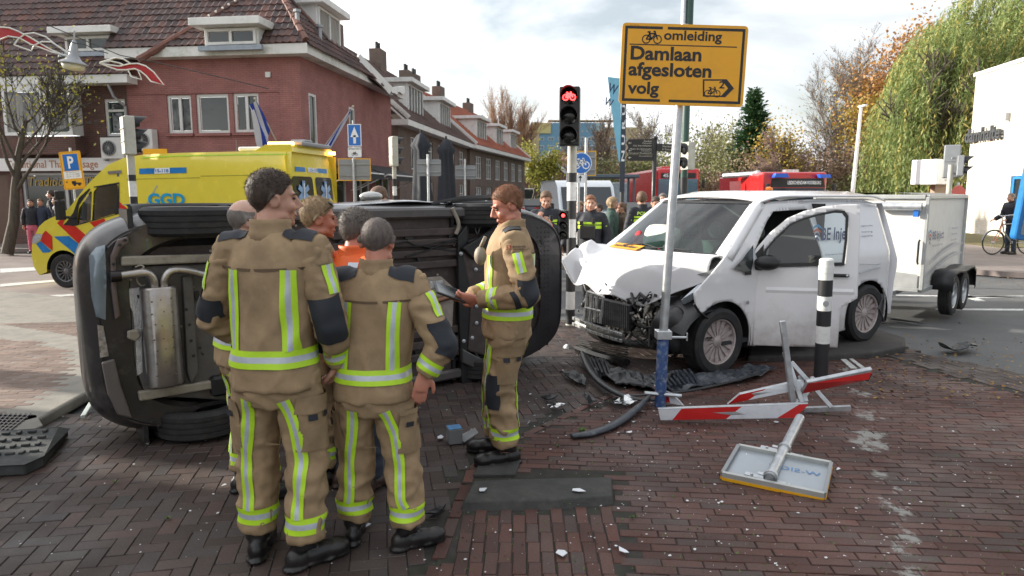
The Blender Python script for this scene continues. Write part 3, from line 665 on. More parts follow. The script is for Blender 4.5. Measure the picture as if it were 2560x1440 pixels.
for a_,c_ in ((bay[0]+.12,bay[0]+.6),(xm-1.3,xm-.1),(xm+.2,bay[2]-.2)):
    b=MB();b.T=FL
    n=10
    b.loft([[V((a_+(c_-a_)*i/n,y,.44+.02*math.sin(i*2.3))) for i in range(n+1)] for y in (bay[1]+.1,bay[3]-.2)],cap=False,closed=False);b.build('curtain',CURT,bb,world=True)
window(bb,FL,nw,1,(.72,.28),fw=.09,sash=GREENF,sill=DCONC)
window(bb,FL,shp,2,fw=.09,fm=mat('grey_frame',(.45,.45,.44),.5));window(bb,FL,shp2,3,fw=.09)
b=MB();b.T=FL;b.box(((door[0]+door[2])/2,1.3,-.1),(.98,2.3,.05));b.build('door',mat('brown_door',(.10,.05,.03),.5),bb,world=True)
sy=q2(FL,120,412)[1]
b=MB();b.T=FL;b.box(((x0+s0)/2,sy,.09),(s0-x0-.1,.42,.18));sb=b.build('shop_sign',mat('shopsign_white',(.74,.73,.72),.4,var=.03),bb,world=True,bevel=.01)
tx=q2(FL,28,412)[0]
text('Traditional Thai Massage',.34,mat('copper_lettering',(.36,.16,.08),.4,.3),sb,FL@Matrix.Translation((tx,sy,.185)),bold=.004,xs=.96,space=1.02)
text('Traditional  Thai',.42,mat('gold_lettering',(.42,.27,.03),.5),bb,FL@Matrix.Translation((q2(FL,62,455)[0],q2(FL,62,455)[1],-.09)),shear=.2)
# interior behind shop windows: shelves
b=MB();b.T=FL;b.box(((shp[0]+shp[2])/2,1.3,-2.2),(6,2.6,.1));b.box(((shp2[0]+shp2[2])/2,1.3,-2.2),(9,2.6,.1));b.build('interior_wall',INT,bb,world=True)
gb=MB();g0=FL@V((x0,0,.5));g1=FL@V((q2(FL,344,210)[0],0,.5));h0=FL@V((x0,0,-.1));h1=FL@V((q2(FL,344,210)[0],0,-.1));slab(gb,[g0,g1,h1,h0],zE,zE+.26);gb.build('gutter_board',WHITE,bb,world=True)
e0=V((g0.x,g0.y,zE+.28));e1=V((g1.x,g1.y,zE+.28));planeB=(e1,(V((0,0,1))+nL*rn).normalized())
tz=q2(FL@Matrix.Translation((0,0,-4)),60,22)[1]
roof(bb,[e1,up(e1,nL,tz+1.6)+UL*1.0,up(e1,nL,tz+1.6)-UL*5.2,up(e1,nL,tz)-UL*5.6,up(e0,nL,tz),e0],UL,TILEM,limit=160)
b=MB();b.T=FL;cx_,cz_=q2(FL@Matrix.Translation((0,0,-3.4)),140,10);b.box((cx_,cz_+.6,-3.4),(.75,2.6,.9));b.build('chimney',BROWN,bb,world=True)
b=MB();b.T=FL;b.box((cx_,cz_-.5,-2.93),(1.1,.5,.08));b.build('flashing',LEAD,bb,world=True)
dd=(FL.inverted()@upP(222,134,planeB)).z+.04;a=sz(FL,157,132,dd+.1);c=sz(FL,275,84,dd+.1);dormer(bb,FL,a[0],c[0],a[1],c[1],dd,.2,cols=2,top_out=.4)
b=MB();pts=[FL@V((s0-.35,zE-.02,.4)),FL@V((s0-.25,zE-.4,.3)),FL@V((s0-.02,zE-.7,.09)),FL@V((s0-.02,.3,.09))];b.tube(pts,.045,8);b.build('drainpipe',STEELG,bb,world=True)
# ridge with small lights across the two roofs
b=MB();p0=upP(345,150,planeL);p1=upP(515,50,planeL);q1=upP(640,-20,planeL)
ridge_caps(pb,p0,upP(488,66,planeL),RCAP);ridge_caps(pb,upP(530,42,planeL),q1,TILEM)
bl=MB()
for px,py in ((529,42),(546,32),(563,23),(578,14),(594,5)):p=upP(px,py,planeL)+nL*.15;bl.ell(p,(.04,.04,.04),8,5)
bl.build('lights',mat('bulb',(.8,.75,.65),.3),pb,world=True)
# air conditioners
def aircon(px,py,w_,label,dz_=.32,rz=0):
    x,y=q2(FL,px,py);t=thing('air_conditioner',label,'air conditioner',FL@V((x,y-.35,.2)),math.atan2(UL.y,UL.x)+rz)
    cas=MB();cas.box((0,0,.35),(w_,.3,.68));cas.build('casing',WHITE,t,bevel=.015)
    gr_=MB();gr_.lathe([(.25,0),(.25,.02),(.22,.03),(.22,.01)],20,Matrix.Translation((-w_*.12,-.15,.35))@Matrix.Rotation(PI/2,4,'X'),cap=False);gr_.lathe([(.22,.005),(.01,.01)],20,Matrix.Translation((-w_*.12,-.15,.35))@Matrix.Rotation(PI/2,4,'X'),m=1)
    for k in range(8):
        a=PI*k/8;c_,s_=math.cos(a)*.22,math.sin(a)*.22;gr_.beam((-w_*.12-c_,-.185,.35-s_),(-w_*.12+c_,-.185,.35+s_),.008,.008,m=0)
    gr_.build('fan_grille',[STEELG,BLACKP],t)
    br=MB();br.box((-w_*.35,.02,-.03),(.05,.4,.05));br.box((w_*.35,.02,-.03),(.05,.4,.05));br.build('bracket',STEELG,t)
aircon(298,372,.8,'white outdoor air conditioner with round fan on the brown brick wall')
aircon(378,352,.55,'pale grey air conditioner with blue badge at the left end of the pink wall')
# --- flags on the pink house
FLB=mat('flag_blue',(.03,.07,.42),.7,var=.05);FLW=mat('flag_white',(.7,.72,.8),.7,var=.05)
def house_flag(F,base,tip,drop,side,label):
    t=thing('flag',label,'flag',base);pl=MB();pl.tube([base,tip],[.025,.018],8);pl.ell(tip,(.04,.04,.04),8,6);pl.build('pole',mat('pole_cream',(.6,.55,.45),.5),t,world=True)
    d=(tip-base).normalized();nb=MB();N=16;W=12;L_=(tip-base).length*.72
    for j in range(W):
        pass
    rows=[]
    for i in range(N+1):
        s_=i/N;p=tip-d*(L_*s_) ;hang=drop*(.25+.75*s_)
        row=[]
        for j in range(W+1):
            q=j/W;fold=.07*math.sin(q*9+s_*3)*(.3+q);row.append(p+V((0,0,-hang*q*.9))+side*(fold*1.5-.25*q)-d*(hang*q*.5*(1-s_*.6)))
        rows.append(row)
    vs=[p for r_ in rows for p in r_]
    for i in range(N):
        for j in range(W):pass
    for j in range(W):
        nb.add([rows[i][j] for i in range(N+1)]+[rows[i][j+1] for i in range(N+1)],[(i,i+1,N+2+i,N+1+i) for i in range(N)],(j//2)%2)
    nb.build('cloth',[FLB,FLW],t,world=True)
house_flag(FL,FL@V((q2(FL,692,352)[0],q2(FL,692,352)[1],.05)),HP(637,246,(FL@V((0,0,1.15))),nL),1.1,UL*1.0,'blue and white striped flag hanging left of the corner on the pink facade')
fb=FS@V((.9,2.98,.05));house_flag(FS,fb,HP(882,266,(FS@V((0,0,1.3))),nS),.8,US,'blue and white striped flag on the street side wall of the pink house')
# --- row houses further up the street
def row_house(label,o,u,t0,t1,ze,zr,back,rm,wmt,dorm,wins,chim=(),gable=True,limit=60,group=None):
    u=V(u).normalized();F=frame(o,u,(0,0,1));n=F.to_3x3()@V((0,0,1));th_=thing('row_house',label,'house',F@V(((t0+t1)/2,0,0)),math.atan2(u.y,u.x))
    wallpart(th_,F,rect(t0,0,t1,ze+.1),[rect(*r) for r in wins],wmt)
    for r in wins:window(th_,F,r,max(1,int((r[2]-r[0])/.55)),(.7,.3),fw=.06)
    for t in (t0,t1):
        b=MB();b.T=F;b.add([(t,0,0),(t,0,-2*back),(t,ze,-2*back),(t,zr,-back),(t,ze,0)],[(0,1,2,3,4)]);b.build('gable',wmt,th_,world=True)
    b=MB();b.T=F;b.box(((t0+t1)/2,ze+.05,.15),(t1-t0+.5,.26,.8));b.build('gutter_board',WHITE,th_,world=True)
    for t in (t0-.1,t1+.1):
        b=MB();b.T=F;b.beam((t,ze+.2,.5),(t,zr+.2,-back),.1,.35);b.build('barge_board',WHITE,th_,world=True)
    roof(th_,[F@V(p) for p in ((t0-.15,ze+.2,.5),(t1+.15,ze+.2,.5),(t1+.15,zr+.15,-back),(t0-.15,zr+.15,-back))],u,rm,limit=limit)
    b=MB();b.T=F;b.add([(t0,zr+.1,-back),(t1,zr+.1,-back),(t1,ze,-2*back),(t0,ze,-2*back)],[(0,1,2,3)]);b.build('roof',rm,th_,world=True)
    for a_,c_ in dorm:dormer(th_,F,a_,c_,ze+.75,ze+2.3,-.35,cols=max(2,int((c_-a_)/.6)),top_out=.35,back=2.6)
    for t,zt,dd,w_ in chim:
        b=MB();b.T=F;b.box((t,(zr-1.2+zt)/2,-dd),(w_,zt-zr+1.2,.7));ch=b.build('chimney',wmt,th_,world=True)
        b=MB();b.T=F
        for k in (-.2,.2):b.tube([(t+k,zt,-dd),(t+k,zt+.45,-dd)],.1,8)
        b.build('chimney_pot',BLACKP,ch,world=True)
    return th_
def winrow(t0,n,pitch,w_,za,zb):return [(t0+i*pitch,za,t0+i*pitch+w_,zb) for i in range(n)]
row_house('grey brown brick row house with dark roof and two white dormers, after the pink house',K,US,10.4,27,5.0,9.4,4.4,TILEB,GBROWN,[(13.2,16.2),(20,23.0)],winrow(12.5,5,2.9,1.5,3.0,4.6)+winrow(12.5,5,2.9,1.5,.5,2.4),[(13.5,10.3,4.2,1.0),(20.5,10.4,4.2,1.2),(26.5,10.2,4.2,1.0)],limit=80)
o3=V((-2.95,48.6,0));u3=V((.215,.977,0))
row_house('brick row house with bright orange red roof and three white dormers, farthest in the row',o3,u3,0,19.5,5.0,9.2,4.4,TILER,GBROWN,[(3,6),(9,11.6),(14.5,17)],winrow(1.5,6,3.0,1.7,2.9,4.5)+winrow(1.5,6,3.0,1.7,.4,2.3),[(1.0,10.2,4.4,.9),(6.5,10.2,4.4,1.1),(15,10.0,4.4,1.2)],limit=80)
# --- distant red brick houses with steep gables
def gable_house(label,x,Y,w_,ze,zr,dep,m,rm,rz=0):
    t=thing('gabled_house',label,'house',(x,Y,0),rz);h=w_/2;b=MB()
    b.add([(-h,0,0),(h,0,0),(h,0,ze),(0,0,zr),(-h,0,ze)],[(0,1,2,3,4)]);b.add([(h,0,0),(h,dep,0),(h,dep,ze),(h,0,ze)],[(0,1,2,3)]);b.add([(-h,0,0),(-h,dep,0),(-h,dep,ze),(-h,0,ze)],[(3,2,1,0)]);b.build('wall',m,t)
    b=MB()
    for s_ in (-1,1):b.add([(s_*(h+.3),-.3,ze-.3),(0,-.3,zr+.15),(0,dep,zr+.15),(s_*(h+.3),dep,ze-.3)],[(0,1,2,3)])
    b.build('roof',rm,t,solid=.15)
    b=MB()
    for s_ in (-1,1):b.beam((s_*(h+.3),-.35,ze-.3),(0,-.35,zr+.15),.15,.5)
    b.build('barge_board',WHITE,t)
    F=Matrix.Translation((0,-.08,0))@Matrix.Rotation(PI/2,4,'X')
    for k in range(3):
        wd_=MB();wd_.T=F;wd_.box((-h*.55+k*h*.55,1.6,0),(h*.38,1.9,.1));o=wd_.build('window',WHITE,t);g_=MB();g_.T=F;g_.box((-h*.55+k*h*.55,1.6,.055),(h*.28,1.6,.02));g_.build('pane',GLASS,o)
    wd_=MB();wd_.T=F;wd_.box((0,ze+.5,0),(h*.4,1.5,.1));o=wd_.build('window',WHITE,t);g_=MB();g_.T=F;g_.box((0,ze+.5,.055),(h*.28,1.2,.02));g_.build('pane',GLASS,o)
    return t
SLATE=mat('slate',(.055,.06,.07),.6,var=.15)
gable_house('far red brick house with steep slate gable, left of the two below the blue office',4.6,93,9,3.4,6.6,12,DRED,SLATE,.25)
gable_house('far red brick house with white edged gable, right of the two below the blue office',12.4,89,9,3.2,6.4,14,DRED,SLATE,.1)
# --- far office block
ob=thing('office_building','far blue glass office block with rows of windows above the street end','building',(10,270,0),0.02)
BG=mat('blue_panel',(.12,.26,.38),.35,var=.12,scale=.2);OB=mat('office_ochre',(.42,.33,.22),.7);OY=mat('office_yellow',(.5,.45,.2),.7)
b=MB();b.box((10,6,14.5),(25,12,29));b.build('wall',BG,ob)
b=MB();b.box((-5.5,5,14.8),(4.6,12,29.6));b.box((-1,5.5,14.6),(3,12,29.2));b.build('side_tower',OB,ob)
b=MB();b.box((1.5,-.1,27),(7,1,4));b.build('corner_panel',OY,ob)
b=MB();b.box((31,8,13.8),(17,12,27.6));b.box((18,3,30),(28,5,.4));b.build('right_wing',OB,ob)
b=MB();b.box((16,.4,27.4),(20,.5,3.4));b.build('glass_storey',mat('pale_glass',(.30,.42,.46),.2),ob)
wm_=None
for fl in range(8):
    for k in range(9):
        x,z=1.2+k*3.9 if k<6 else 1.2+k*3.9+1,23-fl*3.25
        b=MB();b.box((x,-.02,z),(2.4,.12,1.3));f_=b.build('window',mat('office_frame',(.5,.55,.58),.5),ob)
        b=MB();b.box((x-.55,-.1,z),(.95,.06,1.0));b.box((x+.55,-.1,z),(.95,.06,1.0));b.build('pane',mat('office_glass',(.10,.17,.22),.15),f_)
# --- white brick station building on the right
D0=V((19.75,30,0));UD=-US;FD=frame(D0,UD,(0,0,1))
db=thing('station_building','cream white brick building with dark raised lettering on its sunlit side','building',D0,math.atan2(UD.y,UD.x))
dh=6.75
bw1=qrect(FD,2528,440,2620,560)
wallpart(db,FD,rect(0,0,16,dh),[rect(*bw1)],WBRICK,deep=.15)
b=MB();b.T=FD;b.add([(0,0,0),(0,0,-14),(0,dh,-14),(0,dh,0)],[(0,1,2,3)]);b.add([(16,0,0),(16,dh,0),(16,dh,-14),(16,0,-14)],[(0,1,2,3)]);b.add([(0,dh-.01,0),(16,dh-.01,0),(16,dh-.01,-14),(0,dh-.01,-14)],[(0,1,2,3)]);b.build('wall',WBRICK,db,world=True)
b=MB();b.T=FD;b.box((8,dh+.06,-.05),(16.2,.14,.22));b.build('coping',WHITE,db,world=True)
window(db,FD,bw1,1,fm=mat('blue_frame',(.03,.22,.5),.4),fw=.12)
lx,lz=q2(FD,2423,343);hz=.55
text('damhalte',.78,mat('dark_letters',(.07,.075,.08),.5,.3),db,FD@Matrix.Translation((lx,lz,.13)),bold=.02,depth=.05,xs=.92)
b=MB();b.T=FD;lx2=q2(FD,2522,322)[0];b.box((lx2,lz+.55,.08),(.08,.3,.15));b.build('bracket',STEELG,db,world=True)
# --- unseen blocks added left of camera to shade the crossing, gaps let sun through
def shade_block(label,xs,ys,h,m):
    t=thing('unseen_shade_block',label,'building',((xs[0]+xs[1])/2,ys[0],0));x0_,x1_=xs[0]-t.location.x,xs[1]-t.location.x;d=ys[1]-ys[0]
    sk=.2577*(x1_-x0_);ft=[V((x0_,sk,0)),V((x1_,0,0)),V((x1_,d,0)),V((x0_,d+sk,0))]  # sides skewed along the sun so the gaps let light through
    b=MB();slab(b,ft,0,h);b.build('wall',m,t)
    b=MB();slab(b,[p+V((.04 if p.x==x1_ else 0,0,0)) for p in ft],h,h+.12);b.build('coping',WHITE,t)
    for k in range(int(d/2.5)):
        for z in (1.6,):
            b=MB();b.box((x1_+.01,1.2+k*2.5,z),(.1,1.3,1.6));o=b.build('window',WHITE,t);b=MB();b.box((x1_+.06,1.2+k*2.5,z),(.04,1.1,1.4));b.build('pane',GLASS,o)
shade_block('narrow brown brick block outside the picture, added between two gaps for sunlight',(-19,-10.6),(6.48,7.0),4.7,BROWN)
shade_block('thin grey brown brick block outside the picture, added to shape the sunlight, farthest of the three',(-19,-10.6),(7.45,7.95),4.7,GBROWN)
shade_block('low red brick building put outside the picture to shade the foreground, nearest the camera',(-19,-10.6),(-9,6.22),4.8,DRED)
# ------------------------------------------------------------------ trees and bushes
BARK=mat('bark',(.10,.085,.065),.95,var=.35,scale=7,bump=.01,bscale=18,stretch=(3,3,.6))
BARKP=mat('pale_bark',(.20,.17,.14),.95,var=.3,scale=3)
TWIG=mat('twigs',(.16,.125,.10),.95,var=.2)
TWIGR=mat('red_twigs',(.27,.15,.09),.95,var=.2)
def leafmat(name,cols,tl=.25):
    m=mat(name,cols[0],.6,island_cols=cols,var=0);n=m.node_tree.nodes;l=m.node_tree.links;b=n['Principled BSDF']
    t=n.new('ShaderNodeBsdfTranslucent');x=n.new('ShaderNodeMixShader');x.inputs[0].default_value=tl
    src=b.inputs['Base Color'].links[0].from_socket;l.new(src,t.inputs[0]);o=n['Material Output'];l.new(b.outputs[0],x.inputs[1]);l.new(t.outputs[0],x.inputs[2]);l.new(x.outputs[0],o.inputs[0]);return m
def quads(cent,size,asp,rng,dirv=None,spread=1.0):
    n=len(cent);a=rng.normal(size=(n,3))*spread
    if dirv is not None:a=a*.22+dirv
    a /= np.linalg.norm(a,axis=1)[:,None];b=rng.normal(size=(n,3));b=np.cross(a,b);b /= np.linalg.norm(b,axis=1)[:,None]+1e-9
    s=size*rng.uniform(.6,1.3,size=(n,1));A=a*s*.5;B=b*s*.5*asp
    v=np.stack([cent-A,cent+B,cent+A,cent-B],1).reshape(-1,3);return v
def fastquads(name,v,m,parent,kind=None):
    n=len(v)//4;me=bpy.data.meshes.new(name);me.vertices.add(n*4);me.vertices.foreach_set('co',v.astype(np.float32).ravel());me.loops.add(n*4);me.loops.foreach_set('vertex_index',np.arange(n*4,dtype=np.int32));me.polygons.add(n);me.polygons.foreach_set('loop_start',np.arange(0,n*4,4,dtype=np.int32));me.update(calc_edges=True);me.materials.append(m);o=link(me,name,parent)
    if kind:tag(o,kind=kind)
    return o
def grow(seed,h,spread,levels=4,kids=5,r0=.2,up=.35,fork=.25,wob=.12):
    rr=random.Random(seed);segs=[];tips=[]
    def br(p,d,ln,r,lv):
        pts=[p];n=4 if lv<levels else 2;q=p.copy();dd=d.copy()
        for i in range(n):
            dd=(dd+V((rr.gauss(0,wob),rr.gauss(0,wob),rr.gauss(0,wob)+(.04 if lv else .0)))).normalized();q=q+dd*ln/n;pts.append(q.copy())
        segs.append((pts,r,lv))
        if lv>=levels:tips.append(q);return
        k=kids+(2 if lv==0 else 0)
        for i in range(k):
            t=fork+(1-fork)*(i+rr.random()*.8)/k;t=min(t,.99);j=int(t*n);a=pts[j].lerp(pts[j+1],t*n-j)
            ax=V((rr.gauss(0,1),rr.gauss(0,1),0));side=(ax-dd*ax.dot(dd)).normalized()
            nd=(dd*rr.uniform(.35,.9)+side*spread*rr.uniform(.6,1.1)+V((0,0,up))).normalized()
            br(a,nd,ln*rr.uniform(.42,.68)*(1.15-t*.45),r*(1-t*.6)*.5,lv+1)
        if lv>0:br(q,dd,ln*.5,r*.35,lv+1)
    br(V((0,0,0)),V((rr.uniform(-.06,.06),rr.uniform(-.06,.06),1)).normalized(),h*.62,r0,0);return segs,tips
def tree(label,x,Y,h,seed,leaf=None,nleaf=0,lsize=.12,lspread=.35,spread=.7,levels=4,kids=5,r0=.16,bark=BARKP,twig=TWIG,up=.3,fork=.3,group=None,z=0,kindname='bare_tree',zmin=0.0,rz=None):
    t=thing(kindname,label,'tree',(x,Y,z),seed*1.7 if rz is None else rz,group);segs,tips=grow(seed,h,spread,levels,kids,r0,up,fork)
    mx=max(p.z for p in tips);s=h/mx
    tb=MB();cb=MB()
    for pts,r,lv in segs:
        q=[p*s for p in pts];n=len(q);rad=[max(.006,r*(1-.65*i/(n-1))) for i in range(n)]
        if lv<=1:tb.tube(q,rad,7 if lv==0 else 5,cap=False)
        else:cb.tube([q[0],q[n//2],q[-1]],[max(.010,rad[0]),max(.009,rad[n//2]),.006],3,cap=False)
    tb.build('trunk',bark,t,smooth='all');cr_=cb.build('crown',twig,t)
    if nleaf:
        rng=np.random.default_rng(seed);T_=np.array([tuple(p*s) for p in tips]);T_=T_[T_[:,2]>zmin];c=T_[rng.integers(0,len(T_),nleaf)]+rng.normal(size=(nleaf,3))*lspread
        fastquads('leaves',quads(c,lsize,.7,rng),leaf,t,'stuff')
    return t
YG=leafmat('leaf_yellow_green',[(.34,.32,.05),(.22,.26,.04),(.45,.36,.06),(.14,.19,.03)])
YL=leafmat('leaf_yellow',[(.55,.36,.04),(.45,.30,.05),(.35,.28,.05),(.25,.22,.05)])
ORL=leafmat('leaf_orange',[(.52,.24,.06),(.42,.20,.07),(.55,.33,.10),(.36,.17,.08)])
PGR=leafmat('leaf_pale_green',[(.24,.25,.09),(.30,.29,.13),(.18,.20,.07),(.34,.31,.18)])
DGR=leafmat('leaf_conifer',[(.035,.085,.03),(.05,.12,.04),(.025,.06,.025)],.1)
WIL=leafmat('leaf_willow',[(.20,.28,.08),(.28,.35,.12),(.13,.20,.06),(.34,.37,.14),(.23,.31,.10)],.35)
WILY=leafmat('leaf_willow_yellow',[(.50,.44,.13),(.42,.40,.12),(.58,.46,.14),(.34,.36,.11)],.35)
BRL=leafmat('leaf_brown',[(.26,.16,.12),(.20,.13,.09),(.32,.20,.14),(.22,.19,.08)])
def X(px,Y):return P(px,485,Y).x
tree('street tree with mossy trunk and few yellow green leaves before the massage shop',X(2,20.3),20.3,6.8,5,YG,900,.10,.3,.75,4,5,.17,BARK,mat('dark_twigs',(.06,.05,.04),.9),up=.3,fork=.42,kindname='street_tree',zmin=2.6,rz=2.2)
tree('tall bare larch with orange tint above the row houses, left of the pair',X(1238,110),110,19.5,11,ORL,900,.22,.5,.35,4,8,.2,twig=TWIGR,up=.45,fork=.1)
tree('tall bare larch with dark trunk above the row houses, right of the pair',X(1272,112),112,19,12,ORL,350,.2,.5,.35,4,8,.2,BARK,TWIGR,up=.4,fork=.1)
tree('small yellow green tree at the far end of the row houses',X(1330,78),78,7.4,3,YG,3500,.30,.5,.8,4,5,.16,BARK,kindname='yellow_tree')
for i,(px,Y,h,lab) in enumerate(((1483,62,9.8,'bare brown tree behind the cycle traffic light'),(1455,74,8.0,'small bare tree beside the far white van'),(1575,60,9.2,'bare tree behind the black finger post'),(1655,64,9.8,'bare tree under the lower edge of the yellow detour sign'),(1760,66,9.0,'bare tree between the yellow sign pole and the conifer'))):
    tree(lab,X(px,Y),Y,h,30+i,PGR if i>1 else BRL,500,.16,.5,.55,4,6,.16,twig=TWIG,up=.5,fork=.15)
tree('tall grey bare tree right of the conifer',X(2045,58),58,12.4,51,PGR,700,.16,.7,.75,5,5,.2,up=.35,fork=.12)
tree('tallest bare tree with forked trunk behind the slim white lamp post',X(2155,56),56,14.4,55,ORL,500,.16,.7,.72,5,5,.24,up=.35,fork=.12)
tree('low spreading bare tree with pinkish twigs behind the fire engine',X(1975,44),44,6.4,61,BRL,500,.10,.5,1.0,5,5,.14,twig=mat('pink_twigs',(.30,.21,.18),.9),up=.1,fork=.3)
tree('orange autumn tree between the bare trees and the willow',X(2262,52),52,14.6,71,ORL,9000,.24,.75,.6,4,6,.2,up=.35,fork=.15,kindname='autumn_tree',zmin=4)
tree('yellow leaved small tree right in front of the conifer',X(1905,46),46,6.4,77,YL,1900,.18,.6,.6,4,5,.12,up=.3,kindname='yellow_tree')
tree('yellow orange tree below the orange one, left of the willow',X(2215,50),50,9.0,79,YL,5200,.2,.6,.7,4,5,.14,up=.3,kindname='autumn_tree')
# conifer
t=thing('conifer','dark green conifer with a broken pointed crown right of the yellow detour sign','tree',(X(1868,52),52,0));b=MB();b.tube([(0,0,0),(.1,0,5),(.3,0,9)],[.2,.13,.04],6);b.build('trunk',BARK,t)
rng=np.random.default_rng(4);cs=[];ds=[]
for i in range(330):
    z=1.2+8.2*rng.random()**.85;rad=(9.8-z)*.30+.25;a=rng.uniform(0,2*PI);ln=rad*rng.uniform(.55,1.12);n=int(10+ln*16)
    tt=rng.random(n)**.7;dv=np.array([math.cos(a),math.sin(a),.35]);base=np.array([.25*z/9,0,z-.25*ln])
    c=base+dv[None,:]*ln*tt[:,None]+rng.normal(size=(n,3))*.13;cs.append(c);ds.append(np.repeat(dv[None,:],n,0))
fastquads('crown',quads(np.concatenate(cs),.36,.35,rng,np.concatenate(ds)),DGR,t)
# willow
def willow(label,x,Y,h,rad,seed,N=1500,wind=(-.5,0)):
    t=thing('willow_tree',label,'tree',(x,Y,0));rng=np.random.default_rng(seed);segs,tips=grow(seed,h*.95,.75,3,6,.45,.3,.35)
    b=MB();s=h*.93/max(p.z for p in tips)
    for pts,r,lv in segs:b.tube([p*s for p in pts],[max(.03,r*(1-.6*i/(len(pts)-1))) for i in range(len(pts))],6,cap=False)
    b.build('trunk',BARK,t)
    for nm,mm,frac in (('crown',WIL,.80),('crown',WILY,.20)):
        cs=[];ds=[]
        for i in range(int(N*frac)):
            a=rng.uniform(0,2*PI);q=rng.random()**.55*rad;
            top=h*(1-.42*(q/rad)**2)*rng.uniform(.72,1.0);clump=.5+.5*noise.noise(V((math.cos(a)*q*.45,math.sin(a)*q*.45,seed)))
            if clump<.43:continue
            ln=rng.uniform(1.5,4.5)+(q/rad)*2.5;n=int(ln/.13);u=np.linspace(0,1,n);wx=wind[0]*rng.uniform(.3,1.2)
            xx=math.cos(a)*q*(1+.12*np.sin(u*1.5))+wx*ln*.45*u*(1-.4*u)*(1.0 if top>h*.6 else .25);yy=math.sin(a)*q*(1+.12*u)+wind[1]*u;zz=top-ln*(u**1.35)*(.92)
            c=np.stack([xx,yy,zz],1)+rng.normal(size=(n,3))*.07;d=np.gradient(c,axis=0);d /= np.linalg.norm(d,axis=1)[:,None]+1e-6
            k=c[:,2]>.3;cs.append(c[k]);ds.append(d[k])
        fastquads(nm,quads(np.concatenate(cs),.34,.17,rng,np.concatenate(ds)),mm,t)
    return t
willow('big green willow with hanging strands left of the cream white station building',X(2335,39),39,11.6,3.6,5,1700)
willow('tallest yellow green willow rising behind the roof of the cream white building',X(2505,41),41,15.0,6.2,6,4200)
# bushes and hedge belt
def bush(label,px,Y,w_,h,m,seed,dens=1.0,name='bush',group=None):
    t=thing(name,label,'bush',(X(px,Y),Y,0),0,group);rng=np.random.default_rng(seed);n=int(2600*dens);k=16
    cc=np.stack([rng.uniform(-w_/2,w_/2,k),rng.uniform(-1.2,1.2,k),rng.uniform(.25,.78,k)*h],1);rr_=rng.uniform(.2,.36,k)*min(w_,h*1.2)
    i=rng.integers(0,k,n);d=rng.normal(size=(n,3));d /= np.linalg.norm(d,axis=1)[:,None];c=cc[i]+d*(rr_[i]*rng.uniform(.45,1.1,n))[:,None];c[:,2]=np.abs(c[:,2])
    b=MB()
    for j in range(k):b.tube([(cc[j,0]*.5,0,0),(cc[j,0]*.8,cc[j,1]*.5,cc[j,2]*.6),tuple(cc[j]+np.array([0,0,rr_[j]*1.15]))],[.04,.03,.008],4,cap=False)
    b.build('stems',TWIG,t);fastquads('foliage',quads(c,.17*max(1,Y/38),.6,rng),m,t,'stuff');return t
BU=[(1590,58,6,5.5,PGR,'pale green bush behind the bus stop'),(1700,56,7,7.0,PGR,'tall pale green bush behind the yellow sign pole'),(1800,52,7,6.5,PGR,'olive green tree high bush left of the conifer'),(1770,46,6,3.0,BRL,'low brown bush behind the city bus'),
      (1885,47,7,3.4,BRL,'brown bush at the foot of the conifer'),(1960,50,7,5.0,BRL,'pinkish brown bush behind the fire engine ladder'),(2040,46,6,3.8,BRL,'brown bush left of the slim white lamp post'),(2120,45,6,3.0,PGR,'low green bush right of the slim white lamp post'),(2170,46,6,4.6,BRL,'reddish brown bush at the foot of the orange tree'),(2235,43,5,4.0,PGR,'green bush at the left foot of the willow'),(1840,60,9,8,PGR,'tall pale thicket behind the conifer'),(1640,70,10,6.4,BRL,'brown thicket left of the yellow sign pole'),(1545,66,8,4.2,PGR,'yellowish thicket behind the street signs'),(2110,60,12,6.5,BRL,'dense brown thicket under the tall bare trees')]
for i,(px,Y,w_,h,m_,lab) in enumerate(BU):bush(lab,px,Y,w_,h,m_,100+i,1.9)
HEDGE=leafmat('leaf_hedge',[(.04,.07,.02),(.06,.09,.03),(.03,.05,.02)])
for i,(px,Y,w_,h,lab) in enumerate(((1440,78,10,2.0,'low dark hedge before the far gabled houses'),(1255,52,4,1.3,'small dark hedge at the foot of the orange roofed row house'),(1125,40,3,1.2,'small dark hedge beside the closed parasols'))):bush(lab,px,Y,w_,h,HEDGE,150+i,1.0,'hedge')
# distant wood closing the horizon
rng=np.random.default_rng(9);n=26000;xx=rng.uniform(-60,220,n);yy=150+rng.uniform(-12,12,n)-.18*xx;zz=rng.random(n)**.8*(6+2.5*np.sin(xx*.11)+2*np.sin(xx*.043+1))
fastquads('far_wood',quads(np.stack([xx,yy,zz],1),1.3,.8,rng),BRL,None,'stuff')
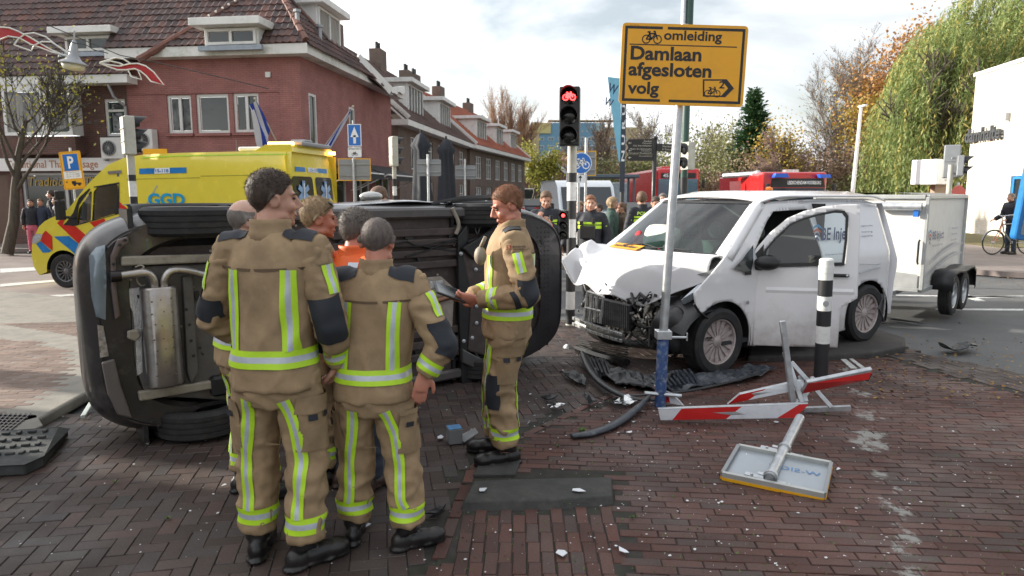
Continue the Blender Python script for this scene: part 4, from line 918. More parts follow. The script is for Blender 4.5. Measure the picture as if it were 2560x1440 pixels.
# ------------------------------------------------------------------ signs, signals, poles, lamps
def textbox(s,m,parent,F,x0,y0,x1,y1,z=.002,bold=0.0,name='lettering',depth=.001,world=True):
    o=text(s,1.0,m,parent,F,name,bold=bold,depth=0,world=world);me=o.data
    co=np.zeros(len(me.vertices)*3);me.vertices.foreach_get('co',co);co=co.reshape(-1,3);a=co.min(0);b=co.max(0)
    co[:,0]=x0+(co[:,0]-a[0])*(x1-x0)/(b[0]-a[0]);co[:,1]=y0+(co[:,1]-a[1])*(y1-y0)/(b[1]-a[1]);co[:,2]=z;me.vertices.foreach_set('co',co.ravel());me.update();return o
def pxframe(a,b,c,Y):  # frame at the world plane Y from three image points (bottom-left, bottom-right, top-left)
    A,B,C_=P(*a,Y),P(*b,Y),P(*c,Y);return frame(A,B-A,C_-A),(B-A).length,(C_-A).length
def stripes_pole(b,x,y,z0,z1,r,n=12,bands=(),lean=(0,0)):
    """tube split at the heights in bands: [(z, material index of what is above)]"""
    zs=[z0]+[q[0] for q in bands if z0<q[0]<z1]+[z1];mi=[0]+[q[1] for q in bands if z0<q[0]<z1]
    for i in range(len(zs)-1):b.tube([(x+lean[0]*zs[i],y+lean[1]*zs[i],zs[i]),(x+lean[0]*zs[i+1],y+lean[1]*zs[i+1],zs[i+1])],r*(1.02 if mi[i] else 1),n,m=mi[i],cap=True)
CREAMP=mat('signal_cream',(.50,.49,.42),.5,var=.08,dirt=(.25,.24,.2),dscale=4,damt=.4)
STB=mat('stripe_black',(.02,.02,.022),.5,var=.1);STW=mat('stripe_white',(.74,.74,.72),.45,var=.05,dirt=(.4,.4,.37),dscale=8,damt=.5)
LENS=mat('lens_dark',(.012,.014,.013),.15);REDL=mat('red_signal_light',(1,.03,.03),.3,emit=6,var=0)
def signal(label,x,y,z,w_,n,rz,body,lens_on=None,group=None,pole=None,bike=False,dz_=None):
    """z: bottom of the head; n lamps; local -Y is the front"""
    t=thing('traffic_light',label,'traffic light',(x,y,0),rz,group);h=dz_ or w_*.98*n
    b=MB();b.box((0,0,z+h/2),(w_,w_*.55,h));b.build('housing',body,t,bevel=w_*.06,bseg=2)
    b=MB();b.box((0,w_*.30,z+h/2),(w_*.9,w_*.1,h*.96));
    for k in range(1,n):b.box((0,w_*.36,z+h*k/n),(w_*.9,.02,.015))
    b.build('back_cover',body,t,bevel=.004)
    for k in range(n):
        zc=z+h*(k+.5)/n;r=w_*.40
        F=Matrix.Translation((0,-w_*.28,zc))@Matrix.Rotation(PI/2,4,'X')
        b=MB();b.lathe([(r,0),(r*.98,.012),(r*.6,.03),(.005,.038)],20,F);lo=b.build('lens',LENS,t,smooth='all')
        b=MB()
        for zz in range(6):pass
        rings=[]
        for q in (0.0,.3,.6,1.0):
            rings.append([F@V((r*1.08*math.cos(a),r*1.08*math.sin(a),q*w_*(.75))) if True else 0 for a in [math.radians(-32+244*i/18) for i in range(19)]])
        # visor longer at the top
        for i,rg in enumerate(rings):
            for j,p in enumerate(rg):
                a=math.radians(-32+244*j/18);f=.35+.65*max(0,math.sin(a));p.y=-w_*.28-(i/3)*w_*.75*f
        b.loft(rings,cap=False,closed=False);b.build('visor',BLACKP,t,solid=.004)
        if lens_on==k:
            mb=MB()
            if bike:
                bicycle_mark(mb,F@Matrix.Translation((0,0,.036)),r*1.5,.12)
            else:mb.lathe([(r*.45,.0),(.003,.002)],14,F@Matrix.Translation((0,0,.04)),cap=False)
            mb.build('lit_symbol',REDL,lo)
    if pole:
        b=MB();stripes_pole(b,pole[0],pole[1],0,pole[2],pole[3],bands=pole[4]);b.build('pole',[CREAMP,STB,STW],t,smooth=True)
        b=MB();b.beam((0,.0,z+.06),(pole[0],pole[1],z+.06),.05,.05);b.beam((0,.0,z+h-.06),(pole[0],pole[1],z+h-.06),.05,.05);b.build('bracket',body,t)
    return t
def bandset(zt,step,z0=0.15):
    o=[];z=z0;k=1
    o.append((.02,1))
    while z<zt:o.append((z,2 if k%2 else 1));z+=step;k+=1
    o.append((zt,0));return o
zof=lambda px,py,Y:P(px,py,Y).z
# cycle signal on the striped pole
x=X(1420,9.2);zb=zof(1420,367,9.2);zt=zof(1420,222,9.2)
signal('three lamp cycle traffic light showing a red bicycle, on a striped pole',x,9.05,zb,.262,3,-.18,BLACKP,2,bike=True,dz_=zt-zb,pole=(.02,.17,zb+.02,.062,bandset(zof(1420,432,9.2),.245,.22)))
x=X(1418,8.9);zb=zof(1418,597,8.9)
signal('small low traffic light with a red lamp, clamped to the striped pole',x-.04,8.86,zb,.125,3,-.25,BLACKP,2)
t=signal('back of a cream traffic light on a striped pole in front of the ambulance',X(333,10.8),10.8,zof(333,387,10.8),.26,3,PI*.72,CREAMP,dz_=.585,pole=(0,.0,zof(333,385,10.8),.056,bandset(zof(333,437,10.8),.24,.3)))
signal('back of a cream traffic light on a striped pole before the pink house',X(987,18),18,zof(987,416,18),.26,3,PI*.68,CREAMP,dz_=.76,pole=(0,0,zof(987,415,18),.056,bandset(zof(987,447,18),.24,.3)))
signal('grey traffic light seen from the side, on the pole behind the detour sign',X(1716,13.2),13.2,zof(1716,425,13.2),.26,2,-1.25,CREAMP,dz_=.52)
t=thing('lamp_post','tall green and grey lamp post rising behind the yellow detour sign','lamp post',(X(1712,13.4),13.5,0));b=MB();stripes_pole(b,0,0,0,9.5,.072,bands=[(.4,1),(1.1,2),(1.6,1),(2.1,0)]);b.build('post',[mat('post_green',(.03,.075,.06),.4,var=.1),STB,STW],t,smooth=True);b=MB();b.tube([(-.11,0,3.8),(-.11,0,9.4)],.05,10);b.build('sleeve',GALV,t)
signal('grey traffic light pair on a post beside the cream station building, the left one',X(2372,17.5),17.5,zof(2372,445,17.5),.36,2,2.6,STEELG,dz_=.82)
signal('grey traffic light facing right on a post beside the station building, the right one',X(2396,17.2),17.2,zof(2396,440,17.2),.26,2,.95,STEELG,dz_=.5,pole=(-.1,.2,2.5,.06,[]))
# --- yellow detour sign
F,W_,H_=pxframe((1547,259),(1857,268),(1557,56),5.45);W_*=1.0
t=thing('detour_sign','large yellow detour sign with black lettering on a leaning galvanised tube','sign',G(1650,1016))
b=MB();b.T=F;b.prism(rrect(0,0,W_,H_,.03),.012,z0=-.012);so_=b.build('sign_plate',mat('detour_yellow',(.86,.40,.012),.38,var=.04,scale=4,dirt=(.55,.25,.03),dscale=6,damt=.25),t,world=True)
def spx(px,py):p=F.inverted()@P(px,py,5.45);return p.x,p.y
b=MB();b.T=F;o_,w2=.020,.020
def ring(b,x0,y0,x1,y1,wd,z,m=None):
    for r_ in ((x0,y0,x1,y0+wd),(x0,y1-wd,x1,y1),(x0,y0+wd,x0+wd,y1-wd),(x1-wd,y0+wd,x1,y1-wd)):b.add([(r_[0],r_[1],z),(r_[2],r_[1],z),(r_[2],r_[3],z),(r_[0],r_[3],z)],[(0,1,2,3)],m)
x0,y0,x1,y1=.022,.022,W_-.022,H_-.022;wd=.02
for r_ in ((x0,y0,W_*.33,y0+wd),(W_*.4,y0,x1,y0+wd),(x0,y1-wd,W_*.32,y1),(W_*.36,y1-wd,x1,y1),(x0,y0+wd,x0+wd,y1-wd),(x1-wd,y0+wd,x1,y1-wd)):b.add([(r_[0],r_[1],.001),(r_[2],r_[1],.001),(r_[2],r_[3],.001),(r_[0],r_[3],.001)],[(0,1,2,3)])
a_=spx(1574,110);c_=spx(1843,108);b.add([(a_[0],a_[1]-.004,.001),(c_[0],a_[1]-.004,.001),(c_[0],a_[1]+.004,.001),(a_[0],a_[1]+.004,.001)],[(0,1,2,3)])
m0=spx(1630,92);bicycle_mark(b,F@Matrix.Translation((*m0,0)),.145,.065) if False else None
b.build('border',BLK,so_,world=True)
b=MB();bicycle_mark(b,F@Matrix.Translation((*m0,0)),.150,.07);b.build('bicycle_symbol',BLK,so_,world=True)
for s_,q,bo in (('omleiding',(1659,107,1806,79),.022),('Damlaan',(1576,149,1755,119),.028),('afgesloten',(1570,199,1780,160),.028),('volg',(1568,243,1648,205),.028)):
    a_=spx(q[0],q[1]);c_=spx(q[2],q[3]);textbox(s_,BLK,so_,F,a_[0],a_[1],c_[0],c_[1],bold=bo)
for s_,q,rot in (('W-SIGN',(1575,65,1598,61),0),('W-SIGN',(1815,264,1838,260),0)):
    a_=spx(q[0],q[1]);c_=spx(q[2],q[3]);textbox(s_,mat('faded_yellow',(.6,.3,.02),.5),so_,F,a_[0],a_[1],c_[0],c_[1],z=.0025)
pan=[spx(*q) for q in ((1757,241),(1757,198),(1817,198),(1835,221),(1813,243))];inn=[spx(*q) for q in ((1761,238),(1761,202),(1805,202),(1820,221),(1803,239))]
b=MB();b.T=F;b.add([(*p,.001) for p in pan[::-1]],[(0,1,2,3,4)]);b.add([(*p,.0022) for p in inn[::-1]],[(0,1,2,3,4)],1);b.build('route_arrow',[BLK,mat('detour_yellow',(0,0,0))],so_,world=True)
b=MB();m0=spx(1781,229);bicycle_mark(b,F@Matrix.Translation((*m0,.0015)),.125,.06);b.build('bicycle_symbol',BLK,so_,world=True)
a_=spx(1797,221);c_=spx(1812,203);textbox('2',BLK,so_,F,a_[0],a_[1],c_[0],c_[1],z=.0035,bold=.02)
b=MB();pb0,pm,pt_=G(1650,1018),P(1658,836,5.55),P(1712,62,5.55);b.tube([pm-(pt_-pm).normalized()*.2,pt_],.036,14);b.build('pole',GALV,t,world=True,smooth=True)
b=MB();dr=(pm-pb0);b.tube([pb0,pm],.048,14,m=1);b.build('socket',[GALV,mat('worn_blue_tube',(.05,.10,.26),.5,.2,var=.3,scale=10,dirt=(.38,.40,.42),dscale=14,damt=.9)],t,world=True,smooth=True)
b=MB();b.box(pm,(.125,.11,.07));b.tube([pm+V((.05,-.02,-.02)),pm+V((.19,-.03,-.02))],.011,8);b.tube([pm+V((.19,-.03,-.05)),pm+V((.19,-.03,.02))],.008,6);b.tube([pb0+V((-.14,-.02,.13)),pb0+V((.17,-.04,.11))],.016,10);b.build('clamp',GALV,t,world=True,bevel=.005)
b=MB()
for px,py in ((1700,90),(1690,245)):q=P(px,py,5.5);b.box(q,(.16,.05,.03))
b.build('mounting_clip',GALV,t,world=True)
# --- one way sign with plates
def plate(parent,Fq,w_,h_,m,name='sign_plate',th_=.006,r=.03,edge=None):
    b=MB();b.T=Fq;b.prism(rrect(0,0,w_,h_,r),th_,z0=-th_);o=b.build(name,m,parent,world=True)
    if edge:
        b=MB();b.T=Fq;e=.02
        ring(b,0,0,w_,h_,.022,.002);b.build('rim',edge,o,world=True)
    return o
t=thing('one_way_sign','blue one way arrow sign over a bicycle plate on a grey pole','sign',(X(887,19),19.1,0));b=MB();b.tube([(0,0,0),(0,0,zof(887,300,19))],.035,10);b.build('pole',STEELG,t,smooth=True)
F,a,c=pxframe((870,366),(904,366),(869,310),19);o=plate(t,F,a,c,BLUE,edge=WSIGN)
b=MB();b.T=F;b.add([(a*.4,.08,.003),(a*.6,.08,.003),(a*.6,c*.5,.003),(a*.4,c*.5,.003)],[(0,1,2,3)]);b.add([(a*.2,c*.42,.003),(a*.8,c*.42,.003),(a*.5,c*.88,.003)],[(0,1,2)]);b.build('arrow',WSIGN,o,world=True)
F,a,c=pxframe((870,393),(904,393),(870,368),19);o=plate(t,F,a,c,WSIGN,edge=BLK if False else None);b=MB();bicycle_mark(b,F@Matrix.Translation((a/2,c*.36,0)),.16,.09);b.build('bicycle_symbol',BLK,o,world=True);textbox('uitgezonderd',BLK,o,F,.02,c*.74,a-.02,c*.92,bold=.02)
def backsign(label,q0,q1,q2_,Y,rim,polepx,ptop,m=GREYB):
    t=thing('traffic_sign',label,'sign',(X(polepx,Y),Y-.06,0));F,a,c=pxframe(q0,q1,q2_,Y);o=plate(t,F,a,c,m,edge=rim,r=.04)
    b=MB();b.T=F
    for k in (.25,.75):b.box((a/2,c*k,.02),(a*.96,.03,.02))
    b.build('stiffener',STEELG,o,world=True);b=MB();b.tube([(0,0,0),(0,0,zof(polepx,ptop,Y))],.03,10);b.build('pole',GALV,t,smooth=True);return t
backsign('back of a yellow edged sign board under the blue one way arrow',(846,452),(928,452),(846,396),18.8,YEL,887,396)
backsign('plain grey back of a road sign on a pale pole beside the first parasol',(1042,440),(1103,440),(1042,398),16.5,None,1072,386)
backsign('plain grey back of a road sign right of the second closed parasol',(1138,448),(1190,448),(1138,413),20,None,1163,398)
backsign('yellow edged back of a road sign behind the round blue cycle sign',(1441,440),(1490,440),(1441,377),15.2,YEL,1463,345)
# --- parking sign
t=thing('parking_sign','yellow temporary parking sign with blue P before the massage shop','sign',(X(186,17),17.05,0));b=MB();b.tube([(0,0,0),(-.04,0,zof(182,369,17))],.028,10);b.build('pole',GALV,t,smooth=True)
F,a,c=pxframe((161,475),(214,471),(152,380),17);o=plate(t,F,a,c,YEL,edge=None)
b=MB();b.T=F;ring(b,.02,.02,a-.02,c-.02,.012,.0015);b.build('border',mat('orange_line',(.5,.2,.01),.5),o,world=True)
b=MB();b.T=F;b.box((a*.5,c*.71,.002),(.36,.40,.003));b.build('blue_panel',BLUE,o,world=True);textbox('P',WSIGN,o,F,a*.36,c*.55,a*.64,c*.87,z=.006,bold=.03)
b=MB();b.T=F;b.box((a*.5,c*.38,.002),(.44,.18,.003));b.build('white_panel',WSIGN,o,world=True)
for k,s_ in enumerate(('Met uitzondering van:','van 13 - 10   08:00','t/m 15 - 11   17:00')):textbox(s_,BLK,o,F,a*.2,c*(.435-k*.055),a*.82,c*(.465-k*.055),z=.005)
b=MB();b.T=F;b.box((a*.62,c*.15,.003),(.22,.035,.002));b.box((a*.5,c*.19,.003),(.10,.05,.002));b.beam((a*.5,c*.18,.004),(a*.85,c*.13,.004),.02,.002);b.add([(a*.12,c*.2,.004),(a*.2,c*.17,.004),(a*.2,c*.23,.004)],[(0,1,2)])
for k in (.52,.74):b.lathe([(.035,.002),(.035,.004)],10,F.inverted()@F@Matrix.Translation((a*k,c*.12,0)))
b.build('tow_symbol',BLK,o,world=True)
# small yellow sign behind the ambulance roof
t=thing('yellow_sign','small yellow sign just showing over the ambulance roof','sign',(X(390,17),17,0));F,a,c=pxframe((358,400),(419,400),(358,372),17);plate(t,F,a,c,YEL);b=MB();b.tube([(0,.03,0),(0,.03,2.5)],.03,8);b.build('pole',GALV,t)
# --- round blue cycle sign
t=thing('cycle_sign','round blue cycle path sign over a small two arrow plate','sign',(X(1453,14),14.08,0));F=frame(P(1453,408,14),(1,0,0),(0,0,1))
b=MB();b.T=F;b.lathe([(.215,-.006),(.215,0)],32);o=b.build('disc',WSIGN,t,world=True);b=MB();b.T=F;b.lathe([(.20,0.001),(.20,.003)],32);b.build('blue_face',BLUE,o,world=True);b=MB();bicycle_mark(b,F@Matrix.Translation((0,0,.003)),.33,.09);b.build('bicycle_symbol',WSIGN,o,world=True)
F,a,c=pxframe((1416,457),(1464,457),(1416,437),14);o=plate(t,F,a,c,WSIGN,r=.01);b=MB();b.T=F
for cx,s_ in ((a*.3,-1),(a*.72,1)):b.box((cx,c/2,.003),(.02,c*.6,.002));b.add([(cx-.04,c/2+s_*.02,.004),(cx+.04,c/2+s_*.02,.004),(cx,c/2+s_*.07,.004)],[(0,1,2)])
b.build('arrows',BLK,o,world=True);b=MB();b.tube([(-.05,0,0),(-.05,0,2.3)],.03,10);b.build('pole',GALV,t,smooth=True)
# --- finger post
FPB=mat('finger_black',(.02,.018,.017),.4);FPT=mat('finger_text',(.6,.55,.45),.5)
t=thing('finger_post','black finger post with three arms to the left and one to the right','signpost',(X(1634,17),17,0));b=MB();b.tube([(0,0,0),(.0,0,zof(1640,345,17))],.055,12);b.ell((0,0,zof(1640,345,17)),(.07,.07,.05),12,6);b.build('post',FPB,t,smooth='all')
for (ya,yb,lines) in ((368,347,('Damlaan','Damplein','Het Voorttheater')),(386,367,('Molen De Salamander','Dorpskerk','Petrus en Pauluskerk')),(402,386,('Sluisgebied',))):
    F,a,c=pxframe((1565,ya),(1634,ya),(1565,yb),16.93);b=MB();b.T=F;b.prism([(0,c*.5),(.06,0),(a,0),(a,c*.96),(.06,c*.96)],.03,z0=-.03);o=b.build('arm',FPB,t,world=True)
    for i,s_ in enumerate(lines):h_=min(c*.2,.045);yy=c*.9-(i+1)*c*.27;textbox(s_,FPT,o,F,a*.93-.028*len(s_),yy,a*.93,yy+h_)
    b=MB();b.T=F;b.beam((.06,c*.5,.003),(.13,c*.5,.003),.012,.002);b.add([(.05,c*.5,.004),(.09,c*.5+.03,.004),(.09,c*.5-.03,.004)],[(0,1,2)]);b.build('arrow',FPT,o,world=True)
F,a,c=pxframe((1641,378),(1712,381),(1641,358),16.93);b=MB();b.T=F;b.prism([(0,0),(a-.06,0),(a,c*.5),(a-.06,c*.96),(0,c*.96)],.03,z0=-.03);o=b.build('arm',FPB,t,world=True)
textbox('Stadskantoor',FPT,o,F,a*.2,c*.55,a*.75,c*.8);textbox('& Gemeentehuis',FPT,o,F,a*.2,c*.18,a*.8,c*.42)
# --- banners
t=thing('beach_flag','light blue tall beach flag with dark zigzag letters','banner',(X(1548,22),22,0));pts=[(1519,192),(1552,196),(1553,400),(1547,405),(1536,330),(1526,250)]
b=MB();Fz=frame(P(1519,192,22),(1,0,0),(0,0,1));b.T=Fz;pp=[tuple((Fz.inverted()@P(a,c,22)).xy) for a,c in pts];b.prism(pp,.01);o=b.build('cloth',mat('banner_cyan',(.22,.52,.68),.7,var=.08),t,world=True)
textbox('W',mat('banner_navy',(.02,.06,.14),.6),o,Fz@Matrix.Rotation(-.3,4,'Z'),.12,-.45,.42,-.15,z=.012,bold=.02)
textbox('W',mat('banner_navy',(0,0,0)),o,Fz@Matrix.Rotation(-.3,4,'Z'),.14,-.85,.42,-.6,z=.012,bold=.02);b=MB();b.tube([(.05,0,0),(.05,0,zof(1550,160,22))],.03,8);b.build('pole',STB,t)
t=thing('banner','dark tall banner with white upright letters beside the light blue flag','banner',(X(1556,15),15,0));F,a,c=pxframe((1549,480),(1561,480),(1549,258),14.95);plate(t,F,a,c,mat('banner_dark',(.04,.05,.07),.6),name='cloth',r=.01)
textbox('N U R U',WSIGN,t,F@Matrix.Rotation(PI/2,4,'Z'),c*.35,-.09,c*.98,-.02,z=.004,bold=.02);b=MB();b.tube([(0,.05,0),(0,.05,zof(1556,256,15))],.05,10);b.build('pole',mat('anthracite',(.05,.055,.06),.5),t,smooth=True)
# --- slim lamp post right, no entry sign, box sign, billboard
t=thing('lamp_post','slim white lamp post standing before the trees, above the white trailer','lamp post',(X(2128,27),27,0));b=MB();b.tube([(0,0,0),(.16,0,zof(2141,268,27))],[.09,.055],10);b.build('post',WSIGN,t,smooth=True);b=MB();b.box((.16,-.1,zof(2141,266,27)),(.14,.5,.07));b.build('lamp_head',WSIGN,t,bevel=.02)
t=thing('no_entry_sign','round red no entry sign behind the white trailer','sign',(X(2396,19.5),19.55,0));F=frame(P(2396,490,19.5),(1,0,0),(0,0,1))@Matrix.Rotation(.35,4,'Y');b=MB();b.T=F;b.lathe([(.30,-.01),(.30,0)],32);o=b.build('disc',mat('noentry_red',(.45,.03,.03),.4),t,world=True);b=MB();b.T=F;b.box((0,0,.003),(.44,.10,.003));b.build('bar',WSIGN,o,world=True);b=MB();b.tube([(0,0,0),(0,0,2.1)],.035,10);b.build('pole',GALV,t)
t=thing('box_sign','white cube shaped light box sign beside the station building','sign',(X(2345,26),26,0));z0_,z1_=zof(2340,461,26),zof(2340,398,26)
b=MB();b.box((0,.5,(z0_+z1_)/2),(1.0,1.0,z1_-z0_),Matrix.Rotation(.5,4,'Z'));o=b.build('light_box',WSIGN,t,bevel=.02)
b=MB();b.box((.4,.6,z0_/2),(.5,.3,z0_));b.build('foot',mat('box_foot',(.35,.25,.18),.6),t)
Fb=Matrix.Translation((0,.5,(z0_+z1_)/2))@Matrix.Rotation(.5,4,'Z')@Matrix.Translation((0,-.505,0))@Matrix.Rotation(PI/2,4,'X');textbox('cm.nl',BLK,o,Fb,.0,-.2,.38,-.06,world=False,bold=.01);textbox('ACADEMY',BLK,o,Fb,.0,-.34,.38,-.26,world=False)
t=thing('billboard','blue framed display board cut by the right edge of the picture','billboard',(X(2590,12.5),12.5,0));F,a,c=pxframe((2528,598),(2660,612),(2541,396),12.5);F=F;b=MB();b.T=F;b.prism(rrect(0,0,a,c,.08),.16,z0=-.08);o=b.build('frame',mat('board_blue',(.02,.16,.42),.35),t,world=True,bevel=.02);b=MB();b.T=F;b.prism(rrect(.09,.1,a-.05,c-.06,.02),.01,z0=.081);b.build('poster',mat('poster_grey',(.22,.25,.28),.2,var=.1),o,world=True);b=MB();b.box((.3,0,.5),(.14,.12,1.0));b.build('leg',STEELG,t)
# --- black and white bollard in the foreground
pb0=G(2051,958);pt_=P(2067,650,pb0.y-.02);t=thing('bollard','black and white striped bollard standing in front of the open van door','bollard',(pb0.x,pb0.y,0));d=pt_-V((pb0.x,pb0.y,0));b=MB();cuts=[0,.335,.475,.60,.715,.845,1.0];col=[0,1,0,1,0,1];r_=.064
for i in range(6):b.tube([V((0,0,0))+d*cuts[i],V((0,0,0))+d*cuts[i+1]],r_,20,m=col[i])
b.tube([d*1.0,d*1.012],[r_,r_*.8],20,m=1);b.tube([d*.90,d*.955],r_*1.06,20,m=1);b.build('post',[STB,STW],t,smooth=True)
b=MB();b.lathe([(.028,0),(.028,.002)],20,frame(d*.66+V((-.018,-r_-.002,0)),(1,0,0),(0,0,1)),cap=True);o=b.build('sticker',mat('sticker_grey',(.35,.35,.36),.5),t)
# --- hanging street lamp with red ribbon lights on wires
Yl=15.5;t=thing('street_lamp','grey bell shaped street lamp hanging on wires between red ribbon decorations','street lamp',P(212,150,Yl));zc=zof(212,150,Yl);xc=X(212,Yl)
b=MB();Fq=Matrix.Translation((xc,Yl,zc))@Matrix.Rotation(.12,4,'Y');b.lathe([(.035,.42),(.05,.36),(.07,.30),(.085,.2),(.10,.1),(.16,.0),(.27,-.06),(.285,-.09),(.27,-.095)],24,Fq);b.build('shade',STEELG,t,world=True,smooth='all');b=MB();b.lathe([(.24,-.095),(.2,-.2),(.05,-.23)],20,Fq);b.build('lamp_glass',mat('lamp_glass',(.6,.58,.45),.15),t,world=True,smooth='all')
b=MB();b.tube([Fq@V((0,0,.4)),Fq@V((0,0,.62))],.02,6);b.build('hanger',STEELG,t,world=True)
def wire(name,label,pts,Y):
    t_=thing(name,label,'wire',P(*pts[0],Y));b=MB();b.tube([P(a,c,Y) for a,c in pts],.010,4);b.build('cable',STB,t_,world=True)
wire('wire','thin dark wire running down to the right past the lamp to the pink wall',[(60,22),(130,67),(205,98),(300,138),(410,160),(560,195),(672,222)],Yl+.1);wire('wire','short slack wire right under the first wire, holding the lamp',[(150,97),(190,108),(212,110),(235,125),(270,133)],Yl-.05)
RIB=mat('ribbon_red',(.40,.008,.012),.5,var=.3,scale=30,bump=.01,bscale=60);RWH=mat('rope_light_white',(.68,.68,.64),.5)
def ornament(label,polyred,ropes,Y):
    t_=thing('ribbon_decoration',label,'decoration',P(*polyred[0],Y));n=len(polyred)//2;b=MB()
    top_=[P(a,c,Y) for a,c in polyred[:n]];bot=[P(a,c,Y) for a,c in polyred[n:]][::-1]
    for i in range(n-1):
        b.add([top_[i],top_[i+1],bot[i+1],bot[i]]+[p+V((0,.06,0)) for p in (top_[i],top_[i+1],bot[i+1],bot[i])],[(0,3,2,1),(4,5,6,7),(0,1,5,4),(3,7,6,2)])
    b.build('red_ribbon',RIB,t_,world=True)
    b=MB();b.tube([p+V((0,-.02,0)) for p in top_]+[bot[-1]+V((0,-.02,0))]+[p+V((0,-.02,0)) for p in bot[::-1]],.016,5)
    for rp in ropes:b.tube([P(a,c,Y-.03) for a,c in rp],.016,5)
    b.build('rope_light',RWH,t_,world=True)
ornament('red ribbon light decoration with white rope edges, left of the hanging lamp',[(0,68),(25,70),(48,79),(75,93),(100,108),(130,125),(160,138),(184,141),(184,142),(155,136),(130,130),(105,120),(80,112),(50,95),(22,91),(0,100)],[[(35,112),(45,98),(62,85),(85,82),(115,92),(140,112),(165,130),(184,141)],[(35,112),(78,127),(86,113),(105,104),(128,105),(150,118),(184,141)]],Yl)
ornament('red ribbon light decoration hanging right of the bell shaped lamp',[(250,158),(275,163),(300,166),(325,160),(345,159),(365,165),(385,180),(410,212),(379,204),(367,190),(352,178),(338,172),(315,175),(295,175),(272,167),(250,158)],[[(250,156),(270,150),(290,144),(310,148),(328,160)],[(250,157),(275,152),(300,158),(310,163)],[(320,175),(328,192),(354,199),(345,176)]],Yl)
# --- closed parasols of the cafe
PAR=mat('parasol_cloth',(.022,.026,.034),.8,var=.2)
def parasol(label,px,Y,ptop,hb):
    z1_=zof(px,ptop,Y);t_=thing('parasol',label,'parasol',(X(px,Y),Y,0));rr=random.Random(px);n=24;rings=[]
    prof=[(1.0,.02),(.98,.10),(.90,.24),(.86,.17),(.7,.19),(.5,.23),(.35,.25),(.28,.14),(.2,.2),(.13,.24)]
    for f,r_ in prof:rings.append([V((r_*(1+.22*math.sin(j*PI/3*1.0+f*2)+.1*rr.uniform(-1,1))*math.cos(2*PI*j/n),r_*(1+.22*math.sin(j*PI/3+f*2))*math.sin(2*PI*j/n),z1_*f)) for j in range(n)])
    b=MB();b.loft(rings);b.build('canopy',PAR,t_,smooth='all');b=MB();b.tube([(0,0,0),(0,0,z1_+.08)],.03,8);b.build('pole',STB,t_)
parasol('closed dark navy parasol nearer the pink house',1055,19,332,0);parasol('closed dark navy parasol right of the other parasol',1117,21,347,0)
t=thing('planter_hedge','low green planting at the feet of the closed parasols','plant',(X(1090,18.3),18.3,0));rng=np.random.default_rng(3);c=np.stack([rng.uniform(-1.2,1.2,1500),rng.uniform(-.3,.3,1500),rng.uniform(.1,.95,1500)],1);fastquads('foliage',quads(c,.10,.5,rng),HEDGE,t,'stuff');b=MB();b.box((0,0,.18),(2.5,.6,.34));b.build('planter',STB,t)
# bus shelter
t=thing('bus_shelter','grey steel and glass bus shelter beyond the policemen','bus shelter',(X(1528,29),29,0));b=MB()
for sx in (-1,1):
    for sy in (0,1.4):b=MB();b.beam((sx*.95,sy,0),(sx*.95,sy,2.45),.08,.08,up=(0,1,0));b.build('post',mat('shelter_grey',(.10,.13,.16),.4,.3),t)
b=MB();b.box((0,.7,2.52),(2.3,1.9,.14));b.build('roof',mat('shelter_grey',(0,0,0)),t,bevel=.02);b=MB();b.box((0,1.4,1.3),(1.8,.02,2.0));b.build('glass',clearglass('shelter_glass',(.6,.7,.75)),t);b=MB();b.box((0,.9,.5),(1.6,.4,.06));b.build('seat',GALV,t)
b=MB();b.box((.0,-.05,1.35),(1.3,.1,1.7));b.build('poster_case',mat('case_pic',(.25,.30,.33),.3,var=.4,scale=1.5),t)
